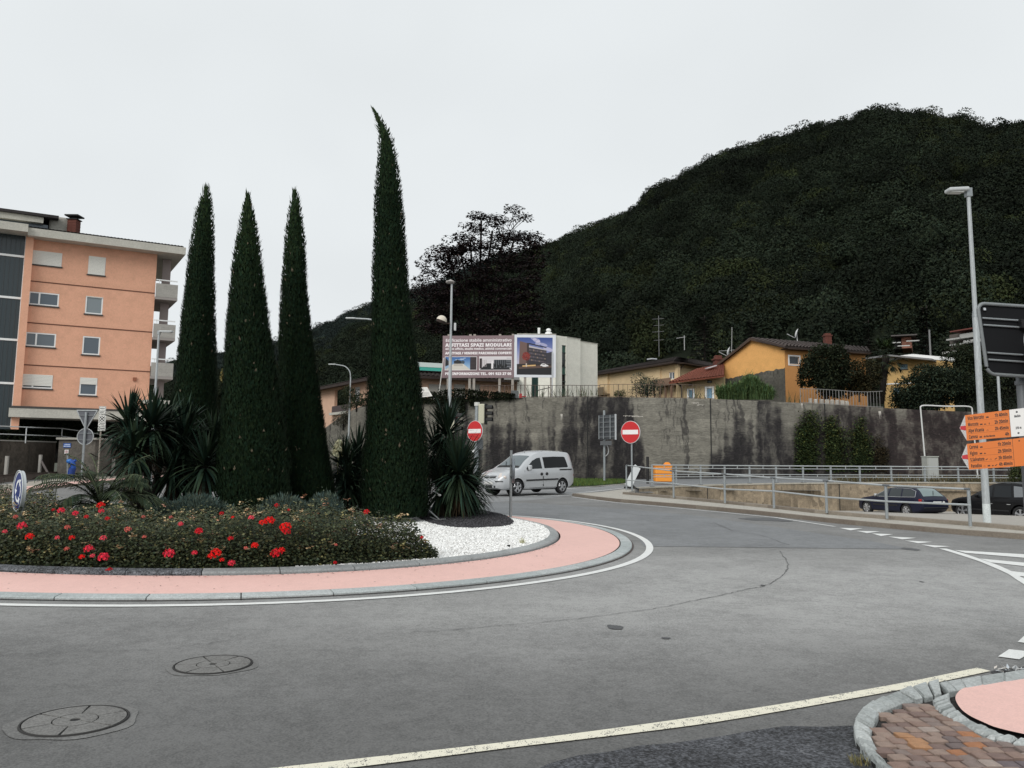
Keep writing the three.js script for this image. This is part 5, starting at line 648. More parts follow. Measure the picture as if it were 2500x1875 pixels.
// ---- guard rail on the ramp wall
{
  const xs = [1593, 1652, 1712, 1771, 1832, 1897, 1963, 2031, 2102, 2179, 2261, 2343, 2430, 2520], zs = [42.6, 43.7, 44.5, 45.2, 45.7, 46.1, 46.4, 46.6, 46.8, 47, 47.1, 47.2, 47.3, 47.4];
  const P = xs.map((x, i) => { const p = D(x, 1150, zs[i]); return [p.x, rwTop(p.x), p.z - .18, D(x, lerp(1134.5, 1139, i / 11), zs[i]).y]; });
  const t = thing('guard_railing', V(P[0][0], P[0][1], P[0][2]), 'long galvanised guard railing with paired bars on top of the ramp wall', 'railing');
  for (const [x, y, z, h] of P) { meshW('post', box(.085, h - y - .04, .085, x, (h + y + .04) / 2, z), GALV, t); meshW('base_plate', box(.22, .03, .2, x, y + .085, z), STEELD, t); }
  for (let i = 0; i + 1 < P.length; i++) { const a = P[i], b = P[i + 1], h0 = a[3] - a[1]; for (const [k, name] of [[0, 'top_rail'], [.16, 'top_rail'], [.47, 'lower_rail'], [.60, 'lower_rail']]) meshW(name, bar(V(a[0], a[3] - .02 - k, a[2] + .06), V(b[0], b[3] - .02 - k, b[2] + .06), k === 0 ? .03 : .02, 8), GALVL, t); const m = (q) => (a[q] + b[q]) / 2; meshW('spacer', box(.03, .15, .03, m(0), m(3) - .1, m(2) + .06), GALVL, t); meshW('spacer', box(.03, .12, .03, m(0), m(3) - .555, m(2) + .06), GALVL, t); }
  // slanted white end piece
  const e = thing('rail_end', G(1545, 1192, .1), 'slanted white end piece of the guard railing behind the no-entry sign on the pavement', 'railing end'); meshW('beam', [plank(D(1533, 1188, 42), D(1556, 1140, 43), .35, .10, V(.3, .2, 1))], M([.62, .64, .64], .5), e); meshW('foot', plank(D(1527, 1190, 41.8), D(1548, 1190, 42), .3, .08), dark, e);
}
// ---- no-entry signs
function noEntry(c, r, yaw, foot, label, pr = .04) {
  const t = thing('no_entry_sign', V(c.x, foot, c.z), label, 'traffic sign', null), y = c.y - foot, rot = (g) => g.rotateY(yaw).translate(0, y, 0);
  mesh('rim', [rot(new THREE.CylinderGeometry(r, r, .03, 48, 1).rotateX(Math.PI / 2))], M([.62, .60, .60], .5), t);
  mesh('sign_face', rot(new THREE.CylinderGeometry(r * .955, r * .955, .01, 48).rotateX(Math.PI / 2).translate(0, 0, .018)), REDP, t);
  mesh('white_bar', rot(rbox(r * 1.62, r * .40, .008, .01, 0, 0, .0275)), M([.82, .80, .79], .5), t);
  mesh('post', cyl(pr, pr, y + r * .5, -Math.sin(yaw) * .09, 0, -Math.cos(yaw) * .09, 14), GALV, t); mesh('clamp', rot(box(r * .5, .05, .06, 0, r * .35, -.045)), STEELD, t); mesh('clamp', rot(box(r * .5, .05, .06, 0, -r * .35, -.045)), STEELD, t);
  return t;
}
noEntry(D(1539.5, 1055, 40), .535, -.70, .11, 'no-entry sign on a thin post at the start of the right pavement');
noEntry(D(1159.5, 1052.5, 41.6), .52, -.70, .0, 'no-entry sign on the traffic light post, left of the silver van');
// ---- traffic lights
function trafficLight(c, h, yaw, postBase, label, w = .42) {
  const t = thing('traffic_light', V(postBase.x, postBase.y, postBase.z), label, 'traffic light'), q = (g) => g.rotateY(yaw).translate(c.x - postBase.x, c.y - postBase.y, c.z - postBase.z);
  mesh('housing', q(rbox(w, h, .34, .06)), M([.50, .485, .37], .6), t); mesh('backing', q(box(w + .02, h + .05, .03, 0, 0, .18)), BLACK, t);
  [.34, 0, -.34].forEach((y, i) => { mesh('visor', q(new THREE.CylinderGeometry(.14, .15, .34, 16, 1, true, -1.9, 3.8).rotateX(Math.PI / 2).rotateZ(Math.PI).translate(0, y * h * .9, .36)), M([.012, .012, .012], .7, { side: THREE.DoubleSide }), t); mesh('lens', q(new THREE.SphereGeometry(.13, 14, 8, 0, 6.3, 0, 1.2).rotateX(Math.PI / 2).scale(1, 1, .4).translate(0, y * h * .9, .19)), M([[.10, .01, .01], [.10, .06, .01], [.01, .07, .04]][i], .25), t); });
  return t;
}
{
  const z = 42, p = D(1163, 1100, z), base = V(p.x, 0, p.z), t = trafficLight(D(1178, 1011, z), 1.0, 1.3, base, 'cream traffic light with black visors on the post left of the silver van');
  meshW('post', cyl(.12, .10, D(1163, 985, z).y, p.x, 0, p.z, 14), GALV, t); meshW('post_cap', cyl(.14, .14, .18, p.x, D(1163, 991, z).y, p.z, 12), M([.6, .6, .56], .6), t); meshW('arm', bar(D(1163, 992, z), D(1177, 990, z), .04, 8), GALV, t); meshW('pedestrian_signal', [rbox(.3, .5, .3, .05, D(1172, 1086, z).x, D(1172, 1086, z).y, p.z)], STEELD, t); meshW('cover', box(.16, .16, .05, p.x - .16, D(1157, 1102, z).y, p.z + .1), WHITE, t);
}
{ const z = 43, p = D(1102, 1100, z), t = trafficLight(D(1106, 1032, z), 1.1, 1.2, V(p.x, 0, p.z), 'second traffic light, half hidden by the two-headed yucca', .36); meshW('post', cyl(.07, .06, D(1102, 1015, z).y, p.x - .15, 0, p.z, 10), GALV, t); }
// ---- the backs of signs
{
  const z = 55, b = G(1476, 1170, .0); const base = D(1475.5, 1171, z), t = thing('direction_sign', V(base.x, .0, base.z), 'back of a grey ribbed direction panel on a steel post before the big wall', 'traffic sign');
  meshW('post', bar(V(base.x, -.05, base.z), D(1474.5, 1002, z).setX(base.x), .075, 10), GALV, t); const l = D(1463, 1045, z + .1), r = D(1502, 1042, z - 1.2), top = D(1480, 1014, z).y, bot = D(1480, 1073, z).y, f = new Fac([l.x, l.z], [r.x, r.z]);
  const pn = meshW('panel', f.box(0, f.L, bot, top, -.05, 0), M([.075, .082, .09], .6, { metalness: .3 }), t); for (let i = 0; i < 5; i++) meshW('rib', f.box(.03, f.L - .03, lerp(bot, top, (i + .5) / 5) - .04, lerp(bot, top, (i + .5) / 5) + .04, .004, .05), STEELD, pn); for (const u of [.02, f.L * .3, f.L * .72]) meshW('rib', f.box(u, u + .07, bot + .02, top - .02, .051, .085), GALV, pn); meshW('edge', f.box(f.L - .02, f.L + .03, bot - .03, top + .03, -.08, .02), M([.55, .57, .58], .5), pn);
  meshW('small_panel', f.box(.1, f.L * .75, D(1480, 1087, z).y, D(1480, 1077, z).y, -.03, 0), STEELD, t); meshW('cable', tube([D(1481, 1086, z - .1), D(1485, 1095, z - .1), D(1484, 1108, z - .1), D(1478, 1114, z - .1)], .03, 12, 5), M([.4, .4, .4], .6), t);
}
{
  const z = 52, b = D(199, 1170, z), t = thing('give_way_sign', V(b.x, b.y, b.z), 'back of a give-way triangle above a round sign, by the gas cabinet', 'traffic sign'); const top = D(215, 1006, z); meshW('post', bar(b, V(b.x, top.y, b.z), .075, 10), GALV, t); const cx = b.x, k = z / F, S = (pts, d, w) => { const g = new THREE.ExtrudeGeometry(new THREE.Shape(pts.map(([x, y]) => new THREE.Vector2(x, y))), { depth: d, bevelEnabled: false }); return g.translate(cx, 0, b.z + w); };
  const y0 = D(216, 1049, z).y, y1 = D(216, 1002, z).y; const tp = meshW('triangle', S([[0, y0], [26 * k, y1 - .05], [24 * k, y1], [-24 * k, y1], [-26 * k, y1 - .05]], .03, -.14), M([.11, .115, .13], .6), t); meshW('edge', [bar(V(cx, y0, b.z - .1), V(cx + 25 * k, y1, b.z - .1), .035, 6), bar(V(cx, y0, b.z - .1), V(cx - 25 * k, y1, b.z - .1), .035, 6), bar(V(cx - 25 * k, y1, b.z - .1), V(cx + 25 * k, y1, b.z - .1), .04, 6)], GALVL, tp); meshW('bracket', box(.9, .07, .06, cx, lerp(y0, y1, .75), b.z - .08), STEELD, tp);
  const yc = D(210, 1066, z).y, r = 19.5 * k; const d = meshW('disc', new THREE.CylinderGeometry(r, r, .03, 40).rotateX(Math.PI / 2).translate(cx, yc, b.z - .12), M([.10, .105, .12], .6), t); meshW('edge', new THREE.TorusGeometry(r, .03, 8, 40).translate(cx, yc, b.z - .1), GALVL, d); meshW('bracket', box(.8, .07, .06, cx, yc + .2, b.z - .08), STEELD, d); meshW('bracket', box(.8, .07, .06, cx, yc - .2, b.z - .08), STEELD, d);
}
{
  const z = 54, b = D(240, 1140, z), t = thing('way_sign', V(b.x, b.y - 1, b.z), 'tall white arrow-panel sign on a rusty post between give-way sign and yuccas', 'traffic sign'); meshW('post', bar(V(b.x, b.y - 1, b.z), D(246, 1050, z).setX(b.x), .05, 8), M([.30, .27, .23], .8), t);
  const q = (x0, x1, y0, y1, tex, name) => { const l = D(x0, (y0 + y1) / 2, z), r = D(x1, (y0 + y1) / 2, z), T = D(x0, y0, z).y, B = D(x0, y1, z).y; const pn = meshW(name, box(r.x - l.x, T - B, .04, (l.x + r.x) / 2, (T + B) / 2, l.z + .08), WHITE, t); meshW('print', new THREE.PlaneGeometry((r.x - l.x) * .97, (T - B) * .96).translate((l.x + r.x) / 2, (T + B) / 2, l.z + .104), M([1, 1, 1], .6, { map: tex }), pn); };
  const bg = (x, w, h) => { x.fillStyle = '#dcdcd6'; x.fillRect(0, 0, w, h); x.fillStyle = x.strokeStyle = '#25262a'; };
  q(243.5, 260, 992, 1014, texCanvas(96, 128, (x, w, h) => { bg(x, w, h); for (const [yy, ww] of [[22, 66], [62, 58], [84, 54]]) for (let i = 0; i < ww; i += 11) x.fillRect(16 + i, yy + (i % 3), 8, 13); x.lineWidth = 4; x.strokeRect(4, 4, w - 8, h - 8); }), 'text_panel');
  q(242.5, 259.5, 1014.6, 1031, texCanvas(96, 96, (x, w, h) => { bg(x, w, h); x.lineWidth = 11; x.beginPath(); x.moveTo(12, 12); x.lineTo(84, 84); x.moveTo(84, 12); x.lineTo(12, 84); x.stroke(); x.beginPath(); x.moveTo(48, 6); x.lineTo(90, 48); x.lineTo(48, 90); x.lineTo(6, 48); x.closePath(); x.lineWidth = 6; x.stroke(); }), 'emblem_panel');
  q(241.5, 259, 1031.6, 1041, texCanvas(96, 52, (x, w, h) => { bg(x, w, h); x.lineWidth = 8; x.beginPath(); x.moveTo(6, 40); x.lineTo(30, 12); x.lineTo(90, 12); x.stroke(); for (let i = 0; i < 50; i += 10) x.fillRect(34 + i, 26, 7, 12); }), 'arrow_panel');
  q(241, 258.5, 1041.6, 1052, texCanvas(96, 56, (x, w, h) => { bg(x, w, h); x.lineWidth = 8; x.beginPath(); x.moveTo(24, 8); x.lineTo(8, 28); x.lineTo(24, 48); x.stroke(); x.beginPath(); x.moveTo(8, 10); x.lineTo(90, 10); x.moveTo(8, 46); x.lineTo(90, 46); x.lineWidth = 3; x.stroke(); for (let i = 0; i < 56; i += 9) x.fillRect(30 + i, 20, 7, 15); }), 'arrow_panel');
}
// ---- lamp posts
function lampPost(px, pyTop, z, foot, label, o = {}) {
  const T = D(px, pyTop, z), t = thing('street_lamp', V(T.x, foot, T.z), label, 'street lamp'), h = T.y - foot, r = o.r ?? .07;
  if (o.white) { mesh('painted_base', cyl(r * 1.16, r * 1.14, o.white, 0, 0, 0, 18), M([.72, .77, .78], .6, { map: concMap }), t); }
  mesh('pole', [cyl(r * 1.12, r * .95, h * .62 - (o.white || 0), 0, o.white || 0, 0, 16), cyl(r * .74, r * .6, h * .38, 0, h * .62, 0, 14)], o.m || GALVL, t); mesh('collar', cyl(r * 1.02, r * .8, .16, 0, h * .62 - .06, 0, 16), GALV, t);
  if (o.head) { const [dx, len] = o.head; mesh('lamp_head', [rbox(len, .10, .30, .04).rotateZ(dx > 0 ? -.0 : .06).translate(dx * len * .55, .06, 0)], M([.50, .52, .52], .5), t).position.y = h; mesh('lens', box(len * .6, .02, .22, dx * len * .62, -.005, 0), M([.55, .56, .54], .3), t).position.y = h; mesh('bracket', box(.14, .22, .14, 0, 0, 0), GALV, t).position.y = h; }
  if (o.curve) { const [dx, up, len] = o.curve; mesh('arm', tube([V(0, h - .05, 0), V(dx * .1, h + up * .5, 0), V(dx * len * .35, h + up * .88, 0), V(dx * len * .72, h + up, 0), V(dx * len, h + up * 1.05, 0)], r * .55, 24, 8), o.m || GALVL, t); mesh('lamp_head', rbox(.62, .09, .2, .04, dx * (len + .24), h + up * 1.05 + .01, 0), M([.55, .57, .57], .5), t); }
  return t;
}
lampPost(2364, 470, 20.7, .112, 'tall galvanised street lamp with a white painted foot on the right pavement', { r: .076, white: .50, head: [-1, .52] });
{ const t = lampPost(1103, 693, 58, 0, 'tall street lamp with a half-globe lantern halfway up, in front of the billboard', { r: .12 }); const h = D(1103, 693, 58).y, p = (x, y) => { const q = D(x, y, 58); return V(q.x, q.y, q.z); }; meshW('lamp_head', [rbox(.55, .16, .5, .05, p(1099, 689).x, p(1099, 689).y, -58), new THREE.ConeGeometry(.36, .22, 16).translate(p(1100, 686).x, p(1100, 686).y + .02, -58)], M([.36, .34, .32], .6), t); const g = p(1079, 785), q = meshW('globe', new THREE.SphereGeometry(.37, 20, 12, 0, 6.3, 0, Math.PI / 2).rotateZ(-.35).translate(g.x, g.y, -57.6), M([.66, .60, .50], .5, { side: THREE.DoubleSide }), t); meshW('globe_base', [new THREE.CylinderGeometry(.37, .30, .14, 20).rotateZ(-.35).translate(g.x - .03, g.y - .07, -57.6)], M([.05, .035, .03], .6), q); meshW('arm', bar(p(1083, 790), p(1103, 790), .05, 8), BROWNP, t); meshW('junction_box', rbox(.16, .55, .16, .04, p(1111, 798).x, p(1111, 798).y, -58), M([.55, .56, .55], .6), t); }
lampPost(388, 812, 47, 0, 'street lamp standing before the balconies of the pink apartment block', { r: .09, head: [1, .75] });
{ const t = lampPost(856, 922, 70, 3, 'street lamp with a curved arm in front of the peach house', { r: .08, curve: [-1, 1.05, 1.35] }); }
{ const t = lampPost(925, 792, 52, 0, 'street lamp whose pale arm shows beside the tallest cypress, its pole hidden', { r: .09, curve: [-1, .35, 1.55] }); }
{ const a = D(2436.5, 918, 55), t = thing('thin_pole', V(a.x, 4, a.z), 'thin grey pole standing under the big sign back on the right', 'pole'); meshW('pole', bar(V(a.x, 4, a.z), a, .09, 8), GALVL, t); meshW('cap', cyl(.12, .12, .1, a.x, a.y, a.z, 8), GALV, t); }
// ---- orange road-works box, black stub, white cabinet, tube frame
{ const z = 48.5, c = D(1618, 1176, z), k = z / F, t = thing('grit_bin', V(c.x, c.y, c.z), 'orange grit bin with a domed lid behind the guard railing', 'bin'), om = M([.86, .32, .035], .55); meshW('body', rbox(40 * k, 36 * k, .8, .06, c.x, c.y + 18 * k, c.z), om, t); meshW('lid', [rbox(41.5 * k, 3.4 * k, .84, .03, c.x, c.y + 37.5 * k, c.z)], om, t); meshW('handle_dome', new THREE.CylinderGeometry(8 * k, 8 * k, .3, 24, 1, false, 0, Math.PI).rotateZ(Math.PI / 2).rotateY(Math.PI / 2).translate(c.x + 11 * k, c.y + 39 * k, c.z), om, t); meshW('band', box(40.5 * k, 1.2 * k, .82, c.x, c.y + 20 * k, c.z), M([.45, .15, .02], .6), t); const s = D(1581, 1128, 50); const st = thing('black_post', V(s.x, .1, s.z), 'short black post against the pale wall beside the grit bin', 'post'); meshW('post', bar(V(s.x, .1, s.z), D(1581, 1117, 50), .085, 8), BLACK, st); meshW('cap', cyl(.1, .08, .05, s.x, D(1581, 1117, 50).y, s.z, 8), dark, st); }
{ const z = 50, c = D(2273, 1178, z), k = z / F, t = thing('utility_cabinet', V(c.x, c.y, c.z), 'pale grey utility cabinet behind the guard railing on the right', 'cabinet'), m = M([.42, .43, .40], .7, { map: concMap }); meshW('body', rbox(27 * k, 60 * k, .7, .02, c.x, c.y + 31 * k, c.z), m, t); meshW('roof', rbox(29 * k, 2.5 * k, .8, .02, c.x, c.y + 62 * k, c.z), m, t); meshW('door', box(23 * k, 50 * k, .02, c.x, c.y + 33 * k, c.z + .36), M([.38, .39, .37], .7), t); meshW('plinth', box(40 * k, 9 * k, .9, c.x + 10 * k, c.y + 2 * k, c.z - .1), CONC, t); }
{ const z = 53, P = (x, y) => D(x, y, z), t = thing('goal_frame', V(P(2300, 1180).x, .4, -z), 'white tube frame standing before the dark end of the big wall', 'frame'), m = M([.62, .62, .60], .5); meshW('upright', bar(P(2263, 1175), P(2247, 993), .045, 8), m, t); meshW('upright', bar(P(2388, 1175), P(2373, 996), .045, 8), m, t); meshW('crossbar', tube([P(2247, 994), P(2250, 991), P(2310, 992), P(2369, 993.5), P(2373, 997)], .045, 30, 8), m, t); }
// ---- left side: pavements, wall, fence posts, gas cabinet, hydrant
const wallDark = M([.20, .19, .185], .95, { map: WALLMAP2 });
{
  const k1 = [[-300, 1212], [-60, 1184], [0, 1178.5], [124, 1168], [200, 1163.5], [300, 1159], [460, 1153], [640, 1148]].map(([x, y]) => g2(x, y)), k2 = [[-300, 1232], [-60, 1196], [0, 1189], [162, 1172], [300, 1163.5], [460, 1156.5], [640, 1151]].map(([x, y]) => g2(x, y)), p0 = [[-300, 1250], [-60, 1209], [0, 1201.5], [162, 1182], [300, 1170], [460, 1161], [640, 1154]].map(([x, y]) => g2(x, y)), p1 = [[-300, 1264], [-60, 1219], [0, 1211.5], [162, 1189.5], [300, 1175], [460, 1164], [640, 1156]].map(([x, y]) => g2(x, y));
  const sm = (l) => smooth(l, 50); const pv = struct('left_pavement', slab([...sm(k2), ...sm(p0).reverse()], -.05, .10, 0), M([.40, .375, .33], .9, { map: paveMap })); struct('pink_strip', slab([...sm(p0), ...sm(p1).reverse()], -.05, .104, 0), pink);
  const edge = sm(p1), K = []; for (let i = 0; i + 1 < edge.length; i += 2) { const a = edge[i], b = edge[Math.min(i + 2, edge.length - 1)]; mesh('kerb_stone', stone4(a, b, [b[0] - .12, b[1] - .14], [a[0] - .12, a[1] - .14], -.03, .112, .01), kerbBrown[i / 2 % 2], pv); }
  const A = sm(k1); const low = struct('low_kerb_wall', (() => { const v = []; for (let i = 0; i + 1 < A.length; i++) { const a = A[i], b = A[i + 1], hh = .42; const q = [V(a[0], 0, a[1] + .25), V(b[0], 0, b[1] + .25), V(b[0], hh, b[1] + .25), V(a[0], hh, a[1] + .25), V(a[0], hh, a[1] - .2), V(b[0], hh, b[1] - .2)]; for (const k of [0, 1, 2, 0, 2, 3, 3, 2, 5, 3, 5, 4]) v.push(q[k].x, q[k].y, q[k].z); } return uvm(tris(v)); })(), M([.13, .10, .085], .95, { map: concMap }));
  // bank wall with a handrail
  const W0 = D(-260, 1072, 44), W1 = D(0, 1076, 51.5), W2 = D(137, 1081, 57.5), f = new Fac([W0.x, W0.z], [W2.x, W2.z]), f2 = new Fac([D(229, 1085, 58).x, -58], [D(520, 1096, 66).x, -66]); const yt = (W1.y + W2.y) / 2;
  const bw = struct('bank_wall', f.box(0, f.L, -.3, yt, -.3, 0), M([.125, .118, .115], .95, { map: WALLMAP2 })); mesh('coping', f.box(0, f.L, yt + .003, yt + .08, -.35, .04), CONC, bw); struct('bank_wall_far', f2.box(-.5, f2.L, -.3, yt - .25, -.3, 0), M([.125, .118, .115], .95, { map: WALLMAP2 }));
  const hr = thing('handrail', V(f.at(f.L * .7, yt, -.1).x, yt, f.at(f.L * .7, yt, -.1).z), 'pale two-bar handrail on the dark wall below the apartment block', 'railing'), pts = [[-120, 1036, 46], [0, 1040.5, 51.5], [65, 1043, 54], [152, 1046, 58], [202, 1053, 58.5], [283, 1067, 60], [340, 1076, 62]].map(([x, y, z]) => [D(x, y, z), D(x, y + 19, z)]); const wr = M([.56, .58, .58], .5); for (let i = 0; i + 1 < pts.length; i++) { meshW('top_rail', bar(pts[i][0], pts[i + 1][0], .035, 8), wr, hr); meshW('lower_rail', bar(pts[i][1], pts[i + 1][1], .03, 8), wr, hr); } for (const i of [0, 2, 3, 5]) meshW('post', bar(pts[i][0], V(pts[i][0].x, yt - .1, pts[i][0].z), .035, 8), wr, hr);
  // fence posts of pale concrete
  const posts = [[12.6, 1114, 1176, 48.5], [95, 1111, 1168, 53.5], [224, 1106, 1159, 56], [275, 1121, 1160, 57]]; posts.forEach(([x, a, b, z], i) => { const p = D(x, b, z), q = D(x, a, z), t = thing('fence_post', V(p.x, p.y, p.z), ['pale concrete fence post nearest the blue arrow sign', 'pale concrete fence post with a slanted brace, left of the gas cabinet', 'pale concrete fence post at the corner right of the gas cabinet', 'short pale fence post half hidden by the yucca leaves, right of the gas cabinet'][i], 'fence post', null); meshW('post', box(.15, q.y - p.y + .3, .15, p.x, (q.y + p.y - .3) / 2, p.z), M([.42, .40, .37], .9, { map: concMap }), t); if (i === 1) meshW('brace', bar(D(97, 1119, z), D(124, 1168, z), .07, 6), M([.16, .14, .13], .9), t); meshW('cap', box(.16, .04, .16, p.x, q.y, p.z), CONC, t); });
}
{
  const z = 55, L = D(137, 1165, z), R = D(228, 1161, z), T = D(180, 1072, z), t = thing('gas_cabinet', V((L.x + R.x) / 2, L.y, -z), 'grey concrete gas cabinet with a blue name plate below the apartment block', 'cabinet'), w = R.x - L.x; meshW('body', [rbox(w, T.y - L.y, 2.2, .04, (L.x + R.x) / 2, (T.y + L.y) / 2, -z - 1.1)], M([.20, .205, .215], .9, { map: WALLMAP2 }), t); meshW('roof', rbox(w + .25, .14, 2.5, .03, (L.x + R.x) / 2, T.y + .02, -z - 1.1), CONC, t);
  const pl = (x0, x1, y0, y1, tex, name, col) => { const a = D(x0, y0, z), b = D(x1, y1, z); const p = meshW(name, box(b.x - a.x, a.y - b.y, .03, (a.x + b.x) / 2, (a.y + b.y) / 2, -z + .02), col, t); meshW('print', new THREE.PlaneGeometry((b.x - a.x) * .98, (a.y - b.y) * .98).translate((a.x + b.x) / 2, (a.y + b.y) / 2, -z + .04), M([1, 1, 1], .6, { map: tex }), p); };
  pl(155.7, 173.4, 1082, 1092.8, texCanvas(256, 156, (x) => { x.fillStyle = '#0d4a98'; x.fillRect(0, 0, 256, 156); x.fillStyle = '#e4eef6'; x.font = 'bold 56px sans-serif'; x.textAlign = 'center'; x.fillText('CABINA', 128, 68); x.fillText('METANO', 128, 132); }), 'name_plate', M([.01, .06, .3], .5)); pl(158.5, 167.5, 1098, 1108, texCanvas(64, 72, (x) => { x.fillStyle = '#dcd8d8'; x.fillRect(0, 0, 64, 72); x.strokeStyle = '#a5383c'; x.lineWidth = 6; x.beginPath(); x.arc(32, 34, 19, 0, 7); x.moveTo(19, 21); x.lineTo(45, 47); x.stroke(); x.fillStyle = '#333'; x.fillRect(26, 28, 14, 10); }), 'warning_plate', WHITE);
  const p = D(165, 1164, z - .6), q = D(165, 1108, z - .6), s = thing('marker_post', V(p.x, p.y, p.z), 'thin grey marker post before the gas cabinet', 'post'); meshW('post', bar(p, q, .06, 8), GALV, s); meshW('cap', cyl(.07, .07, .05, q.x, q.y, q.z, 8), GALV, s);
}
{ const z = 53, P = (x, y) => D(x, y, z), t = thing('hydrant', P(174, 1165), 'blue hydrant with a bent neck wrapped in plastic, before the gas cabinet', 'hydrant'), m = M([.012, .075, .36], .45), m2 = M([.03, .17, .52], .4); meshW('base', tube([P(173, 1168), P(173.5, 1158), P(175, 1150), P(177.5, 1143)], .21, 12, 14), M([.012, .045, .24], .5), t); meshW('neck', tube([P(177, 1147), P(179, 1139), P(177, 1131), P(172, 1126.5), P(169, 1126)], .155, 16, 14), m, t); meshW('cap', new THREE.SphereGeometry(.18, 14, 10).scale(1.1, .85, 1).translate(P(170, 1126).x, P(170, 1126).y, -z), m2, t); meshW('outlet', cyl(.09, .08, .2, 0, 0, 0, 12).rotateZ(-.9).translate(P(179, 1127).x, P(179, 1128).y, -z), m, t); }
// ---- billboards on posts
function billboardText() { return texCanvas(2048, 1200, (x, w, h) => {
  x.fillStyle = '#857073'; x.fillRect(0, 0, w, h); x.fillStyle = '#efe9ea'; const T = (s, y, size, bold, maxw) => { x.font = (bold ? 'bold ' : '') + size + 'px sans-serif'; const m = x.measureText(s).width; x.save(); x.translate(80, y); x.scale(maxw / m, 1); x.fillText(s, 0, 0); x.lineWidth = bold ? 7 : 5; x.strokeStyle = '#efe9ea'; x.strokeText(s, 0, 0); x.restore(); };
  T('Edificazione stabile amministrativo', 170, 108, 0, 1900); T('AFFITTASI SPAZI MODULARI', 312, 128, 1, 1900); T('ad uso ufficio, studio medico, attività commerciali', 400, 76, 0, 1900); T('AFFITTASI / VENDESI PARCHEGGI COPERTI', 530, 88, 1, 1900); T('PER INFORMAZIONI TEL. 091 923 27 05', 1118, 96, 1, 1900);
  x.fillRect(70, 596, 925, 390); x.fillRect(1058, 596, 925, 390);
  x.save(); x.beginPath(); x.rect(82, 608, 901, 366); x.clip(); let g = x.createLinearGradient(0, 608, 0, 974); g.addColorStop(0, '#2f5e9c'); g.addColorStop(.7, '#8fb0cf'); g.addColorStop(1, '#b9c8d4'); x.fillStyle = g; x.fillRect(82, 608, 901, 366); x.fillStyle = 'rgba(235,240,245,.7)'; for (const [a, b, c, d] of [[560, 670, 70, 14], [430, 690, 60, 12], [640, 640, 40, 9]]) { x.beginPath(); x.ellipse(a, b, c, d, 0, 0, 7); x.fill(); } x.fillStyle = '#1e2226'; x.beginPath(); x.moveTo(330, 730); x.lineTo(440, 680); x.lineTo(560, 730); x.lineTo(560, 800); x.lineTo(340, 800); x.fill(); x.fillStyle = '#3b4a58'; x.beginPath(); x.arc(590, 760, 52, 0, 7); x.fill(); x.fillStyle = '#cfcac0'; x.beginPath(); x.moveTo(82, 980); x.lineTo(330, 800); x.lineTo(600, 800); x.lineTo(820, 980); x.fill(); x.fillStyle = '#b5afa6'; x.fillRect(330, 798, 260, 70); x.fillStyle = '#24282c'; x.beginPath(); x.moveTo(82, 620); x.lineTo(200, 740); x.lineTo(210, 830); x.lineTo(82, 880); x.fill(); x.fillStyle = '#2b2327'; x.fillRect(800, 608, 190, 366); x.fillStyle = '#4a3f40'; for (let i = 0; i < 8; i++) x.fillRect(800, 640 + i * 38, 190, 10); x.restore();
  x.save(); x.beginPath(); x.rect(1070, 608, 901, 366); x.clip(); x.fillStyle = '#d8d2d4'; x.fillRect(1070, 608, 901, 366); x.fillStyle = '#17181c'; x.beginPath(); x.moveTo(1070, 980); x.lineTo(1280, 790); x.lineTo(1760, 790); x.lineTo(1980, 980); x.fill(); x.fillStyle = '#33282a'; x.fillRect(1070, 650, 70, 290); x.fillStyle = '#a79c9c'; for (const a of [1160, 1210, 1250]) x.fillRect(a, 690, 14, 200); x.fillStyle = '#202329'; x.fillRect(1480, 690, 500, 230); x.fillStyle = '#8e9298'; for (let i = 0; i < 9; i++) x.fillRect(1500 + i * 54, 690, 7, 230); for (let i = 0; i < 4; i++) x.fillRect(1840, 640 + i * 80, 130, 12); x.fillStyle = '#e8e4e4'; x.fillRect(1405, 760, 58, 180); x.beginPath(); x.arc(1434, 745, 20, 0, 7); x.fill(); x.fillStyle = '#0e0f12'; for (const [a, b] of [[1520, 850], [1600, 880], [1680, 850], [1740, 890], [1820, 860]]) { x.beginPath(); x.ellipse(a, b, 34, 44, 0, 0, 7); x.fill(); } x.restore();
}); }
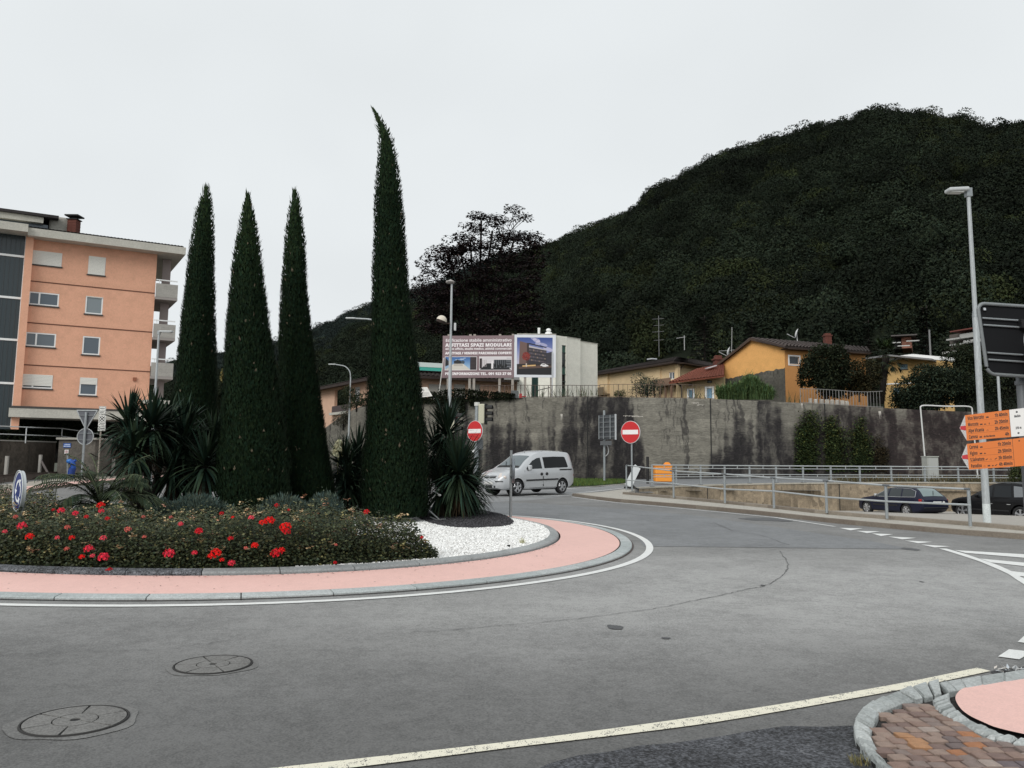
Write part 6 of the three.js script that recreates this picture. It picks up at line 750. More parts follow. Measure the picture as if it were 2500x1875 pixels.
function billboardPicture() { return texCanvas(1024, 1064, (x, w, h) => {
  let g = x.createLinearGradient(0, 0, 0, 700); g.addColorStop(0, '#33498a'); g.addColorStop(.6, '#8d93bd'); g.addColorStop(1, '#b9b6c8'); x.fillStyle = g; x.fillRect(0, 0, w, h); x.fillStyle = 'rgba(225,215,230,.55)'; for (const [a, b, c, d] of [[560, 80, 110, 60], [600, 160, 70, 90], [480, 40, 90, 40], [760, 200, 120, 40], [900, 330, 160, 50]]) { x.beginPath(); x.ellipse(a, b, c, d, .3, 0, 7); x.fill(); }
  const P = (c, q) => { x.fillStyle = c; x.beginPath(); q.forEach(([a, b], i) => i ? x.lineTo(a, b) : x.moveTo(a, b)); x.fill(); };
  P('#6e5650', [[80, 105], [290, 160], [300, 900], [60, 900]]); P('#3a2c2c', [[285, 155], [345, 160], [350, 900], [290, 900]]); P('#1c1e26', [[345, 155], [860, 275], [840, 300], [345, 190]]); P('#b8b3b8', [[345, 230], [850, 345], [850, 372], [345, 285]]); P('#2e2b31', [[345, 286], [850, 373], [850, 760], [345, 800]]); for (let r = 0; r < 4; r++) for (let c = 0; c < 9; c++) P(['#5d5359', '#4b464f', '#7d6c63', '#524b55'][(r * 3 + c * 5) % 4], [[352 + c * 54, 320 + r * 100 + c * 9 - r * 3], [396 + c * 54, 328 + r * 100 + c * 9 - r * 3], [396 + c * 54, 385 + r * 98 + c * 7 - r * 5], [352 + c * 54, 380 + r * 98 + c * 7 - r * 5]]); P('#33313a', [[850, 440], [1024, 400], [1024, 740], [850, 740]]);
  x.fillStyle = '#7a2620'; const R = rng(3); for (let i = 0; i < 260; i++) { const a = R() * 6.28, q = Math.sqrt(R()); x.fillStyle = ['#7a2620', '#94352a', '#5e1c1a'][i % 3]; x.beginPath(); x.arc(270 + q * 110 * Math.cos(a), 540 + q * 120 * Math.sin(a), 12, 0, 7); x.fill(); } x.fillStyle = '#2a1a18'; x.fillRect(262, 620, 14, 170);
  P('#2b2523', [[0, 760], [1024, 740], [1024, 1064], [0, 1064]]); P('#17171b', [[0, 900], [1024, 850], [1024, 1064], [0, 1064]]); P('#5a463d', [[60, 840], [700, 790], [1024, 800], [1024, 850], [60, 900]]); P('#d5ae75', [[160, 800], [540, 776], [540, 815], [160, 838]]); x.fillStyle = '#e3e0e0'; x.beginPath(); x.ellipse(790, 800, 118, 34, .06, 0, 7); x.fill(); x.beginPath(); x.ellipse(770, 770, 70, 30, .06, 0, 7); x.fill(); x.fillStyle = '#22242c'; x.fillRect(730, 758, 80, 18); x.beginPath(); x.arc(715, 825, 17, 0, 7); x.arc(868, 832, 17, 0, 7); x.fill(); x.fillStyle = '#c9bcae'; x.fillRect(255, 740, 34, 100);
}); }
{
  const z = 63, A = xz(1077.5, 63.2), Bp = xz(1253.7, 62.6), Cc = xz(1356.5, 62.6), f = new Fac(A, Bp), g = new Fac(Bp, Cc), y0 = f.uv(1165, 922.5)[1], y1 = f.uv(1165, 819.3)[1], y2 = g.uv(1305, 921.3)[1], y3 = g.uv(1305, 817.3)[1];
  const t = thing('billboard', V(A[0], 5.9, A[1]), 'brown billboard with white lettering about office space to let, on posts above the wall', 'billboard'); meshW('board', f.box(0, f.L, y0, y1, -.06, 0), M([.22, .155, .16], .7), t); const ps = meshW('print', new THREE.PlaneGeometry(f.L - .02, y1 - y0 - .02).translate(f.L / 2, (y0 + y1) / 2, .004), M([1, 1, 1], .65, { map: billboardText() }), t); ps.geometry.dispose(); t.remove(ps); { const q = new THREE.PlaneGeometry(f.L - .01, y1 - y0 - .01).translate(f.L / 2, (y0 + y1) / 2, .005); meshW('print', f.put(q), ps.material, t); }
  const t2 = thing('billboard', V(Bp[0], 5.9, Bp[1]), 'white-framed billboard with a picture of a modern building, right of the brown one', 'billboard'); meshW('board', g.box(.02, g.L, y2, y3, -.06, 0), M([.72, .74, .78], .6), t2); { const r = g.rect(1262, 1349, 824, 915); const q = new THREE.PlaneGeometry(r[1] - r[0], r[3] - r[2]).translate((r[0] + r[1]) / 2, (r[2] + r[3]) / 2, .006); meshW('picture', g.put(q), M([1, 1, 1], .6, { map: billboardPicture() }), t2); }
  const pm = M([.42, .38, .34], .9, { map: concMap }); for (const [px, F2, par] of [[1093, f, t], [1146, f, t], [1156.5, f, t], [1219, f, t], [1251, f, t], [1282, g, t2], [1346, g, t2]]) { const u = F2.uv(px, 930)[0]; meshW('post', F2.box(u - .09, u + .09, 5.6, (F2 === f ? y1 : y3) + .12, -.25, -.07), pm, par); } meshW('stay', bar(f.at(f.uv(1085, 875)[0], f.uv(1085, 875)[1], .3), f.at(f.uv(1077, 960)[0], f.uv(1077, 960)[1], .8), .035, 6), M([.6, .58, .54], .7), t); { const u = g.uv(1346, 930)[0]; meshW('pipe', g.box(u + .02, u + .1, 5.6, g.uv(1346, 860)[1], .03, .1), M([.5, .52, .54], .5), t2); meshW('brace', bar(g.at(g.uv(1300, 950)[0], g.uv(1300, 956)[1], -.1), g.at(u, g.uv(1340, 945)[1], -.1), .03, 6), dark, t2); }
}
// ---- banner, meter box on the terrace
{ const z = 60.5, P = (x, y, d = 0) => D(x, y, z + d), t = thing('banner', P(1037, 972), 'crumpled white banner with grey print hanging on the wall top beside the tallest cypress', 'banner'); const pts = [[1018, 946], [1043, 945], [1057, 968], [1020, 972]], n = 8, v = [], uv = []; const Q = (s, u) => { const a = P(lerp(pts[0][0], pts[1][0], s), lerp(pts[0][1], pts[1][1], s)), b = P(lerp(pts[3][0], pts[2][0], s), lerp(pts[3][1], pts[2][1], s)); return a.lerp(b, u).add(V(0, 0, .10 * fbm(s * 3, u * 3, 2, 3) + u * .4)); }; for (let i = 0; i < n; i++) for (let j = 0; j < n; j++) for (const [a, b] of [[i, j], [i, j + 1], [i + 1, j + 1], [i, j], [i + 1, j + 1], [i + 1, j]]) { const q = Q(a / n, b / n); v.push(q.x, q.y, q.z); uv.push(a / n, 1 - b / n); } const g = tris(v); g.setAttribute('uv', new THREE.Float32BufferAttribute(uv, 2)); meshW('cloth', g, M([1, 1, 1], .9, { side: THREE.DoubleSide, map: texCanvas(256, 192, (x) => { x.fillStyle = '#d2cfc9'; x.fillRect(0, 0, 256, 192); x.fillStyle = '#4a4a4c'; x.font = 'bold 56px sans-serif'; x.fillText('Alp', 74, 72); x.font = 'italic 20px serif'; for (let i = 0; i < 3; i++) for (let k = 0; k < 12; k++) x.fillRect(24 + k * 17, 110 + i * 24 + (k % 3), 11, 8); }) }), t); meshW('cord', [bar(P(1018, 946), P(1012, 940, -.3), .02, 5)], GALV, t); }
{ const p = D(1257, 963, 61), t = thing('meter_box', V(p.x, p.y - .3, p.z), 'dark meter box beside a red pipe under the white-framed billboard', 'box'); meshW('body', rbox(.55, .55, .3, .03, p.x, p.y, p.z), M([.10, .11, .11], .7), t); meshW('red_box', rbox(.2, .32, .2, .02, p.x + .42, p.y - .1, p.z), M([.35, .03, .03], .6), t); meshW('red_pipe', bar(D(1267, 968, 61), D(1284, 968, 61), .035, 6), M([.35, .03, .03], .6), t); }
// ---- bar railings along the wall top, bars as parts
function barFence(name, label, list, gap, col, r, hf) { const t = thing(name, list[0][0].clone(), label, 'railing'), m = M(col, .7, { metalness: .2 }); let n = 0; for (let i = 0; i + 1 < list.length; i++) { const [a, ha] = list[i], [b, hb] = list[i + 1], L = a.distanceTo(b), k = Math.max(1, Math.round(L / gap)); for (const q of [.04, hf]) meshW('rail', bar(a.clone().add(V(0, ha * (q === hf ? 1 : q), 0)), b.clone().add(V(0, hb * (q === hf ? 1 : q), 0)), r * 1.3, 5), m, t); for (let j = 0; j < k; j++) { const p = a.clone().lerp(b, j / k), h = lerp(ha, hb, j / k); n++; meshW(j ? 'baluster' : 'post', bar(p, p.clone().add(V(0, h, 0)), j ? r : r * 1.9, 5), m, t); } } return t; }
const wallTop = (px, pyTop) => { const p = wallAt(px).clone().add(V(0, .02, -.25)), h = D(px, pyTop, -p.z).y - p.y; return [p, Math.max(.3, h)]; };
barFence('bar_railing', 'rusty brown bar railing on the wall below the billboards and white building', [[1180, 942], [1225, 941], [1262, 940], [1300, 940.5], [1340, 941], [1385, 940.5], [1420, 941], [1458, 941]].map((q) => wallTop(...q)), .30, [.10, .075, .065], .016, 1);
barFence('bar_railing', 'thin brown bar railing on the wall before the cream house', [[1462, 939], [1510, 938.5], [1560, 938.5], [1610, 938.5], [1662, 938.5], [1700, 940], [1745, 941]].map((q) => wallTop(...q)), .30, [.14, .10, .075], .014, 1);
barFence('bar_railing', 'grey bar railing on the wall before the dark tree and palm on the right', [[1962, 949], [2005, 950], [2050, 953], [2090, 956], [2125, 957], [2160, 955]].map((q) => wallTop(...q)), .24, [.26, .25, .24], .016, 1);
{ const P = [[815, 1028], [840, 1008], [870, 990], [905, 968]].map(([x, y]) => { const p = wallAt(x).clone(); return [p, Math.max(.4, D(x, y, -p.z).y - p.y)]; }); barFence('mesh_fence', 'green wire fence climbing the embankment left of the tallest cypress', P, .5, [.10, .13, .12], .014, 1); }
{ const a = wallAt(2010), t = thing('white_parapet', V(a.x, a.y, a.z - .5), 'low crumbling whitewashed parapet behind the grey bar railing', 'parapet'), R = rng(15), st = []; for (let i = 0; i < 44; i++) { const px = lerp(1990, 2078, i / 43), p = wallAt(px); meshW('stone', rbox(.18 + .1 * R(), .30 + .22 * R(), .22, .05, p.x, p.y + .16, p.z - .55 - .1 * R(), R()), [M([.50, .47, .41], .95), M([.40, .375, .33], .95), M([.58, .55, .49], .95)][Math.floor(R() * 3)], t); } }
// ================================================================ vehicles: bodies lofted from their sections, arches cut out
const gls = (r, g, b, k = .45) => new THREE.MeshPhysicalMaterial({ color: lin(r, g, b), roughness: .06, specularIntensity: k });
const TYRE = M([.014, .014, .015], .85), RIM = M([.50, .51, .53], .3, { metalness: .75 }), CHROME = M([.62, .63, .64], .18, { metalness: .9 });
function carBody(S) {
  const xs = [], n = 64, x0 = S.rear, x1 = S.front; for (let i = 0; i <= n; i++) { const t = i / n; xs.push(lerp(x0, x1, t < .5 ? .5 * Math.pow(2 * t, 1.25) : 1 - .5 * Math.pow(2 * (1 - t), 1.25))); }
  const sm = (tab, x) => (interp(tab, x - .05) + interp(tab, x) * 2 + interp(tab, x + .05)) / 4;
  const section = (x) => { const yb = sm(S.yb, x), yl = sm(S.belt, x), yt = Math.max(sm(S.top, x), yl + .03), ws = sm(S.w, x), wb = ws * .985, wt = Math.min(wb - .02, lerp(wb - .03, S.wt * (ws / S.wmax), sstep(yl + .03, yl + .4, yt))); const h = yt - yl; return [[0, yb], [ws * .9, yb], [ws * .985, yb + .07], [ws, lerp(yb, yl, .45)], [ws * .998, lerp(yb, yl, .75)], [wb, yl], [lerp(wb, wt, .5), yl + h * .48], [wt, yl + h * .86], [wt * .93, yl + h * .965], [wt * .6, yt + .008], [0, yt + .02]]; };
  const v = [], idx = [], m = 21; const rings = xs.map((x) => { const s = section(x); const L = s.slice(1, -1).map(([z, y]) => [-z, y]); return [...s, ...L.reverse()]; });
  const k = rings[0].length; rings.forEach((r, i) => r.forEach(([z, y]) => v.push(xs[i], y, z))); for (let i = 0; i < n; i++) for (let j = 0; j < k; j++) { const a = i * k + j, b = i * k + (j + 1) % k, c = a + k, d = b + k; idx.push(a, b, c, b, d, c); }
  for (const e of [0, n]) { const c = v.length / 3; let cy = 0; rings[e].forEach(([, y]) => cy += y / k); v.push(xs[e], cy, 0); for (let j = 0; j < k; j++) { const a = e * k + j, b = e * k + (j + 1) % k; e ? idx.push(a, b, c) : idx.push(b, a, c); } }
  const g = new THREE.BufferGeometry(); g.setAttribute('position', new THREE.Float32BufferAttribute(v, 3)); g.setIndex(idx); g.computeVertexNormals(); g.setAttribute('uv', new THREE.Float32BufferAttribute(new Float32Array(v.length / 3 * 2), 2));
  const halfW = (x, y) => { const s = section(x); for (let i = 3; i + 1 < s.length; i++) if (y <= s[i + 1][1]) return lerp(s[i][0], s[i + 1][0], clamp((y - s[i][1]) / (s[i + 1][1] - s[i][1] || 1))); return s[8][0]; };
  const top = (x, s) => { const q = section(x), z = s * q[8][0]; let y = q[10][1]; for (let i = 8; i < 10; i++) if (Math.abs(z) <= q[i][0] && Math.abs(z) >= q[i + 1][0]) y = lerp(q[i][1], q[i + 1][1], (q[i][0] - Math.abs(z)) / (q[i][0] - q[i + 1][0] || 1)); return [x, y, z]; };
  let body = g; { const ev = new Evaluator(); ev.useGroups = false; ev.attributes = ['position', 'normal', 'uv']; let B = new Brush(g); B.updateMatrixWorld(); for (const ax of [S.fa, S.ra]) { const c = new Brush(new THREE.CylinderGeometry(S.wr * 1.17, S.wr * 1.17, S.wmax * 2 + .4, 32).rotateX(Math.PI / 2).translate(ax, S.wr * 1.02, 0)); c.updateMatrixWorld(); const inner = S.wmax - .32; const core = new Brush(new THREE.BoxGeometry(2, 2, inner * 2).translate(ax, .5, 0)); core.updateMatrixWorld(); const cut = ev.evaluate(c, core, SUBTRACTION); cut.updateMatrixWorld(); B = ev.evaluate(B, cut, SUBTRACTION); B.updateMatrixWorld(); } body = B.geometry; }
  return { body: toCreasedNormals(clean(body), .7), halfW, top, section };
}
const sideGlass = (C, poly, side, off = .007, sub = 1) => { const s = new THREE.Shape(); const P = []; for (let i = 0; i < poly.length; i++) { const a = poly[i], b = poly[(i + 1) % poly.length], k = 5; for (let j = 0; j < k; j++) P.push(new THREE.Vector2(lerp(a[0], b[0], j / k), lerp(a[1], b[1], j / k))); } const c = P.reduce((q, p) => [q[0] + p.x / P.length, q[1] + p.y / P.length], [0, 0]), v = []; const W = (x, y) => [x, y, side * (C.halfW(x, y) + off)]; const rows = 5; for (let i = 0; i < P.length; i++) { const a = P[i], b = P[(i + 1) % P.length]; for (let r = 0; r < rows; r++) { const f = (p, t) => W(lerp(c[0], p.x, t), lerp(c[1], p.y, t)), t0 = r / rows, t1 = (r + 1) / rows; v.push(...f(a, t0), ...f(a, t1), ...f(b, t1), ...f(a, t0), ...f(b, t1), ...f(b, t0)); } } return tris(v); };
const sideStrip = (C, x0, x1, y0, y1, h, side, off) => { const v = [], n = 14; for (let i = 0; i < n; i++) { const P = (t, k) => { const x = lerp(x0, x1, t), y = lerp(y0, y1, t) + k * h / 2; return [x, y, side * (C.halfW(x, y) + off)]; }; const a = i / n, b = (i + 1) / n; v.push(...P(a, -1), ...P(b, -1), ...P(b, 1), ...P(a, -1), ...P(b, 1), ...P(a, 1)); const Q = (t, k) => { const q = P(t, k); q[2] -= side * off; return q; }; for (const k of [-1, 1]) v.push(...P(a, k), ...P(b, k), ...Q(b, k), ...P(a, k), ...Q(b, k), ...Q(a, k)); } return tris(v); };
const topGlass = (C, x0, x1, s0, s1, off, nx, ny) => { const v = [], n = 12, m = 10; const P = (i, j) => { const t = i / n, x = lerp(x0, x1, t), q = C.top(x, lerp(-1, 1, j / m) * lerp(s0, s1, t)); return [q[0] + off * nx, q[1] + off * ny, q[2]]; }; for (let i = 0; i < n; i++) for (let j = 0; j < m; j++) v.push(...P(i, j), ...P(i + 1, j), ...P(i + 1, j + 1), ...P(i, j), ...P(i + 1, j + 1), ...P(i, j + 1)); const g = mergeVertices(tris(v).deleteAttribute('normal')); g.computeVertexNormals(); return g; };
function addWheel(t, S, ax, side, steer = 0) {
  const r = S.wr, w = S.ww || .205, pr = [[r * .66, -w * .42], [r * .9, -w * .5], [r * .985, -w * .42], [r, -w * .25], [r, w * .25], [r * .985, w * .42], [r * .9, w * .5], [r * .66, w * .42], [r * .64, 0]].map(([a, b]) => new THREE.Vector2(a, b));
  const wh = mesh('wheel', new THREE.LatheGeometry(pr, 36).rotateX(Math.PI / 2), TYRE, t); wh.position.set(ax, r, side * (S.wmax - w * .5 - .015)); wh.rotation.y = steer + (side < 0 ? Math.PI : 0);
  const R = r * .655, g = [new THREE.TorusGeometry(R, .014, 8, 36).translate(0, 0, w * .36), new THREE.CylinderGeometry(.05, .06, .05, 14).rotateX(Math.PI / 2).translate(0, 0, w * .36)]; const ns = S.spokes || 5; for (let i = 0; i < ns; i++) { const s = new THREE.Shape([[.04, -.032], [R * .55, -.03], [R, -.062], [R, .062], [R * .55, .03], [.04, .032]].map(([a, b]) => new THREE.Vector2(a, b * (S.spokeW || 1)))); g.push(new THREE.ExtrudeGeometry(s, { depth: .025, bevelEnabled: true, bevelSize: .006, bevelThickness: .008, bevelSegments: 1 }).translate(0, 0, w * .32).rotateZ(i * 6.28318 / ns + .3)); }
  mesh('rim', g, RIM, wh); mesh('rim_well', new THREE.CylinderGeometry(R, R, .02, 28).rotateX(Math.PI / 2).translate(0, 0, w * .1), M([.02, .02, .022], .6), wh);
}
// ---- silver van driving out of the side road
{
  const S = { front: 2.09, rear: -2.26, fa: 1.25, ra: -1.47, wr: .315, wmax: .845, wt: .66, spokes: 5, yb: [[-2.26, .42], [-2.1, .30], [-1.9, .24], [1.7, .22], [1.95, .22], [2.09, .30]], belt: [[-2.26, 1.0], [-2.1, 1.06], [-1, 1.05], [.5, 1.03], [.95, 1.0], [1.4, .90], [1.8, .78], [2.0, .68], [2.09, .55]], top: [[-2.26, 1.30], [-2.24, 1.52], [-2.16, 1.70], [-2.0, 1.775], [-1.2, 1.815], [-.5, 1.80], [-.1, 1.745], [.2, 1.645], [.5, 1.46], [.85, 1.22], [1.08, 1.065], [1.4, .985], [1.75, .875], [1.95, .77], [2.05, .67], [2.09, .57]], w: [[-2.26, .76], [-2.18, .80], [-1.9, .835], [-1, .845], [1.0, .845], [1.5, .825], [1.75, .79], [1.95, .69], [2.05, .57], [2.09, .47]] };
  const C = carBody(S), yaw = Math.PI + .78, ground = .055, at = D(1281, 1202, 37.1), t = thing('silver_van', V(at.x, ground, at.z), 'silver family van driving left out of the side road in front of the big wall', 'van', null, yaw), P = new THREE.MeshPhysicalMaterial({ color: lin(.52, .535, .55), roughness: .38, metalness: .35, clearcoat: .7, clearcoatRoughness: .12 });
  const sc = 1.035; t.scale.setScalar(sc);
  mesh('body', C.body, P, t); const GL = gls(.008, .009, .010, .35), GLW = M([.10, .125, .135], .04);  // windscreen glass paler than the side glass: sky reflection put into its colour
  for (const sd of [1, -1]) {
    mesh('side_window', sideGlass(C, [[.76, 1.04], [.62, 1.15], [.30, 1.39], [.02, 1.50], [-.16, 1.52], [-.19, 1.07]], sd), gls(.018, .022, .024, .5), t); mesh('side_window', sideGlass(C, [[-.34, 1.08], [-.32, 1.54], [-1.0, 1.57], [-1.66, 1.57], [-1.74, 1.54], [-1.84, 1.16], [-1.80, 1.12]], sd), GL, t);
    mesh('side_moulding', sideStrip(C, .78, -1.18, .585, .625, .065, sd, .022), BLACK, t); mesh('slide_rail', sideStrip(C, -1.28, -2.08, 1.02, 1.03, .055, sd, .016), BLACK, t);
    for (const [x, y] of [[-.15, .84], [-.47, .85]]) mesh('door_handle', new THREE.SphereGeometry(.075, 12, 8).scale(1.1, .85, .35).translate(x, y, sd * (C.halfW(x, y) + .008)), BLACK, t);
    for (const [x, y0, y1] of [[.86, .33, 1.0], [-.245, .33, 1.05], [-1.27, .62, 1.1]]) mesh('door_seam', sideStrip(C, x, x - .012, (y0 + y1) / 2, (y0 + y1) / 2, y1 - y0, sd, .0035), M([.08, .08, .085], .8), t);
    mesh('hinge', sideStrip(C, -.225, -.265, .70, .70, .10, sd, .012), BLACK, t); mesh('hinge', sideStrip(C, -.225, -.265, .38, .38, .09, sd, .012), BLACK, t);
    const m = mesh('mirror', rbox(.16, .22, .13, .045, .60, 1.10, sd * (C.halfW(.6, 1.1) + .10)), P, t); mesh('mirror_foot', [bar(V(.68, 1.03, sd * (C.halfW(.68, 1.03) - .02)), V(.60, 1.06, sd * (C.halfW(.6, 1.06) + .08)), .045, 8)], BLACK, m);
    mesh('headlight', rbox(.38, .17, .36, .06, 0, 0, 0).rotateZ(-.42).rotateY(sd * -.55).translate(1.80, .745, sd * .53), M([.62, .55, .50], .12), t); mesh('indicator', rbox(.14, .14, .1, .04).rotateZ(-.4).rotateY(sd * -.6).translate(1.84, .735, sd * .64), M([.75, .50, .36], .25), t);
    mesh('bumper_strip', rbox(.30, .045, .34, .02).rotateY(sd * -.62).translate(1.94, .545, sd * .47), BLACK, t); mesh('air_intake', rbox(.2, .10, .24, .03).rotateY(sd * -.35).translate(1.985, .335, sd * .38), BLACK, t);
    mesh('arch_lining', new THREE.CylinderGeometry(S.wr * 1.16, S.wr * 1.16, .02, 24).rotateX(Math.PI / 2).translate(S.fa, S.wr, sd * (S.wmax - .33)), dark, t); mesh('rear_light', sideStrip(C, -2.20, -2.25, .95, .95, .4, sd, .01), M([.25, .02, .02], .3), t);
    addWheel(t, S, S.fa, sd, sd > 0 ? 0 : 0); addWheel(t, S, S.ra, sd);
  }
  mesh('windscreen', topGlass(C, 1.06, .30, .90, .90, .009, .55, .85), GLW, t); mesh('dashboard_shade', topGlass(C, 1.05, .93, .86, .86, .012, .55, .85), M([.02, .02, .02], .8), t);
  for (const s of [.30, -.32]) mesh('wiper', bar(V(...C.top(1.03, s - .18)).add(V(.03, .035, 0)), V(...C.top(.72, s + .30)).add(V(.02, .03, 0)), .012, 5), BLACK, t);
  for (const y of [.70, .755]) mesh('grille_slat', rbox(.10, .03, .66, .012, 2.015 - (y - .7) * 1.2, y, 0), BLACK, t); mesh('grille_bar', rbox(.10, .022, .62, .01, 2.0, .728, 0), CHROME, t); mesh('emblem', new THREE.CylinderGeometry(.045, .045, .03, 18).rotateZ(Math.PI / 2).translate(2.06, .728, 0), CHROME, t);
  mesh('number_plate', rbox(.02, .11, .50, .006, 2.105, .47, 0), M([.62, .62, .60], .6), t); mesh('air_intake', rbox(.12, .11, .40, .03, 2.05, .335, 0), BLACK, t);
  mesh('aerial', bar(V(.05, 1.72, 0), V(-.12, 1.98, 0), .008, 5), BLACK, t); for (const z of [.5, -.5]) for (const x of [-.5, -1.6]) mesh('roof_cap', rbox(.1, .02, .05, .008, x, 1.795, z), M([.45, .46, .47], .5), t); mesh('underbody', box(3.6, .1, 1.3, -.1, .24, 0), dark, t); mesh('rear_bumper', rbox(.2, .2, 1.5, .06, -2.2, .42, 0), BLACK, t);
}
// ---- parked estate car and parked off-roader, nose to the ramp wall
function parkedCar(S, name, label, cat, x, y, z, yaw, paint, o) {
  const C = carBody(S), t = thing(name, V(x, y, z), label, cat, null, yaw); mesh('body', C.body, paint, t);
  for (const sd of [1, -1]) { o.side.forEach((q, i) => mesh('side_window', sideGlass(C, q, sd, .006), o.glass[i] || o.glass[0], t)); if (o.chrome) { const Lp = o.chrome; for (let i = 0; i + 1 < Lp.length; i++) mesh('window_trim', tube([0, .5, 1].map((k) => { const X = lerp(Lp[i][0], Lp[i + 1][0], k), Y = lerp(Lp[i][1], Lp[i + 1][1], k); return V(X, Y, sd * (C.halfW(X, Y) + .008)); }), .013, 4, 5), CHROME, t); }
    mesh('mirror', rbox(.13, .14, .18, .05, o.mir[0], o.mir[1], sd * (C.halfW(o.mir[0], o.mir[1]) + .10)), o.mirM || paint, t); mesh('rear_light', rbox(.16, o.rl[2], o.rl[3], .03, o.rl[0], o.rl[1], sd * o.rl[4]), M([.30, .012, .012], .2), t); mesh('side_moulding', sideStrip(C, S.fa - .5, S.ra + .5, .52, .54, .06, sd, .012), BLACK, t); for (const x2 of o.seams) mesh('door_seam', sideStrip(C, x2, x2 - .01, .62, .62, .62, sd, .003), BLACK, t); for (const x2 of o.handles) mesh('door_handle', rbox(.18, .035, .03, .012, x2, .83, sd * (C.halfW(x2, .83) + .008)), o.handleM || paint, t); addWheel(t, S, S.fa, sd); addWheel(t, S, S.ra, sd); if (o.roofRail) mesh('roof_rail', tube(o.roofRail.map(([X, Y]) => V(X, Y, sd * (C.section(X)[7][0] - .04))), .018, 14, 6), STEELD, t); }
  mesh('windscreen', topGlass(C, o.ws[0], o.ws[1], .9, .9, .008, .5, .85), o.glass[0], t); mesh('rear_window', topGlass(C, o.rw[0], o.rw[1], .84, .88, .012, -.75, .6), o.rearGlass, t); mesh('rear_wiper', bar(V(...C.top(o.rw[1] + .03, 0)).add(V(-.03, .02, 0)), V(...C.top(lerp(o.rw[0], o.rw[1], .5), .4)).add(V(-.02, .03, 0)), .012, 5), BLACK, t);
  mesh('number_plate', rbox(.02, .12, .5, .006, o.plate[0], o.plate[1], o.plate[2] || 0), M([.62, .62, .60], .6), t); mesh('bumper_strip', rbox(.06, .05, S.wmax * 1.7, .02, o.bump[0], o.bump[1], 0), o.bumpM || BLACK, t); mesh('underbody', box(3.6, .1, 1.2, 0, .26, 0), dark, t); return [t, C];
}
{
  const S = { front: 2.25, rear: -2.30, fa: 1.36, ra: -1.28, wr: .315, wmax: .885, wt: .66, spokes: 7, spokeW: .8, yb: [[-2.3, .45], [-2.1, .3], [-1.8, .22], [1.8, .2], [2.1, .22], [2.25, .33]], belt: [[-2.3, .80], [-2.1, .92], [-1, .93], [.6, .90], [1.0, .86], [1.6, .76], [2.0, .66], [2.25, .5]], top: [[-2.3, .84], [-2.24, .93], [-2.05, 1.10], [-1.85, 1.27], [-1.7, 1.36], [-1.5, 1.40], [-.4, 1.425], [-.05, 1.38], [.3, 1.24], [.8, .985], [.95, .93], [1.6, .83], [2.0, .72], [2.2, .6], [2.25, .52]], w: [[-2.3, .74], [-2.2, .81], [-1.9, .86], [-1, .885], [1.2, .88], [1.7, .85], [2.0, .77], [2.2, .6], [2.25, .5]] };
  const P = new THREE.MeshPhysicalMaterial({ color: lin(.008, .010, .026), roughness: .5, specularIntensity: .3, clearcoat: .28, clearcoatRoughness: .1 }), p = D(2205, 1252, 42.6), G1 = gls(.04, .047, .05, .5);
  const [t, C] = parkedCar(S, 'estate_car', 'dark blue estate car with chrome window trim parked below the tube railing', 'car', p.x - .15, -1.06, p.z, Math.PI / 2 + .33, P, { side: [[[.72, .93], [.60, 1.0], [.12, 1.27], [-.10, 1.32], [-.12, .95]], [[-.20, .95], [-.19, 1.34], [-.90, 1.345], [-.98, .97]], [[-1.06, .97], [-.98, 1.345], [-1.45, 1.33], [-1.72, 1.24], [-1.78, 1.0]]], glass: [G1, G1, G1], chrome: [[.78, .92], [.60, 1.02], [.12, 1.30], [-.12, 1.365], [-.9, 1.375], [-1.45, 1.36], [-1.76, 1.26], [-1.84, .985], [-1, .955], [.78, .92]], mir: [.62, .98], mirM: CHROME, rl: [-2.13, .80, .22, .20, .74], seams: [.78, -.16, -1.0], handles: [-.02, -.86], ws: [.90, .02], rw: [-1.62, -2.14], rearGlass: M([.17, .22, .22], .06), plate: [-2.31, .74, .06], bump: [-2.31, .50], roofRail: [[-.3, 1.43], [-.9, 1.455], [-1.6, 1.40]] });
  mesh('badge', new THREE.CylinderGeometry(.075, .075, .012, 20).rotateZ(Math.PI / 2).translate(-2.30, .74, .46), M([.66, .66, .64], .5), t);
}
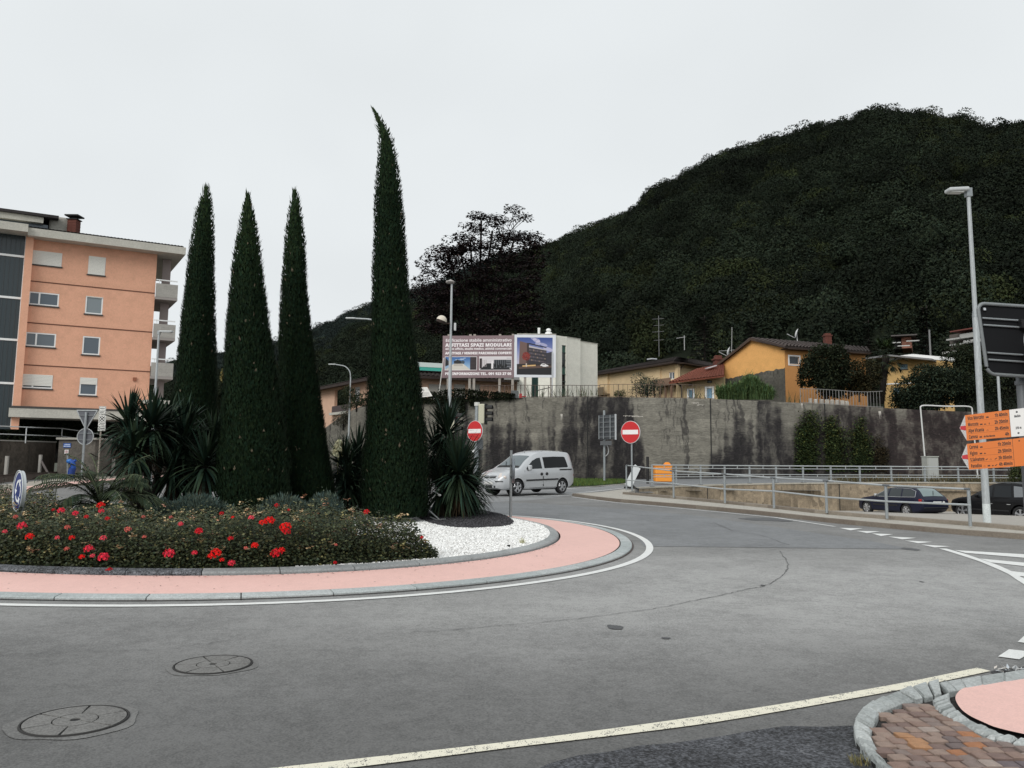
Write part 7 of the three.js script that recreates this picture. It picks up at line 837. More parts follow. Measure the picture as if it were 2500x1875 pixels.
{
  const S = { front: 2.33, rear: -2.44, fa: 1.46, ra: -1.46, wr: .385, ww: .255, wmax: .955, wt: .72, spokes: 5, yb: [[-2.44, .5], [-2.2, .36], [-1.9, .3], [1.9, .28], [2.2, .34], [2.33, .45]], belt: [[-2.44, 1.0], [-2.2, 1.13], [-1, 1.12], [.7, 1.07], [1.1, 1.03], [1.7, .95], [2.1, .84], [2.33, .66]], top: [[-2.44, 1.03], [-2.40, 1.14], [-2.25, 1.36], [-2.08, 1.60], [-1.9, 1.72], [-1.6, 1.76], [-.5, 1.80], [-.1, 1.76], [.3, 1.60], [.85, 1.25], [1.05, 1.12], [1.7, 1.03], [2.1, .90], [2.28, .76], [2.33, .68]], w: [[-2.44, .80], [-2.3, .88], [-2.0, .93], [-1, .955], [1.2, .95], [1.8, .92], [2.1, .83], [2.28, .66], [2.33, .56]] };
  const P = new THREE.MeshPhysicalMaterial({ color: lin(.005, .005, .006), roughness: .5, specularIntensity: .3, clearcoat: .25, clearcoatRoughness: .08 }), p = D(2438, 1262, 40), G1 = gls(.012, .014, .016, .5);
  const [t, C] = parkedCar(S, 'off_roader', 'black off-roader parked behind the lamp post at the right edge', 'car', p.x + .25, -1.12, p.z, Math.PI / 2 + .42, P, { side: [[[.75, 1.10], [.62, 1.2], [.14, 1.55], [-.1, 1.64], [-.12, 1.14]], [[-.22, 1.14], [-.2, 1.66], [-.98, 1.67], [-1.1, 1.16]], [[-1.22, 1.17], [-1.1, 1.67], [-1.6, 1.63], [-2.0, 1.50], [-2.12, 1.22]]], glass: [G1, G1, M([.16, .17, .18], .05)], mir: [.62, 1.16], rl: [-2.22, 1.02, .26, .26, .78], seams: [.82, -.17, -1.15], handles: [-.05, -.95], handleM: CHROME, ws: [.98, .05], rw: [-1.98, -2.36], rearGlass: gls(.012, .013, .015, .5), plate: [-2.46, .86, 0], bump: [-2.45, .58], bumpM: CHROME, roofRail: [[-.2, 1.80], [-1, 1.83], [-1.85, 1.75]] });
  mesh('trim_strip', rbox(.03, .035, .9, .01, -2.45, .98, 0), CHROME, t); mesh('emblem', new THREE.TorusGeometry(.06, .012, 8, 20).rotateY(Math.PI / 2).translate(-2.44, 1.05, 0), CHROME, t); mesh('spoiler', rbox(.3, .05, 1.3, .02, -2.02, 1.74, 0), P, t);
}
// ================================================================ near right: sign post, way signs, cobbled corner, manholes
{
  const z = 6.6, P = (x, y, d = 0) => D(x, y, z + d), a = P(2482, 762, .05), foot = G(2592, 1700, .07), base = V(a.x, .06, a.z);
  const t = thing('sign_post', base, 'thick grey steel post at the right edge behind the orange way signs', 'post'); meshW('pole', bar(base, a, .036, 18), STEELD, t); meshW('pole_cap', [cyl(.045, .045, .035, a.x, a.y - .012, a.z, 18), new THREE.SphereGeometry(.045, 16, 6, 0, 6.3, 0, 1.57).scale(1, .3, 1).translate(a.x, a.y + .022, a.z)], M([.30, .32, .33], .5, { metalness: .4 }), t); for (const y of [790, 880, 938]) { const q = P(2484, y); meshW('clamp', cyl(.047, .047, .03, a.x, q.y, a.z, 16), STEELD, t); }
  // big square sign seen from behind: a folded sheet with a rounded rim, two rails
  const cs = [[2384, 741], [2520, 750], [2540, 920], [2409, 913]].map(([x, y]) => P(x, y, -.06)), u = cs[1].clone().sub(cs[0]).normalize(), dn = cs[3].clone().sub(cs[0]), H = dn.length(), vv = dn.normalize(), w = cs[0].clone(); const s = thing('square_sign', cs[3].clone(), 'big square traffic sign seen from behind with a folded grey rim, at the right edge', 'traffic sign');
  const n = u.clone().cross(vv).normalize(); if (n.z < 0) n.negate(); const m4 = new THREE.Matrix4().makeBasis(u, vv.clone().negate(), n).setPosition(w); const Wd = .60, rr = .06; const sh = new THREE.Shape(); sh.moveTo(rr, 0); sh.lineTo(Wd - rr, 0); sh.absarc(Wd - rr, -rr, rr, Math.PI / 2, 0, true); sh.lineTo(Wd, -H + rr); sh.absarc(Wd - rr, -H + rr, rr, 0, -Math.PI / 2, true); sh.lineTo(rr, -H); sh.absarc(rr, -H + rr, rr, -Math.PI / 2, -Math.PI, true); sh.lineTo(0, -rr); sh.absarc(rr, -rr, rr, Math.PI, Math.PI / 2, true);
  meshW('panel', new THREE.ExtrudeGeometry(sh, { depth: .004, bevelEnabled: false, curveSegments: 8 }).applyMatrix4(m4), new THREE.MeshPhysicalMaterial({ color: lin(.014, .0145, .016), roughness: .85, specularIntensity: .25 }), s); const rimP = sh.getPoints(8).map((p) => V(p.x, p.y, .012)); meshW('rim', new THREE.TubeGeometry(new THREE.CatmullRomCurve3(rimP, true, 'catmullrom', .1), 140, .014, 8, true).applyMatrix4(m4), M([.26, .28, .29], .55, { metalness: .2, map: concMap }), s);
  for (const q of [.21, .70]) for (const d of [0, .055]) meshW('rail', bar(V(.02, -H * q - d, .016), V(.5, -H * q - d, .016), .008, 8).applyMatrix4(m4), GALV, s); for (const q of [.21, .70]) meshW('rail_clamp', box(.08, .07, .05, .34, -H * q - .03, .035).applyMatrix4(m4), BLACK, s); meshW('bolt', cyl(.014, .014, .02, .05, -.055, .01, 8).applyMatrix4(m4), CHROME, s);
  const c = P(2600, 832, -.35), r = t && thing('round_sign', c.clone(), 'pale rim of a round sign cut off by the right edge', 'traffic sign'); meshW('rim', new THREE.TorusGeometry(.262, .016, 10, 60).rotateY(-.25).translate(c.x, c.y, c.z), M([.55, .58, .58], .5), r); meshW('sign_face', new THREE.CylinderGeometry(.26, .26, .012, 48).rotateX(Math.PI / 2).rotateY(-.25).translate(c.x, c.y, c.z), M([.45, .03, .035], .5), r); meshW('white_disc', new THREE.CylinderGeometry(.20, .20, .016, 48).rotateX(Math.PI / 2).rotateY(-.25).translate(c.x, c.y, c.z), M([.7, .7, .7], .5), r);
  // way signs
  const zq = (x, y) => [2300 + x / 6.635, 980 + y / 6.635];
  const way = (label, TL, TR, BR, BL, tip, cut, draw) => {
    const pt = ([x, y], d) => { const [px, py] = zq(x, y); return D(px, py, lerp(6.62, 6.32, clamp((x - 300) / 1500)) - .10 + (d || 0)); }; const o = thing('way_sign', pt(BL).clone(), label, 'way sign');
    const a1 = pt(TL), b1 = pt(TR), c1 = pt(BR), d1 = pt(BL), nn = b1.clone().sub(a1).cross(d1.clone().sub(a1)).normalize(); if (nn.z < 0) nn.negate(); const th = nn.clone().multiplyScalar(-.012);
    const q = (A, B, C, E) => [A, C, B, A, E, C].flatMap((p) => [p.x, p.y, p.z]); const solid = (pts) => { const back = pts.map((p) => p.clone().add(th)), v = []; for (let i = 1; i + 1 < pts.length; i++) { v.push(...[back[0], back[i], back[i + 1]].flatMap((p) => [p.x, p.y, p.z])); } pts.forEach((p, i) => { const k = (i + 1) % pts.length; v.push(...q(p, pts[k], back[k], back[i])); }); return v; };
    const fr = tris([...solid([a1, b1, c1, d1])]); meshW('edge', fr, M([.30, .13, .03], .6), o);
    const g = tris([...[a1, d1, c1, a1, c1, b1].flatMap((p) => [p.x, p.y, p.z])]); g.setAttribute('uv', new THREE.Float32BufferAttribute([0, 1, 0, 0, 1, 0, 0, 1, 1, 0, 1, 1], 2)); const tx = texCanvas(1536, 640, draw); meshW('sign_face', g, M([1, 1, 1], .5, { map: tx }), o);
    const tp = pt(tip), A = a1.clone(), E = d1.clone(), L = (p, s, k) => p.clone().lerp(s, k); const m1 = A.clone().lerp(E, .41), m2 = A.clone().lerp(E, .60); const t1 = tp.clone().lerp(m1, .02).add(V(0, .003, 0)); meshW('white_tip', tris([A, tp, m1, m2, tp, E, A, m1, tp, m2, E, tp].flatMap((p) => [p.x, p.y, p.z])), M([.76, .75, .74], .5, { side: THREE.DoubleSide }), o); meshW('red_tip', tris([m1.clone().addScaledVector(nn, .001), tp.clone().addScaledVector(nn, .001), m2.clone().addScaledVector(nn, .001)].flatMap((p) => [p.x, p.y, p.z])), M([.50, .02, .03], .5, { side: THREE.DoubleSide }), o);
    { const st = [[.0, .41], [.82, .41]]; const r1 = m1.clone().addScaledVector(nn, .002), r2 = m2.clone().addScaledVector(nn, .002), e1 = tp.clone().lerp(A, .14).addScaledVector(nn, .002), e2 = tp.clone().lerp(E, .12).addScaledVector(nn, .002); meshW('red_band', tris([r1, e1, e2, r1, e2, r2].flatMap((p) => [p.x, p.y, p.z])), M([.50, .02, .03], .5, { side: THREE.DoubleSide }), o); }
    return o;
  };
  const txt = (x, s, X, Y, size, w, al) => { x.font = 'bold ' + size + 'px sans-serif'; const m = x.measureText(s).width; x.save(); x.translate(al ? X - w : X, Y); x.scale(w / m, 1); x.fillText(s, 0, 0); x.lineWidth = 5; x.strokeStyle = x.fillStyle; x.strokeText(s, 0, 0); x.restore(); };
  const bus = (x, X, Y) => { x.fillRect(X, Y - 40, 62, 5); x.fillRect(X + 4, Y - 24, 58, 18); x.fillRect(X + 16, Y - 32, 40, 9); x.beginPath(); x.arc(X + 18, Y - 4, 6, 0, 7); x.arc(X + 50, Y - 4, 6, 0, 7); x.fill(); }, boat = (x, X, Y) => { x.beginPath(); x.moveTo(X, Y - 18); x.lineTo(X + 56, Y - 18); x.lineTo(X + 46, Y - 3); x.lineTo(X + 8, Y - 3); x.fill(); x.fillRect(X + 14, Y - 32, 22, 12); }, rail = (x, X, Y) => { x.save(); x.translate(X, Y - 2); x.rotate(-.6); x.fillRect(0, -16, 56, 18); x.restore(); }, inn = (x, X, Y) => { x.lineWidth = 4; x.beginPath(); x.moveTo(X, Y - 14); x.lineTo(X + 26, Y - 36); x.lineTo(X + 52, Y - 14); x.moveTo(X + 8, Y - 4); x.lineTo(X + 44, Y - 4); x.stroke(); };
  const rowsFn = (x, w, h, split, rows) => { x.fillStyle = '#d8742a'; x.fillRect(0, 0, w, h); x.fillStyle = x.strokeStyle = '#1c1510'; x.lineWidth = 3; rows.forEach(([nm, tm, nw, tw, ic], i) => { const y = h * (.20 + i * .245); txt(x, nm, 50, y, 118, nw); txt(x, tm, split - 30, y, 112, tw, 1); ic.forEach(([f, X]) => f(x, X, y)); if (i < 3) { x.beginPath(); x.moveTo(40, y + 28); x.lineTo(split, y + 28); x.stroke(); } }); x.fillRect(split, 0, 7, h); };
  way('upper orange way sign with a white and red arrow tip and a white end plate', [370, 225], [1560, 78], [1600, 535], [400, 635], [283, 432], 0, (x, w, h) => { rowsFn(x, w, h, 930, [['Vico Morcote', '1h 40min', 350, 270, [[bus, 440]]], ['Morcote', '2h 20min', 225, 285, [[bus, 300], [boat, 388], [(c, X, Y) => c.fillRect(X, Y - 46, 13, 46), 496]]], ['Alpe Vicania', '2h 45min', 335, 288, [[inn, 430]]], ['Carona', '4h', 190, 86, [[bus, 270], [(c, X, Y) => txt(c, 'via Vico Morcote', X, Y - 4, 60, 240), 365]]]]); x.fillStyle = '#e6e4e1'; x.fillRect(938, 0, w - 938, h); x.fillStyle = '#26262a'; x.beginPath(); x.arc(1090, 70, 22, 0, 7); x.arc(1090, 560, 22, 0, 7); x.fill(); txt(x, 'Melide', 1030, 190, 74, 130); txt(x, '276 m', 1040, 460, 74, 120); });
  way('lower orange way sign with a white and red arrow tip, all orange', [400, 690], [1560, 560], [1600, 1025], [435, 1105], [312, 905], 0, (x, w, h) => { rowsFn(x, w, h, 985, [['Carona', '1h 20min', 195, 285, [[bus, 280]]], ['Figino', '2h 50min', 170, 292, [[bus, 260], [boat, 352]]], ['S.Salvatore', '3h 05min', 310, 292, [[rail, 388], [inn, 470], [rail, 585]]], ['Paradiso', '4h 40min', 240, 292, [[inn, 322], [bus, 410], [boat, 500], [rail, 580]]]]); x.fillStyle = '#5a3212'; x.beginPath(); x.arc(1130, 60, 18, 0, 7); x.fill(); });
}
// ---- cobbled corner
{
  const q3 = (x, y) => [2000 + x / 4.424, 1550 + y / 4.424], gg = (l, y) => l.map(([x, yy]) => g2(...q3(x, yy), y));
  const outer = gg([[900, 1620], [720, 1510], [580, 1400], [480, 1290], [405, 1190], [372, 1060], [385, 985], [425, 915], [500, 832], [600, 778], [720, 726], [900, 660], [1100, 600], [1300, 548]], .02), innerL = gg([[1120, 1640], [960, 1530], [820, 1420], [690, 1272], [622, 1135], [588, 1065], [600, 1000], [640, 925], [715, 800], [830, 770], [960, 715], [1090, 690], [1205, 668], [1330, 630]], .075);
  const O = smooth(outer, 200), I = smooth(innerL, 200), R = rng(99), gran = [0, 1, 2, 3].map((i) => M([.36 + .05 * i, .385 + .05 * i, .385 + .05 * i], .95, { map: concMap, bumpMap: asphaltBump, bumpScale: .006 }));
  const bed = mesh('cobbled_corner', slab([...outer, ...gg([[1500, 512], [1900, 445], [2212, 405], [3000, 300], [3600, 900], [3400, 1500], [2600, 1900], [1500, 1900], [1050, 1700]], .02)], -.05, .03, 0), M([.05, .045, .04], 1, { map: coarseMap })); bed.userData.kind = 'structure';
  let i = 0; while (i < 199) { const k = Math.min(200, i + 11 + Math.floor(R() * 7)); const sh = .012; const A = O[i], Bq = O[k], Cq = I[k], Dq = I[i]; const inset = (a, b, e) => { const l = Math.hypot(b[0] - a[0], b[1] - a[1]); return [a[0] + (b[0] - a[0]) / l * e, a[1] + (b[1] - a[1]) / l * e]; }; const e = .006 + .006 * R(), nar = (p, q) => [lerp(p[0], q[0], .86), lerp(p[1], q[1], .86)], C2 = nar(Bq, Cq), D2 = nar(A, Dq); mesh('border_stone', stone4(inset(A, Bq, e), inset(Bq, A, e), inset(C2, D2, e), inset(D2, C2, e), -.02, .058 + R() * .02, .016), gran[Math.floor(R() * 4)], bed); i = k; }
  const r0 = smooth(gg([[1222, 660], [1245, 740], [1300, 800], [1390, 860], [1520, 925], [1650, 990], [1850, 1068], [2160, 1150], [2500, 1225], [2900, 1290]], .075), 160), r1 = smooth(gg([[1408, 598], [1418, 690], [1455, 745], [1530, 825], [1690, 915], [1850, 985], [2000, 1040], [2215, 1105], [2560, 1175], [2960, 1240]], .075), 160);
  i = 0; while (i < 159) { const k = Math.min(160, i + 8 + Math.floor(R() * 6)); const A = r0[i], Bq = r0[k], Cq = r1[k], Dq = r1[i], inset = (a, b, e) => { const l = Math.hypot(b[0] - a[0], b[1] - a[1]); return [a[0] + (b[0] - a[0]) / l * e, a[1] + (b[1] - a[1]) / l * e]; }; mesh('border_stone', stone4(inset(A, Bq, .007), inset(Bq, A, .007), inset(Cq, Dq, .007), inset(Dq, Cq, .004), -.02, .060 + R() * .016, .016), gran[Math.floor(R() * 4)], bed); i = k; }
  { const a = smooth(gg([[1300, 548], [1400, 530], [1600, 498], [1900, 452], [2212, 408], [2700, 350]], .05), 12), b = smooth(gg([[1395, 600], [1500, 575], [1640, 555], [1910, 512], [2212, 466], [2720, 410]], .08), 12); for (let k = 0; k < 12; k += 2) mesh('kerb_stone', stone4(a[k], a[k + 2], b[k + 2], b[k], -.02, .075, .01), gran[1 + (k / 2) % 3], bed); }
  const pinkP = smooth(gg([[2300, 462], [1900, 520], [1700, 552], [1560, 580], [1490, 635], [1472, 690], [1500, 760], [1560, 830], [1650, 890], [1780, 950], [1900, 1000], [2212, 1075], [2900, 1200]], .07), 80); struct('pink_island', sheet([...pinkP, ...gg([[3600, 900], [3000, 400]], .07)], .073), pink);
  // porphyry cobbles, laid one by one in wavering rows
  const reg = [...I, ...gg([[1330, 630], [1222, 660]], .075), ...r0, ...gg([[3200, 1500], [2500, 1800], [1500, 1800]], .05)]; const forms = [0, 1, 2, 3, 4, 5, 6].map((k) => { const j = () => (R() - .5) * .22; const a = [[-.5 + j() * .5, -.5 + j() * .5], [.5 + j() * .5, -.5 + j() * .5], [.5 + j() * .5, .5 + j() * .5], [-.5 + j() * .5, .5 + j() * .5]]; return stone4(a[0], a[1], a[2], a[3], -.6, 0, .10); });
  const cols = [[0.377, 0.26, 0.215], [0.299, 0.208, 0.182], [0.442, 0.325, 0.273], [0.52, 0.423, 0.377], [0.247, 0.195, 0.189], [0.546, 0.247, 0.124], [0.598, 0.325, 0.176], [0.351, 0.273, 0.247], [0.403, 0.28, 0.234], [0.234, 0.189, 0.202]].map((c) => M(c, .92, { map: concMap, bumpMap: asphaltBump, bumpScale: .004 }));
  let n = 0; const zs = reg.map((p) => p[1]), xs = reg.map((p) => p[0]), z0 = Math.min(...zs), z1 = Math.max(...zs), x0 = Math.min(...xs), x1 = Math.max(...xs);
  let row = 0; for (let z = z0; z < z1; z += .094) { row++; let x = x0 - R() * .1; while (x < x1) { const w = .080 + .036 * R(), cx = x + w / 2, cz = z + .03 * Math.sin(cx * 3.1 + .6) - .10 * (cx - 2.8) * .4 + (R() - .5) * .014; x += w; if (!inside(reg, cx, cz) || n >= 300 || cz > -3.9 || cx > 4.6) continue; n++; const c = Math.floor(R() * 10); const m = mesh('cobble', forms[n % 7], cols[R() < .35 ? c : [0, 1, 2, 7, 8][Math.floor(R() * 5)]], bed); m.position.set(cx, .052 + R() * .014, cz); m.scale.set(w - .011, .05, .080 + R() * .006); m.rotation.set((R() - .5) * .08, -.06 - .1 * Math.sin(cx * 2) + (R() - .5) * .10 + (R() < .5 ? Math.PI : 0), (R() - .5) * .08); } }
  console.log('cobbles', n);
  // crushed white litter in the gutter, small grass tuft
  const d = G(2462, 1636, .02), L = new Leaves(5); for (let k = 0; k < 60; k++) { const s = L.r(); L.blade(V(d.x - .10 + .30 * s, .01 + .018 * L.r(), d.z - .02 + .05 * s + (L.r() - .5) * .03), V(L.r() - .4, .2 * L.r(), (L.r() - .5) * .5).normalize(), V(0, 1, 0), .05, .022, vary(L.r, [.5, .5, .49], .5)); } tag(mesh('litter', L.geo(), leafM(1, 1, 1)), 'scrap of torn white litter lying in the gutter beside the pink island', 'litter'); struct('tar_joint', sheet(gg([[1850, 405], [1950, 380], [2212, 350], [2500, 325], [2500, 375], [2212, 405], [1900, 448]], 0), .0065), M([.04, .04, .042], .95));
  const T = new Leaves(6), tp = G(2112, 1868, 0); for (let k = 0; k < 70; k++) { const a = T.r() * 6.28; T.sword(V(tp.x + (T.r() - .5) * .14, 0, tp.z + (T.r() - .5) * .07), V(Math.cos(a) * .6, 1, Math.sin(a) * .6).normalize(), .03 + .04 * T.r(), .006, .6, vary(T.r, [.16, .145, .07], .7), 3); } tag(mesh('grass_tuft', T.geo(), leafM(1, 1, 1)), 'dry grass tuft at the foot of the granite border stones', 'grass tuft');
}
// ---- manholes: a cast ring, concrete plates with gaps, a lifting hole
[[183.5, 1761.4, .305, .35, 'large round manhole cover nearest the camera, lower of the two'], [520.6, 1624.4, .295, .95, 'round manhole cover farther up the road, upper of the two']].forEach(([x, y, r, rot, label], k) => {
  const p = G(x, y), t = thing('manhole_cover', V(p.x, 0, p.z), label, 'manhole cover'), ir = M([.022, .021, .020], .85), pm = M([.205, .201, .192], .9, { map: asphaltMap, bumpMap: asphaltBump, bumpScale: .004 });
  mesh('well', new THREE.CircleGeometry(r * .99, 48).rotateX(-Math.PI / 2).translate(0, .0055, 0), M([.012, .012, .012], .95), t); mesh('frame', new THREE.LatheGeometry([[r * .958, .006], [r * .958, .0115], [r * .968, .0122], [r * .992, .0122], [r, .0045]].map(([a, b]) => new THREE.Vector2(a, b)), 64), ir, t);
  const sect = (a0, a1, q0, q1) => { const P = [], n = 10; for (let i = 0; i <= n; i++) { const a = lerp(a0, a1, i / n); P.push([q1 * Math.cos(a), q1 * Math.sin(a)]); } for (let i = n; i >= 0; i--) { const a = lerp(a0, a1, i / n); P.push([q0 * Math.cos(a), q0 * Math.sin(a)]); } return uvm(slab(P, .004, .0115, 0)); };
  const N = 6; for (let i = 0; i < N; i++) { const g = (i % 3 ? .022 : .04); const a = rot + i * 6.28318 / N, b = a + 6.28318 / N; mesh('plate', sect(a + g, b - g, r * .43, r * .935), pm, t); } for (const h of [0, 1]) mesh('plate', sect(rot + h * Math.PI + .06, rot + (h + 1) * Math.PI - .06, r * .10, r * .405), pm, t);
});
// ================================================================ trees, shrubs, climbers, grass
function lumps(L, c, rad, n, len, wid, col, k = 7, flat = 0, va = .9) { const r = L.r, ls = Array.from({ length: k }, () => [c.x + (r() - .5) * rad.x * 1.35, c.y + (r() - .45) * rad.y * 1.3, c.z + (r() - .5) * rad.z * 1.35, .38 + .3 * r()]); for (let i = 0; i < n; i++) { const [x, y, z, s] = ls[i % k], a = r() * 6.2832, e = Math.asin(r() * 1.8 - .8), q = .65 + .45 * r(); const o = V(Math.cos(a) * Math.cos(e), Math.sin(e), Math.sin(a) * Math.cos(e)); L.blade(V(x + o.x * rad.x * s * q, y + o.y * rad.y * s * q, z + o.z * rad.z * s * q), o.clone().multiplyScalar(.5).add(V((r() - .5), (r() - .65) * (1 - flat), (r() - .5))).normalize(), V((r() - .5) * .8, 1, (r() - .5) * .8), len * (.7 + .6 * r()), wid * (.7 + .6 * r()), vary(r, col, va)); } return ls; }
function shrub(name, cat, label, box4, z, n, len, wid, col, seed, o = {}) { // box4: where it stands in the survey photo
  const [x0, y0, x1, y1] = box4, a = D(x0, y1, z), b = D(x1, y0, z), c = V((a.x + b.x) / 2, (a.y + b.y) / 2, -z), rad = V((b.x - a.x) / 2, (b.y - a.y) / 2, o.depth || (b.x - a.x) / 2.4), L = new Leaves(seed), foot = o.foot ?? a.y - .2; const t = thing(name, V(c.x, foot, c.z), label, cat, o.group); const ls = lumps(L, c, rad, n, len, wid, col, o.k || 9, o.flat || 0, o.va); if (o.fleck) for (let i = 0; i < o.fleck[1]; i++) { const [x, y, zz, s] = ls[i % ls.length]; const e = L.r() * 6.28; L.blade(V(x + Math.cos(e) * rad.x * s, y + (L.r() - .3) * rad.y * s, zz + Math.abs(Math.sin(e)) * rad.z * s), V(0, 0, 1), V(0, 1, 0), .14, .12, o.fleck[0]); }
  const br = [bar(V(c.x, foot, c.z), V(c.x, c.y, c.z), o.trunk || .08, 8, (o.trunk || .08) * .6)]; for (const [x, y, zz] of ls) br.push(bar(V(c.x, lerp(foot, c.y, .4 + .3 * L.r()), c.z), V(x, y, zz), (o.trunk || .08) * .4, 5, .015)); meshW(o.trunk ? 'trunk' : 'stems', br, BARK, t); const f = meshW(o.trunk ? 'crown' : 'foliage', L.geo(), leafM(1, 1, 1, { roughness: .8 }), t); f.userData.kind = 'stuff'; return t; }
// copper-leaved tree behind the billboards
{
  const z = 96, out = [[1003, 705], [1015, 680], [1040, 678], [1030, 640], [1026, 625], [1065, 600], [1085, 610], [1090, 570], [1095, 545], [1115, 535], [1145, 530], [1150, 522], [1180, 518], [1200, 525], [1225, 520], [1235, 530], [1240, 505], [1262, 502], [1280, 515], [1292, 545], [1300, 565], [1320, 572], [1338, 565], [1336, 600], [1322, 640], [1310, 690], [1318, 760], [1300, 815], [1045, 815], [1025, 760]], base = D(1165, 960, z); base.y = 8; const t = thing('copper_tree', base, 'tall spreading dark copper-leaved tree behind the billboards', 'tree'), L = new Leaves(61), r = L.r, limbs = [], twigs = [];
  const tips = []; for (let i = 0; i < 20000 && tips.length < 500; i++) { const x = lerp(1000, 1342, r()), y = lerp(500, 820, r()); if (!inside(out, x, y)) continue; const edge = fbm(x * .018, y * .024, 3, 3) + .62 * sstep(560, 700, y); if (edge < -.06) continue; const d = 5.5 * Math.sqrt(clamp((y - 480) / 330)) * (r() * 2 - 1); tips.push(D(x, y, z + d)); }
  const mains = Array.from({ length: 11 }, (_, i) => { const a = lerp(1040, 1310, i / 10), b = 560 + 150 * Math.pow(Math.abs(i - 5.6) / 5.6, 1.6) + (r() - .5) * 50, e = D(a, b, z + (r() - .5) * 7), m = base.clone().lerp(e, .45).add(V((base.x - e.x) * .12, 1.5, (r() - .5) * 2)); const pts = [base.clone().add(V((i - 5) * .09, 0, 0)), m, e], cv = new THREE.CatmullRomCurve3(pts); limbs.push(new THREE.TubeGeometry(cv, 14, .12, 6)); return cv; });
  for (const p of tips) { let best = null, bd = 1e9; for (const cv of mains) for (let k = 4; k <= 14; k++) { const q = cv.getPoint(k / 14), d = q.distanceTo(p) + Math.max(0, q.y - p.y) * 1.5; if (d < bd) { bd = d; best = q; } } if (bd > .4) twigs.push(tube([best, best.clone().lerp(p, .5).add(V(0, .15, 0)), p], .03, 5, 4)); const n = 62; for (let i = 0; i < n; i++) { const a = r() * 6.28, q = Math.sqrt(r()) * .9; const c = p.clone().add(V(Math.cos(a) * q * .95, (r() - .5) * 1.15 * (1.1 - q), Math.sin(a) * q)); L.blade(c, V(Math.cos(a) + (r() - .5), -.9 * r() + .2, Math.sin(a) + (r() - .5)).normalize(), V((r() - .5) * 1.2, 1, (r() - .5) * 1.2), .22 + .17 * r(), .16 + .11 * r(), vary(r, r() < .06 ? [.05, .034, .03] : [.019, .0125, .013], 1)); } }
  meshW('trunk', [bar(base.clone().add(V(0, -2, 0)), base.clone().add(V(0, 2.5, 0)), .5, 12, .38), ...limbs], M([.02, .016, .014], .95), t); meshW('twigs', twigs, M([.018, .014, .013], .95), t).userData.kind = 'stuff'; meshW('crown', L.geo(), leafM(1, 1, 1, { roughness: .85 }), t).userData.kind = 'stuff';
}
shrub('olive_bush', 'shrub', 'round grey-green olive bush before the cream house', [1543, 912, 1617, 972], 62.4, 4200, .14, .05, [.060, .075, .052], 71, { k: 10, va: 1 });
shrub('low_bush', 'shrub', 'low sparse bush at the left end of the cream house railing', [1502, 953, 1530, 972], 62, 700, .12, .05, [.05, .065, .03], 72);
shrub('garden_tree', 'tree', 'dark leafy tree hiding the right part of the orange house', [1966, 850, 2062, 975], 64.5, 20000, .19, .12, [.024, .031, .016], 73, { trunk: .14, foot: 4.6, k: 14, depth: 2 });
shrub('brown_shrub', 'shrub', 'brownish green shrub between the dark tree and the palm', [2050, 885, 2142, 975], 66, 9000, .17, .10, [.042, .038, .018], 74, { k: 10 });
shrub('flowering_bush', 'shrub', 'broad dark bush with a few white flowers in front of the yellow house', [2192, 898, 2352, 1010], 63, 24000, .19, .11, [.026, .036, .021], 75, { k: 16, depth: 2.4, foot: 4.4, fleck: [[.5, .5, .5], 34] });
shrub('tall_shrub', 'shrub', 'tall dark shrub right of the yellow house behind the lamp post', [2298, 850, 2412, 1010], 66, 15000, .19, .11, [.024, .032, .016], 76, { k: 14, depth: 3, foot: 4.4 });
shrub('garden_tree', 'tree', 'dark tree mass behind the big square sign at the right edge', [2392, 840, 2580, 1010], 72, 11000, .2, .1, [.018, .023, .014], 77, { trunk: .2, foot: 4.5, k: 16, depth: 3 });
shrub('wall_bush', 'shrub', 'bright bush growing through the guard railing at the right edge', [2448, 1136, 2530, 1190], 45.6, 2600, .12, .06, [.05, .062, .024], 78, { k: 9, depth: .8 });
shrub('bank_bush', 'shrub', 'scrubby bush on the embankment under the peach house', [838, 950, 905, 1000], 70.5, 3200, .15, .08, [.04, .05, .026], 79, { k: 9, depth: 1.4 });
shrub('bank_bush', 'shrub', 'dry grey bush hanging over the embankment wall top left of the tallest cypress', [812, 1000, 866, 1045], 76, 2200, .16, .05, [.075, .07, .05], 80, { k: 8, depth: 1 });
shrub('far_tree', 'tree', 'dark far tree seen between the two left cypresses', [520, 925, 572, 1010], 95, 3600, .22, .13, [.02, .028, .014], 81, { trunk: .2, foot: 0, k: 8 });
shrub('blossom_tree', 'tree', 'pale blossoming tree top between the two left cypresses', [536, 898, 562, 945], 90, 1100, .2, .14, [.5, .44, .2], 82, { trunk: .12, foot: 1, k: 6 });
shrub('hedge_shrub', 'shrub', 'shaggy shrub sticking up before the apartment ground slab, above the handrail', [134, 990, 212, 1030], 60.5, 3200, .26, .05, [.018, .028, .016], 83, { k: 9, depth: 1 });
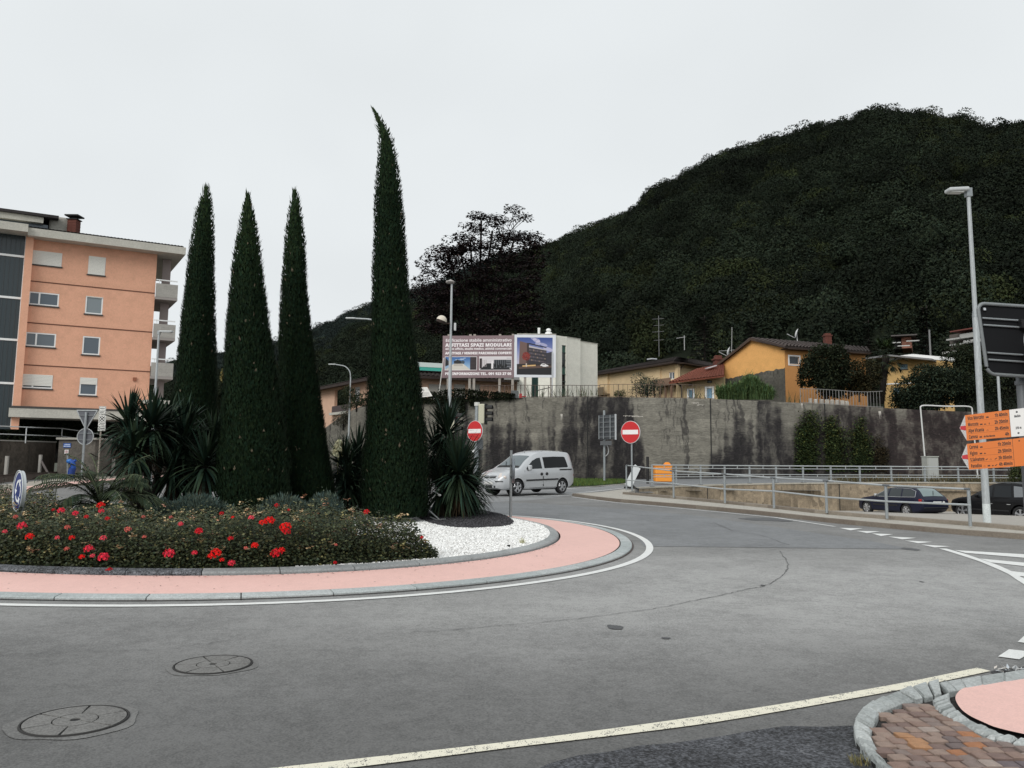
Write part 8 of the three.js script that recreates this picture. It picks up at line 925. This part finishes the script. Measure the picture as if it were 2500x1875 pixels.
// long hedge over the bank wall
{ const L = new Leaves(91), r = L.r, t = thing('hedge', D(120, 1070, 60), 'long dark clipped hedge above the handrail below the apartment block', 'hedge'); for (let i = 0; i < 26000; i++) { const px = lerp(-120, 420, r()), z = lerp(55, 63, (px + 120) / 540), top = 1022 + 8 * fbm(px * .03, 2, 1, 3) + (px > 60 && px < 240 ? -4 : 0), y = lerp(top, 1092, Math.pow(r(), 1.25)), p = D(px, y, z - .2 + .5 * r()); L.blade(p, V(r() - .5, r() - .5, .6 * r()).normalize(), V(r() - .5, 1, r()), .16, .09, vary(r, [.024, .032, .018], 1)); } const bv = []; for (let i = 0; i < 30; i++) { const P = (k, y) => D(lerp(-120, 420, k / 30), y, lerp(55.6, 63.6, k / 30)), a = P(i, 1027), b = P(i + 1, 1027), c = P(i + 1, 1095), d = P(i, 1095), up = (p) => p.clone().add(V(0, 0, -1.4)); for (const q of [a, d, c, a, c, b, a, b, up(b), a, up(b), up(a)]) bv.push(q.x, q.y, q.z); } meshW('stems', tris(bv), M([.010, .012, .008], 1), t); meshW('foliage', L.geo(), leafM(1, 1, 1), t).userData.kind = 'stuff'; }
// reeds before the orange gable
{ const L = new Leaves(92), r = L.r, t = thing('reed_clump', D(1822, 972, 62.8), 'bright green clump of tall reeds before the grey render patch', 'reeds'); for (let i = 0; i < 1500; i++) { const s = r(), px = lerp(1752, 1888, s), hpx = (18 + 46 * Math.exp(-(((px - 1832) / 34) ** 2)) + (px < 1790 ? 10 : 0)) * (.55 + .5 * r()), b = D(px, 976, 62 + 1.6 * r()), h = hpx * 62.8 / F; for (let k = 0; k < 3; k++) L.sword(b.clone().add(V((r() - .5) * .15, h * (.25 + .7 * r()), 0)), V(r() - .5, .9 * r() + .15, (r() - .5)).normalize(), .45 + .4 * r(), .045, 1.5, vary(r, [.105, .165, .065], .8), 4); L.sword(b, V((r() - .5) * .2, 1, (r() - .5) * .2).normalize(), h, .03, .12, vary(r, [.09, .14, .055], .6), 3); } meshW('foliage', L.geo(), leafM(1, 1, 1), t).userData.kind = 'stuff'; }
// fan palm
{ const z = 68, b = D(2152, 985, z), h = D(2163, 868, z), t = thing('fan_palm', b, 'fan palm with a dark shaggy trunk between the orange and yellow houses', 'palm'), L = new Leaves(93), r = L.r; meshW('trunk', [bar(b, h, .22, 10, .26)], M([.014, .011, .009], 1), t); for (let i = 0; i < 46; i++) { const a = i * 2.4, f = i / 46, el = lerp(1.35, -.85, f), d = V(Math.cos(a) * Math.cos(el), Math.sin(el), Math.sin(a) * Math.cos(el)), c = h.clone().addScaledVector(d, .75 + .4 * r()); c.y -= f * .35; const side = d.clone().cross(V(0, 1, 0)).normalize(); for (let k = -6; k <= 6; k++) { const e = d.clone().addScaledVector(side, Math.sin(k * .22) * 1.3).normalize(); L.sword(c, e, .62 + .25 * r(), .07, .5 + .8 * f, vary(r, f < .3 ? [.028, .046, .016] : [.022, .030, .016], .7), 3); } } for (let i = 0; i < 260; i++) { const a = r() * 6.28, q = lerp(.1, 1, r()); L.sword(b.clone().lerp(h, q).add(V(Math.cos(a) * .2, 0, Math.sin(a) * .2)), V(Math.cos(a) * .6, -1, Math.sin(a) * .6).normalize(), .35, .05, .3, vary(r, [.018, .014, .010], .6), 2); } meshW('fronds', L.geo(), leafM(1, 1, 1), t).userData.kind = 'stuff'; }
// cedars and firs: tiers of drooping boughs
function conifer(label, px, py0, py1, z, rpx, seed, tips) { const b = D(px, py1, z), top = D(px, py0, z); b.y = Math.min(b.y, 8); const t = thing('conifer', b, label, 'tree'), L = new Leaves(seed), r = L.r, R = rpx * z / F, H = top.y - b.y, br = [bar(b, top, .3, 8, .05)]; const n = 120; for (let i = 0; i < n; i++) { const f = .12 + .86 * i / n, a = i * 2.4 + r(), len = R * (1 - f * .86) * (.7 + .5 * r()), p0 = V(b.x, b.y + H * f, b.z), d = V(Math.cos(a), .10 - .22 * r(), Math.sin(a)).normalize(), e = p0.clone().addScaledVector(d, len); br.push(bar(p0, e, .05, 4, .015)); for (let k = 0; k < 34; k++) { const s = .15 + .85 * r(), c = p0.clone().lerp(e, s).add(V((r() - .5) * .7 * (1 - s * .4), -.12 * r(), (r() - .5) * .7 * (1 - s * .4))); L.blade(c, d.clone().multiplyScalar(.8).add(V((r() - .5) * 1.2, -.25 * r(), (r() - .5) * 1.2)).normalize(), V(0, 1, 0), .32 + .2 * r(), .12, vary(r, s > .9 && r() < tips ? [.09, .085, .055] : [.019, .028, .019], .9)); } } meshW('trunk', br, M([.02, .016, .013], 1), t); meshW('crown', L.geo(), leafM(1, 1, 1), t).userData.kind = 'stuff'; }
conifer('dark cedar with pale bough tips behind the cream house roof', 1720, 770, 930, 104, 75, 94, .5);
conifer('dark cedar with pale bough tips rising behind the orange house ridge', 1835, 778, 930, 108, 62, 95, .5);
conifer('blue-green fir in front of the hillside houses', 2262, 745, 930, 92, 42, 96, .05);
conifer('dark fir left of the hillside houses behind the palm', 2120, 780, 920, 112, 40, 97, .1);
// ivy over the wall top and creepers on its face
function creeper(label, name, spots, n, len, col, seed, hang = 1, cat = 'creeper') { const p0 = wallAt(spots[0][0]), t = thing(name, V(p0.x, spots[0][2] > 1100 ? .2 : p0.y, p0.z), label, cat), L = new Leaves(seed), r = L.r; for (let i = 0; i < n; i++) { const [x, y0, y1, w] = spots[Math.floor(r() * spots.length)], f = Math.pow(r(), hang), py = lerp(y0, y1, f), px = x + (r() + r() - 1) * w * (spots.taper ? lerp(.35, 1, f) : 1), wp2 = wallAt(px), p = D(px, py, -wp2.z); const lift = .08 + .35 * r() * (1 - Math.abs(f - .3)); L.blade(V(p.x, p.y, wp2.z + lift), V(r() - .5, (r() - .6), .3 + .5 * r()).normalize(), V(r() - .5, 1, r()), len * (.6 + .8 * r()), len * .6, vary(r, (typeof col === 'function' ? col(f, r) : col), .9)); } const st = spots.slice(0, 12).map(([x, y0, y1]) => { const w = wallAt(x), a = D(x, y0 + 4, -w.z), b = D(x + 6, y1, -w.z); return bar(V(a.x, a.y, w.z + .05), V(b.x, b.y, w.z + .05), .02, 5); }); meshW('stems', st, BARK, t); meshW('foliage', L.geo(), leafM(1, 1, 1), t).userData.kind = 'stuff'; }
creeper('dark ivy spilling over the wall top below the brown billboard', 'ivy', [[1030, 968, 985, 26], [1060, 958, 985, 24], [1090, 952, 985, 24], [1120, 950, 985, 24], [1150, 952, 980, 24], [1180, 955, 978, 24], [1215, 958, 976, 24], [1243, 962, 974, 16], [1072, 970, 1030, 10], [1100, 970, 1008, 14], [1128, 972, 1010, 9], [1155, 970, 990, 9]], 9000, .17, [.022, .028, .015], 98, 1.2, 'ivy');
creeper('leftmost tall green climber against the big wall, with a pointed top', 'climber', [[1975, 1000, 1140, 30], [1962, 1030, 1150, 30]], 4600, .17, (f, r) => r() < .3 - .25 * f ? [.085, .105, .032] : [.034, .050, .019], 99, .8);
creeper('middle green climber against the big wall', 'climber', [[2026, 1014, 1145, 22], [2040, 1040, 1150, 28]], 3800, .17, (f, r) => r() < .35 - .3 * f ? [.095, .11, .036] : [.036, .052, .020], 100, .8);
creeper('rightmost green climber against the big wall, tallest stems yellowing', 'climber', [[2098, 1015, 1145, 20], [2085, 1045, 1150, 26], [2112, 1060, 1150, 20]], 3800, .17, (f, r) => r() < .35 - .3 * f ? [.10, .11, .038] : [.035, .051, .020], 101, .8);
creeper('thin brown climber fading out right of the green ones on the big wall', 'climber', [[2140, 1060, 1150, 16], [2155, 1090, 1150, 14]], 1300, .14, [.04, .033, .018], 102, .8);
// weeds along the wall top and behind the guard railing
function tufts(label, list, seed, col, h, n) { const L = new Leaves(seed), r = L.r; for (const [px, py, z] of list) { const b = D(px, py, z); for (let k = 0; k < n; k++) L.sword(b.clone().add(V((r() - .5) * .6, 0, (r() - .5) * .5)), V((r() - .5) * .9, 1, (r() - .5) * .9).normalize(), h * (.4 + .8 * r()), .03, .8, vary(r, col, .8), 3); } tag(mesh('weeds', L.geo(), leafM(1, 1, 1)), label, 'weeds', null, 'stuff'); }
tufts('scattered weeds along the top of the big wall', [[1290, 968], [1318, 969], [1352, 969], [1376, 969], [1392, 969], [1420, 969], [1428, 969], [1450, 969], [1690, 973], [1702, 973], [1720, 974], [1930, 982], [1950, 984]].map(([x, y]) => [x, y + 3, -wallAt(x).z + .5]), 110, [.075, .09, .045], 1.0, 16);
tufts('dry grass and weeds behind the guard railing on the right', Array.from({ length: 95 }, (_, i) => { const x = lerp(2040, 2540, i / 94); return [x + (i * 37 % 11) - 5, 1182, 48.6 + (i * 29 % 17) * .14]; }), 111, [.10, .085, .045], .62, 26);
// lawn strip in front of the big wall behind the van
{ const poly = [[1200, 1176], [1290, 1174], [1400, 1171], [1500, 1170.5], [1548, 1171], [1522, 1180], [1450, 1186], [1395, 1188], [1290, 1190]].map(([x, y]) => g2(x, y, .05)); struct('lawn', sheet(poly, .05), M([.055, .085, .024], 1, { map: coarseMap })); const L = new Leaves(112), r = L.r, xs = poly.map((p) => p[0]), zs = poly.map((p) => p[1]); for (let i = 0, n = 0; i < 60000 && n < 7000; i++) { const x = lerp(Math.min(...xs), Math.max(...xs), r()), z = lerp(Math.min(...zs), Math.max(...zs), r()); if (!inside(poly, x, z)) continue; n++; L.blade(V(x, .04, z), V((r() - .5) * .6, 1, (r() - .5) * .6).normalize(), V(0, 0, 1), .12 + .12 * r(), .05, vary(r, [.075, .115, .032], .8)); } tag(mesh('grass', L.geo(), leafM(1, 1, 1)), 'strip of green grass at the foot of the big wall behind the van', 'grass', null, 'stuff'); struct('grass_kerb', ribbon([g2(1390, 1190.5), g2(1450, 1188.5), g2(1522, 1183), g2(1550, 1174)], .45, .03), CONC); }
renderer.render(scene, camera);
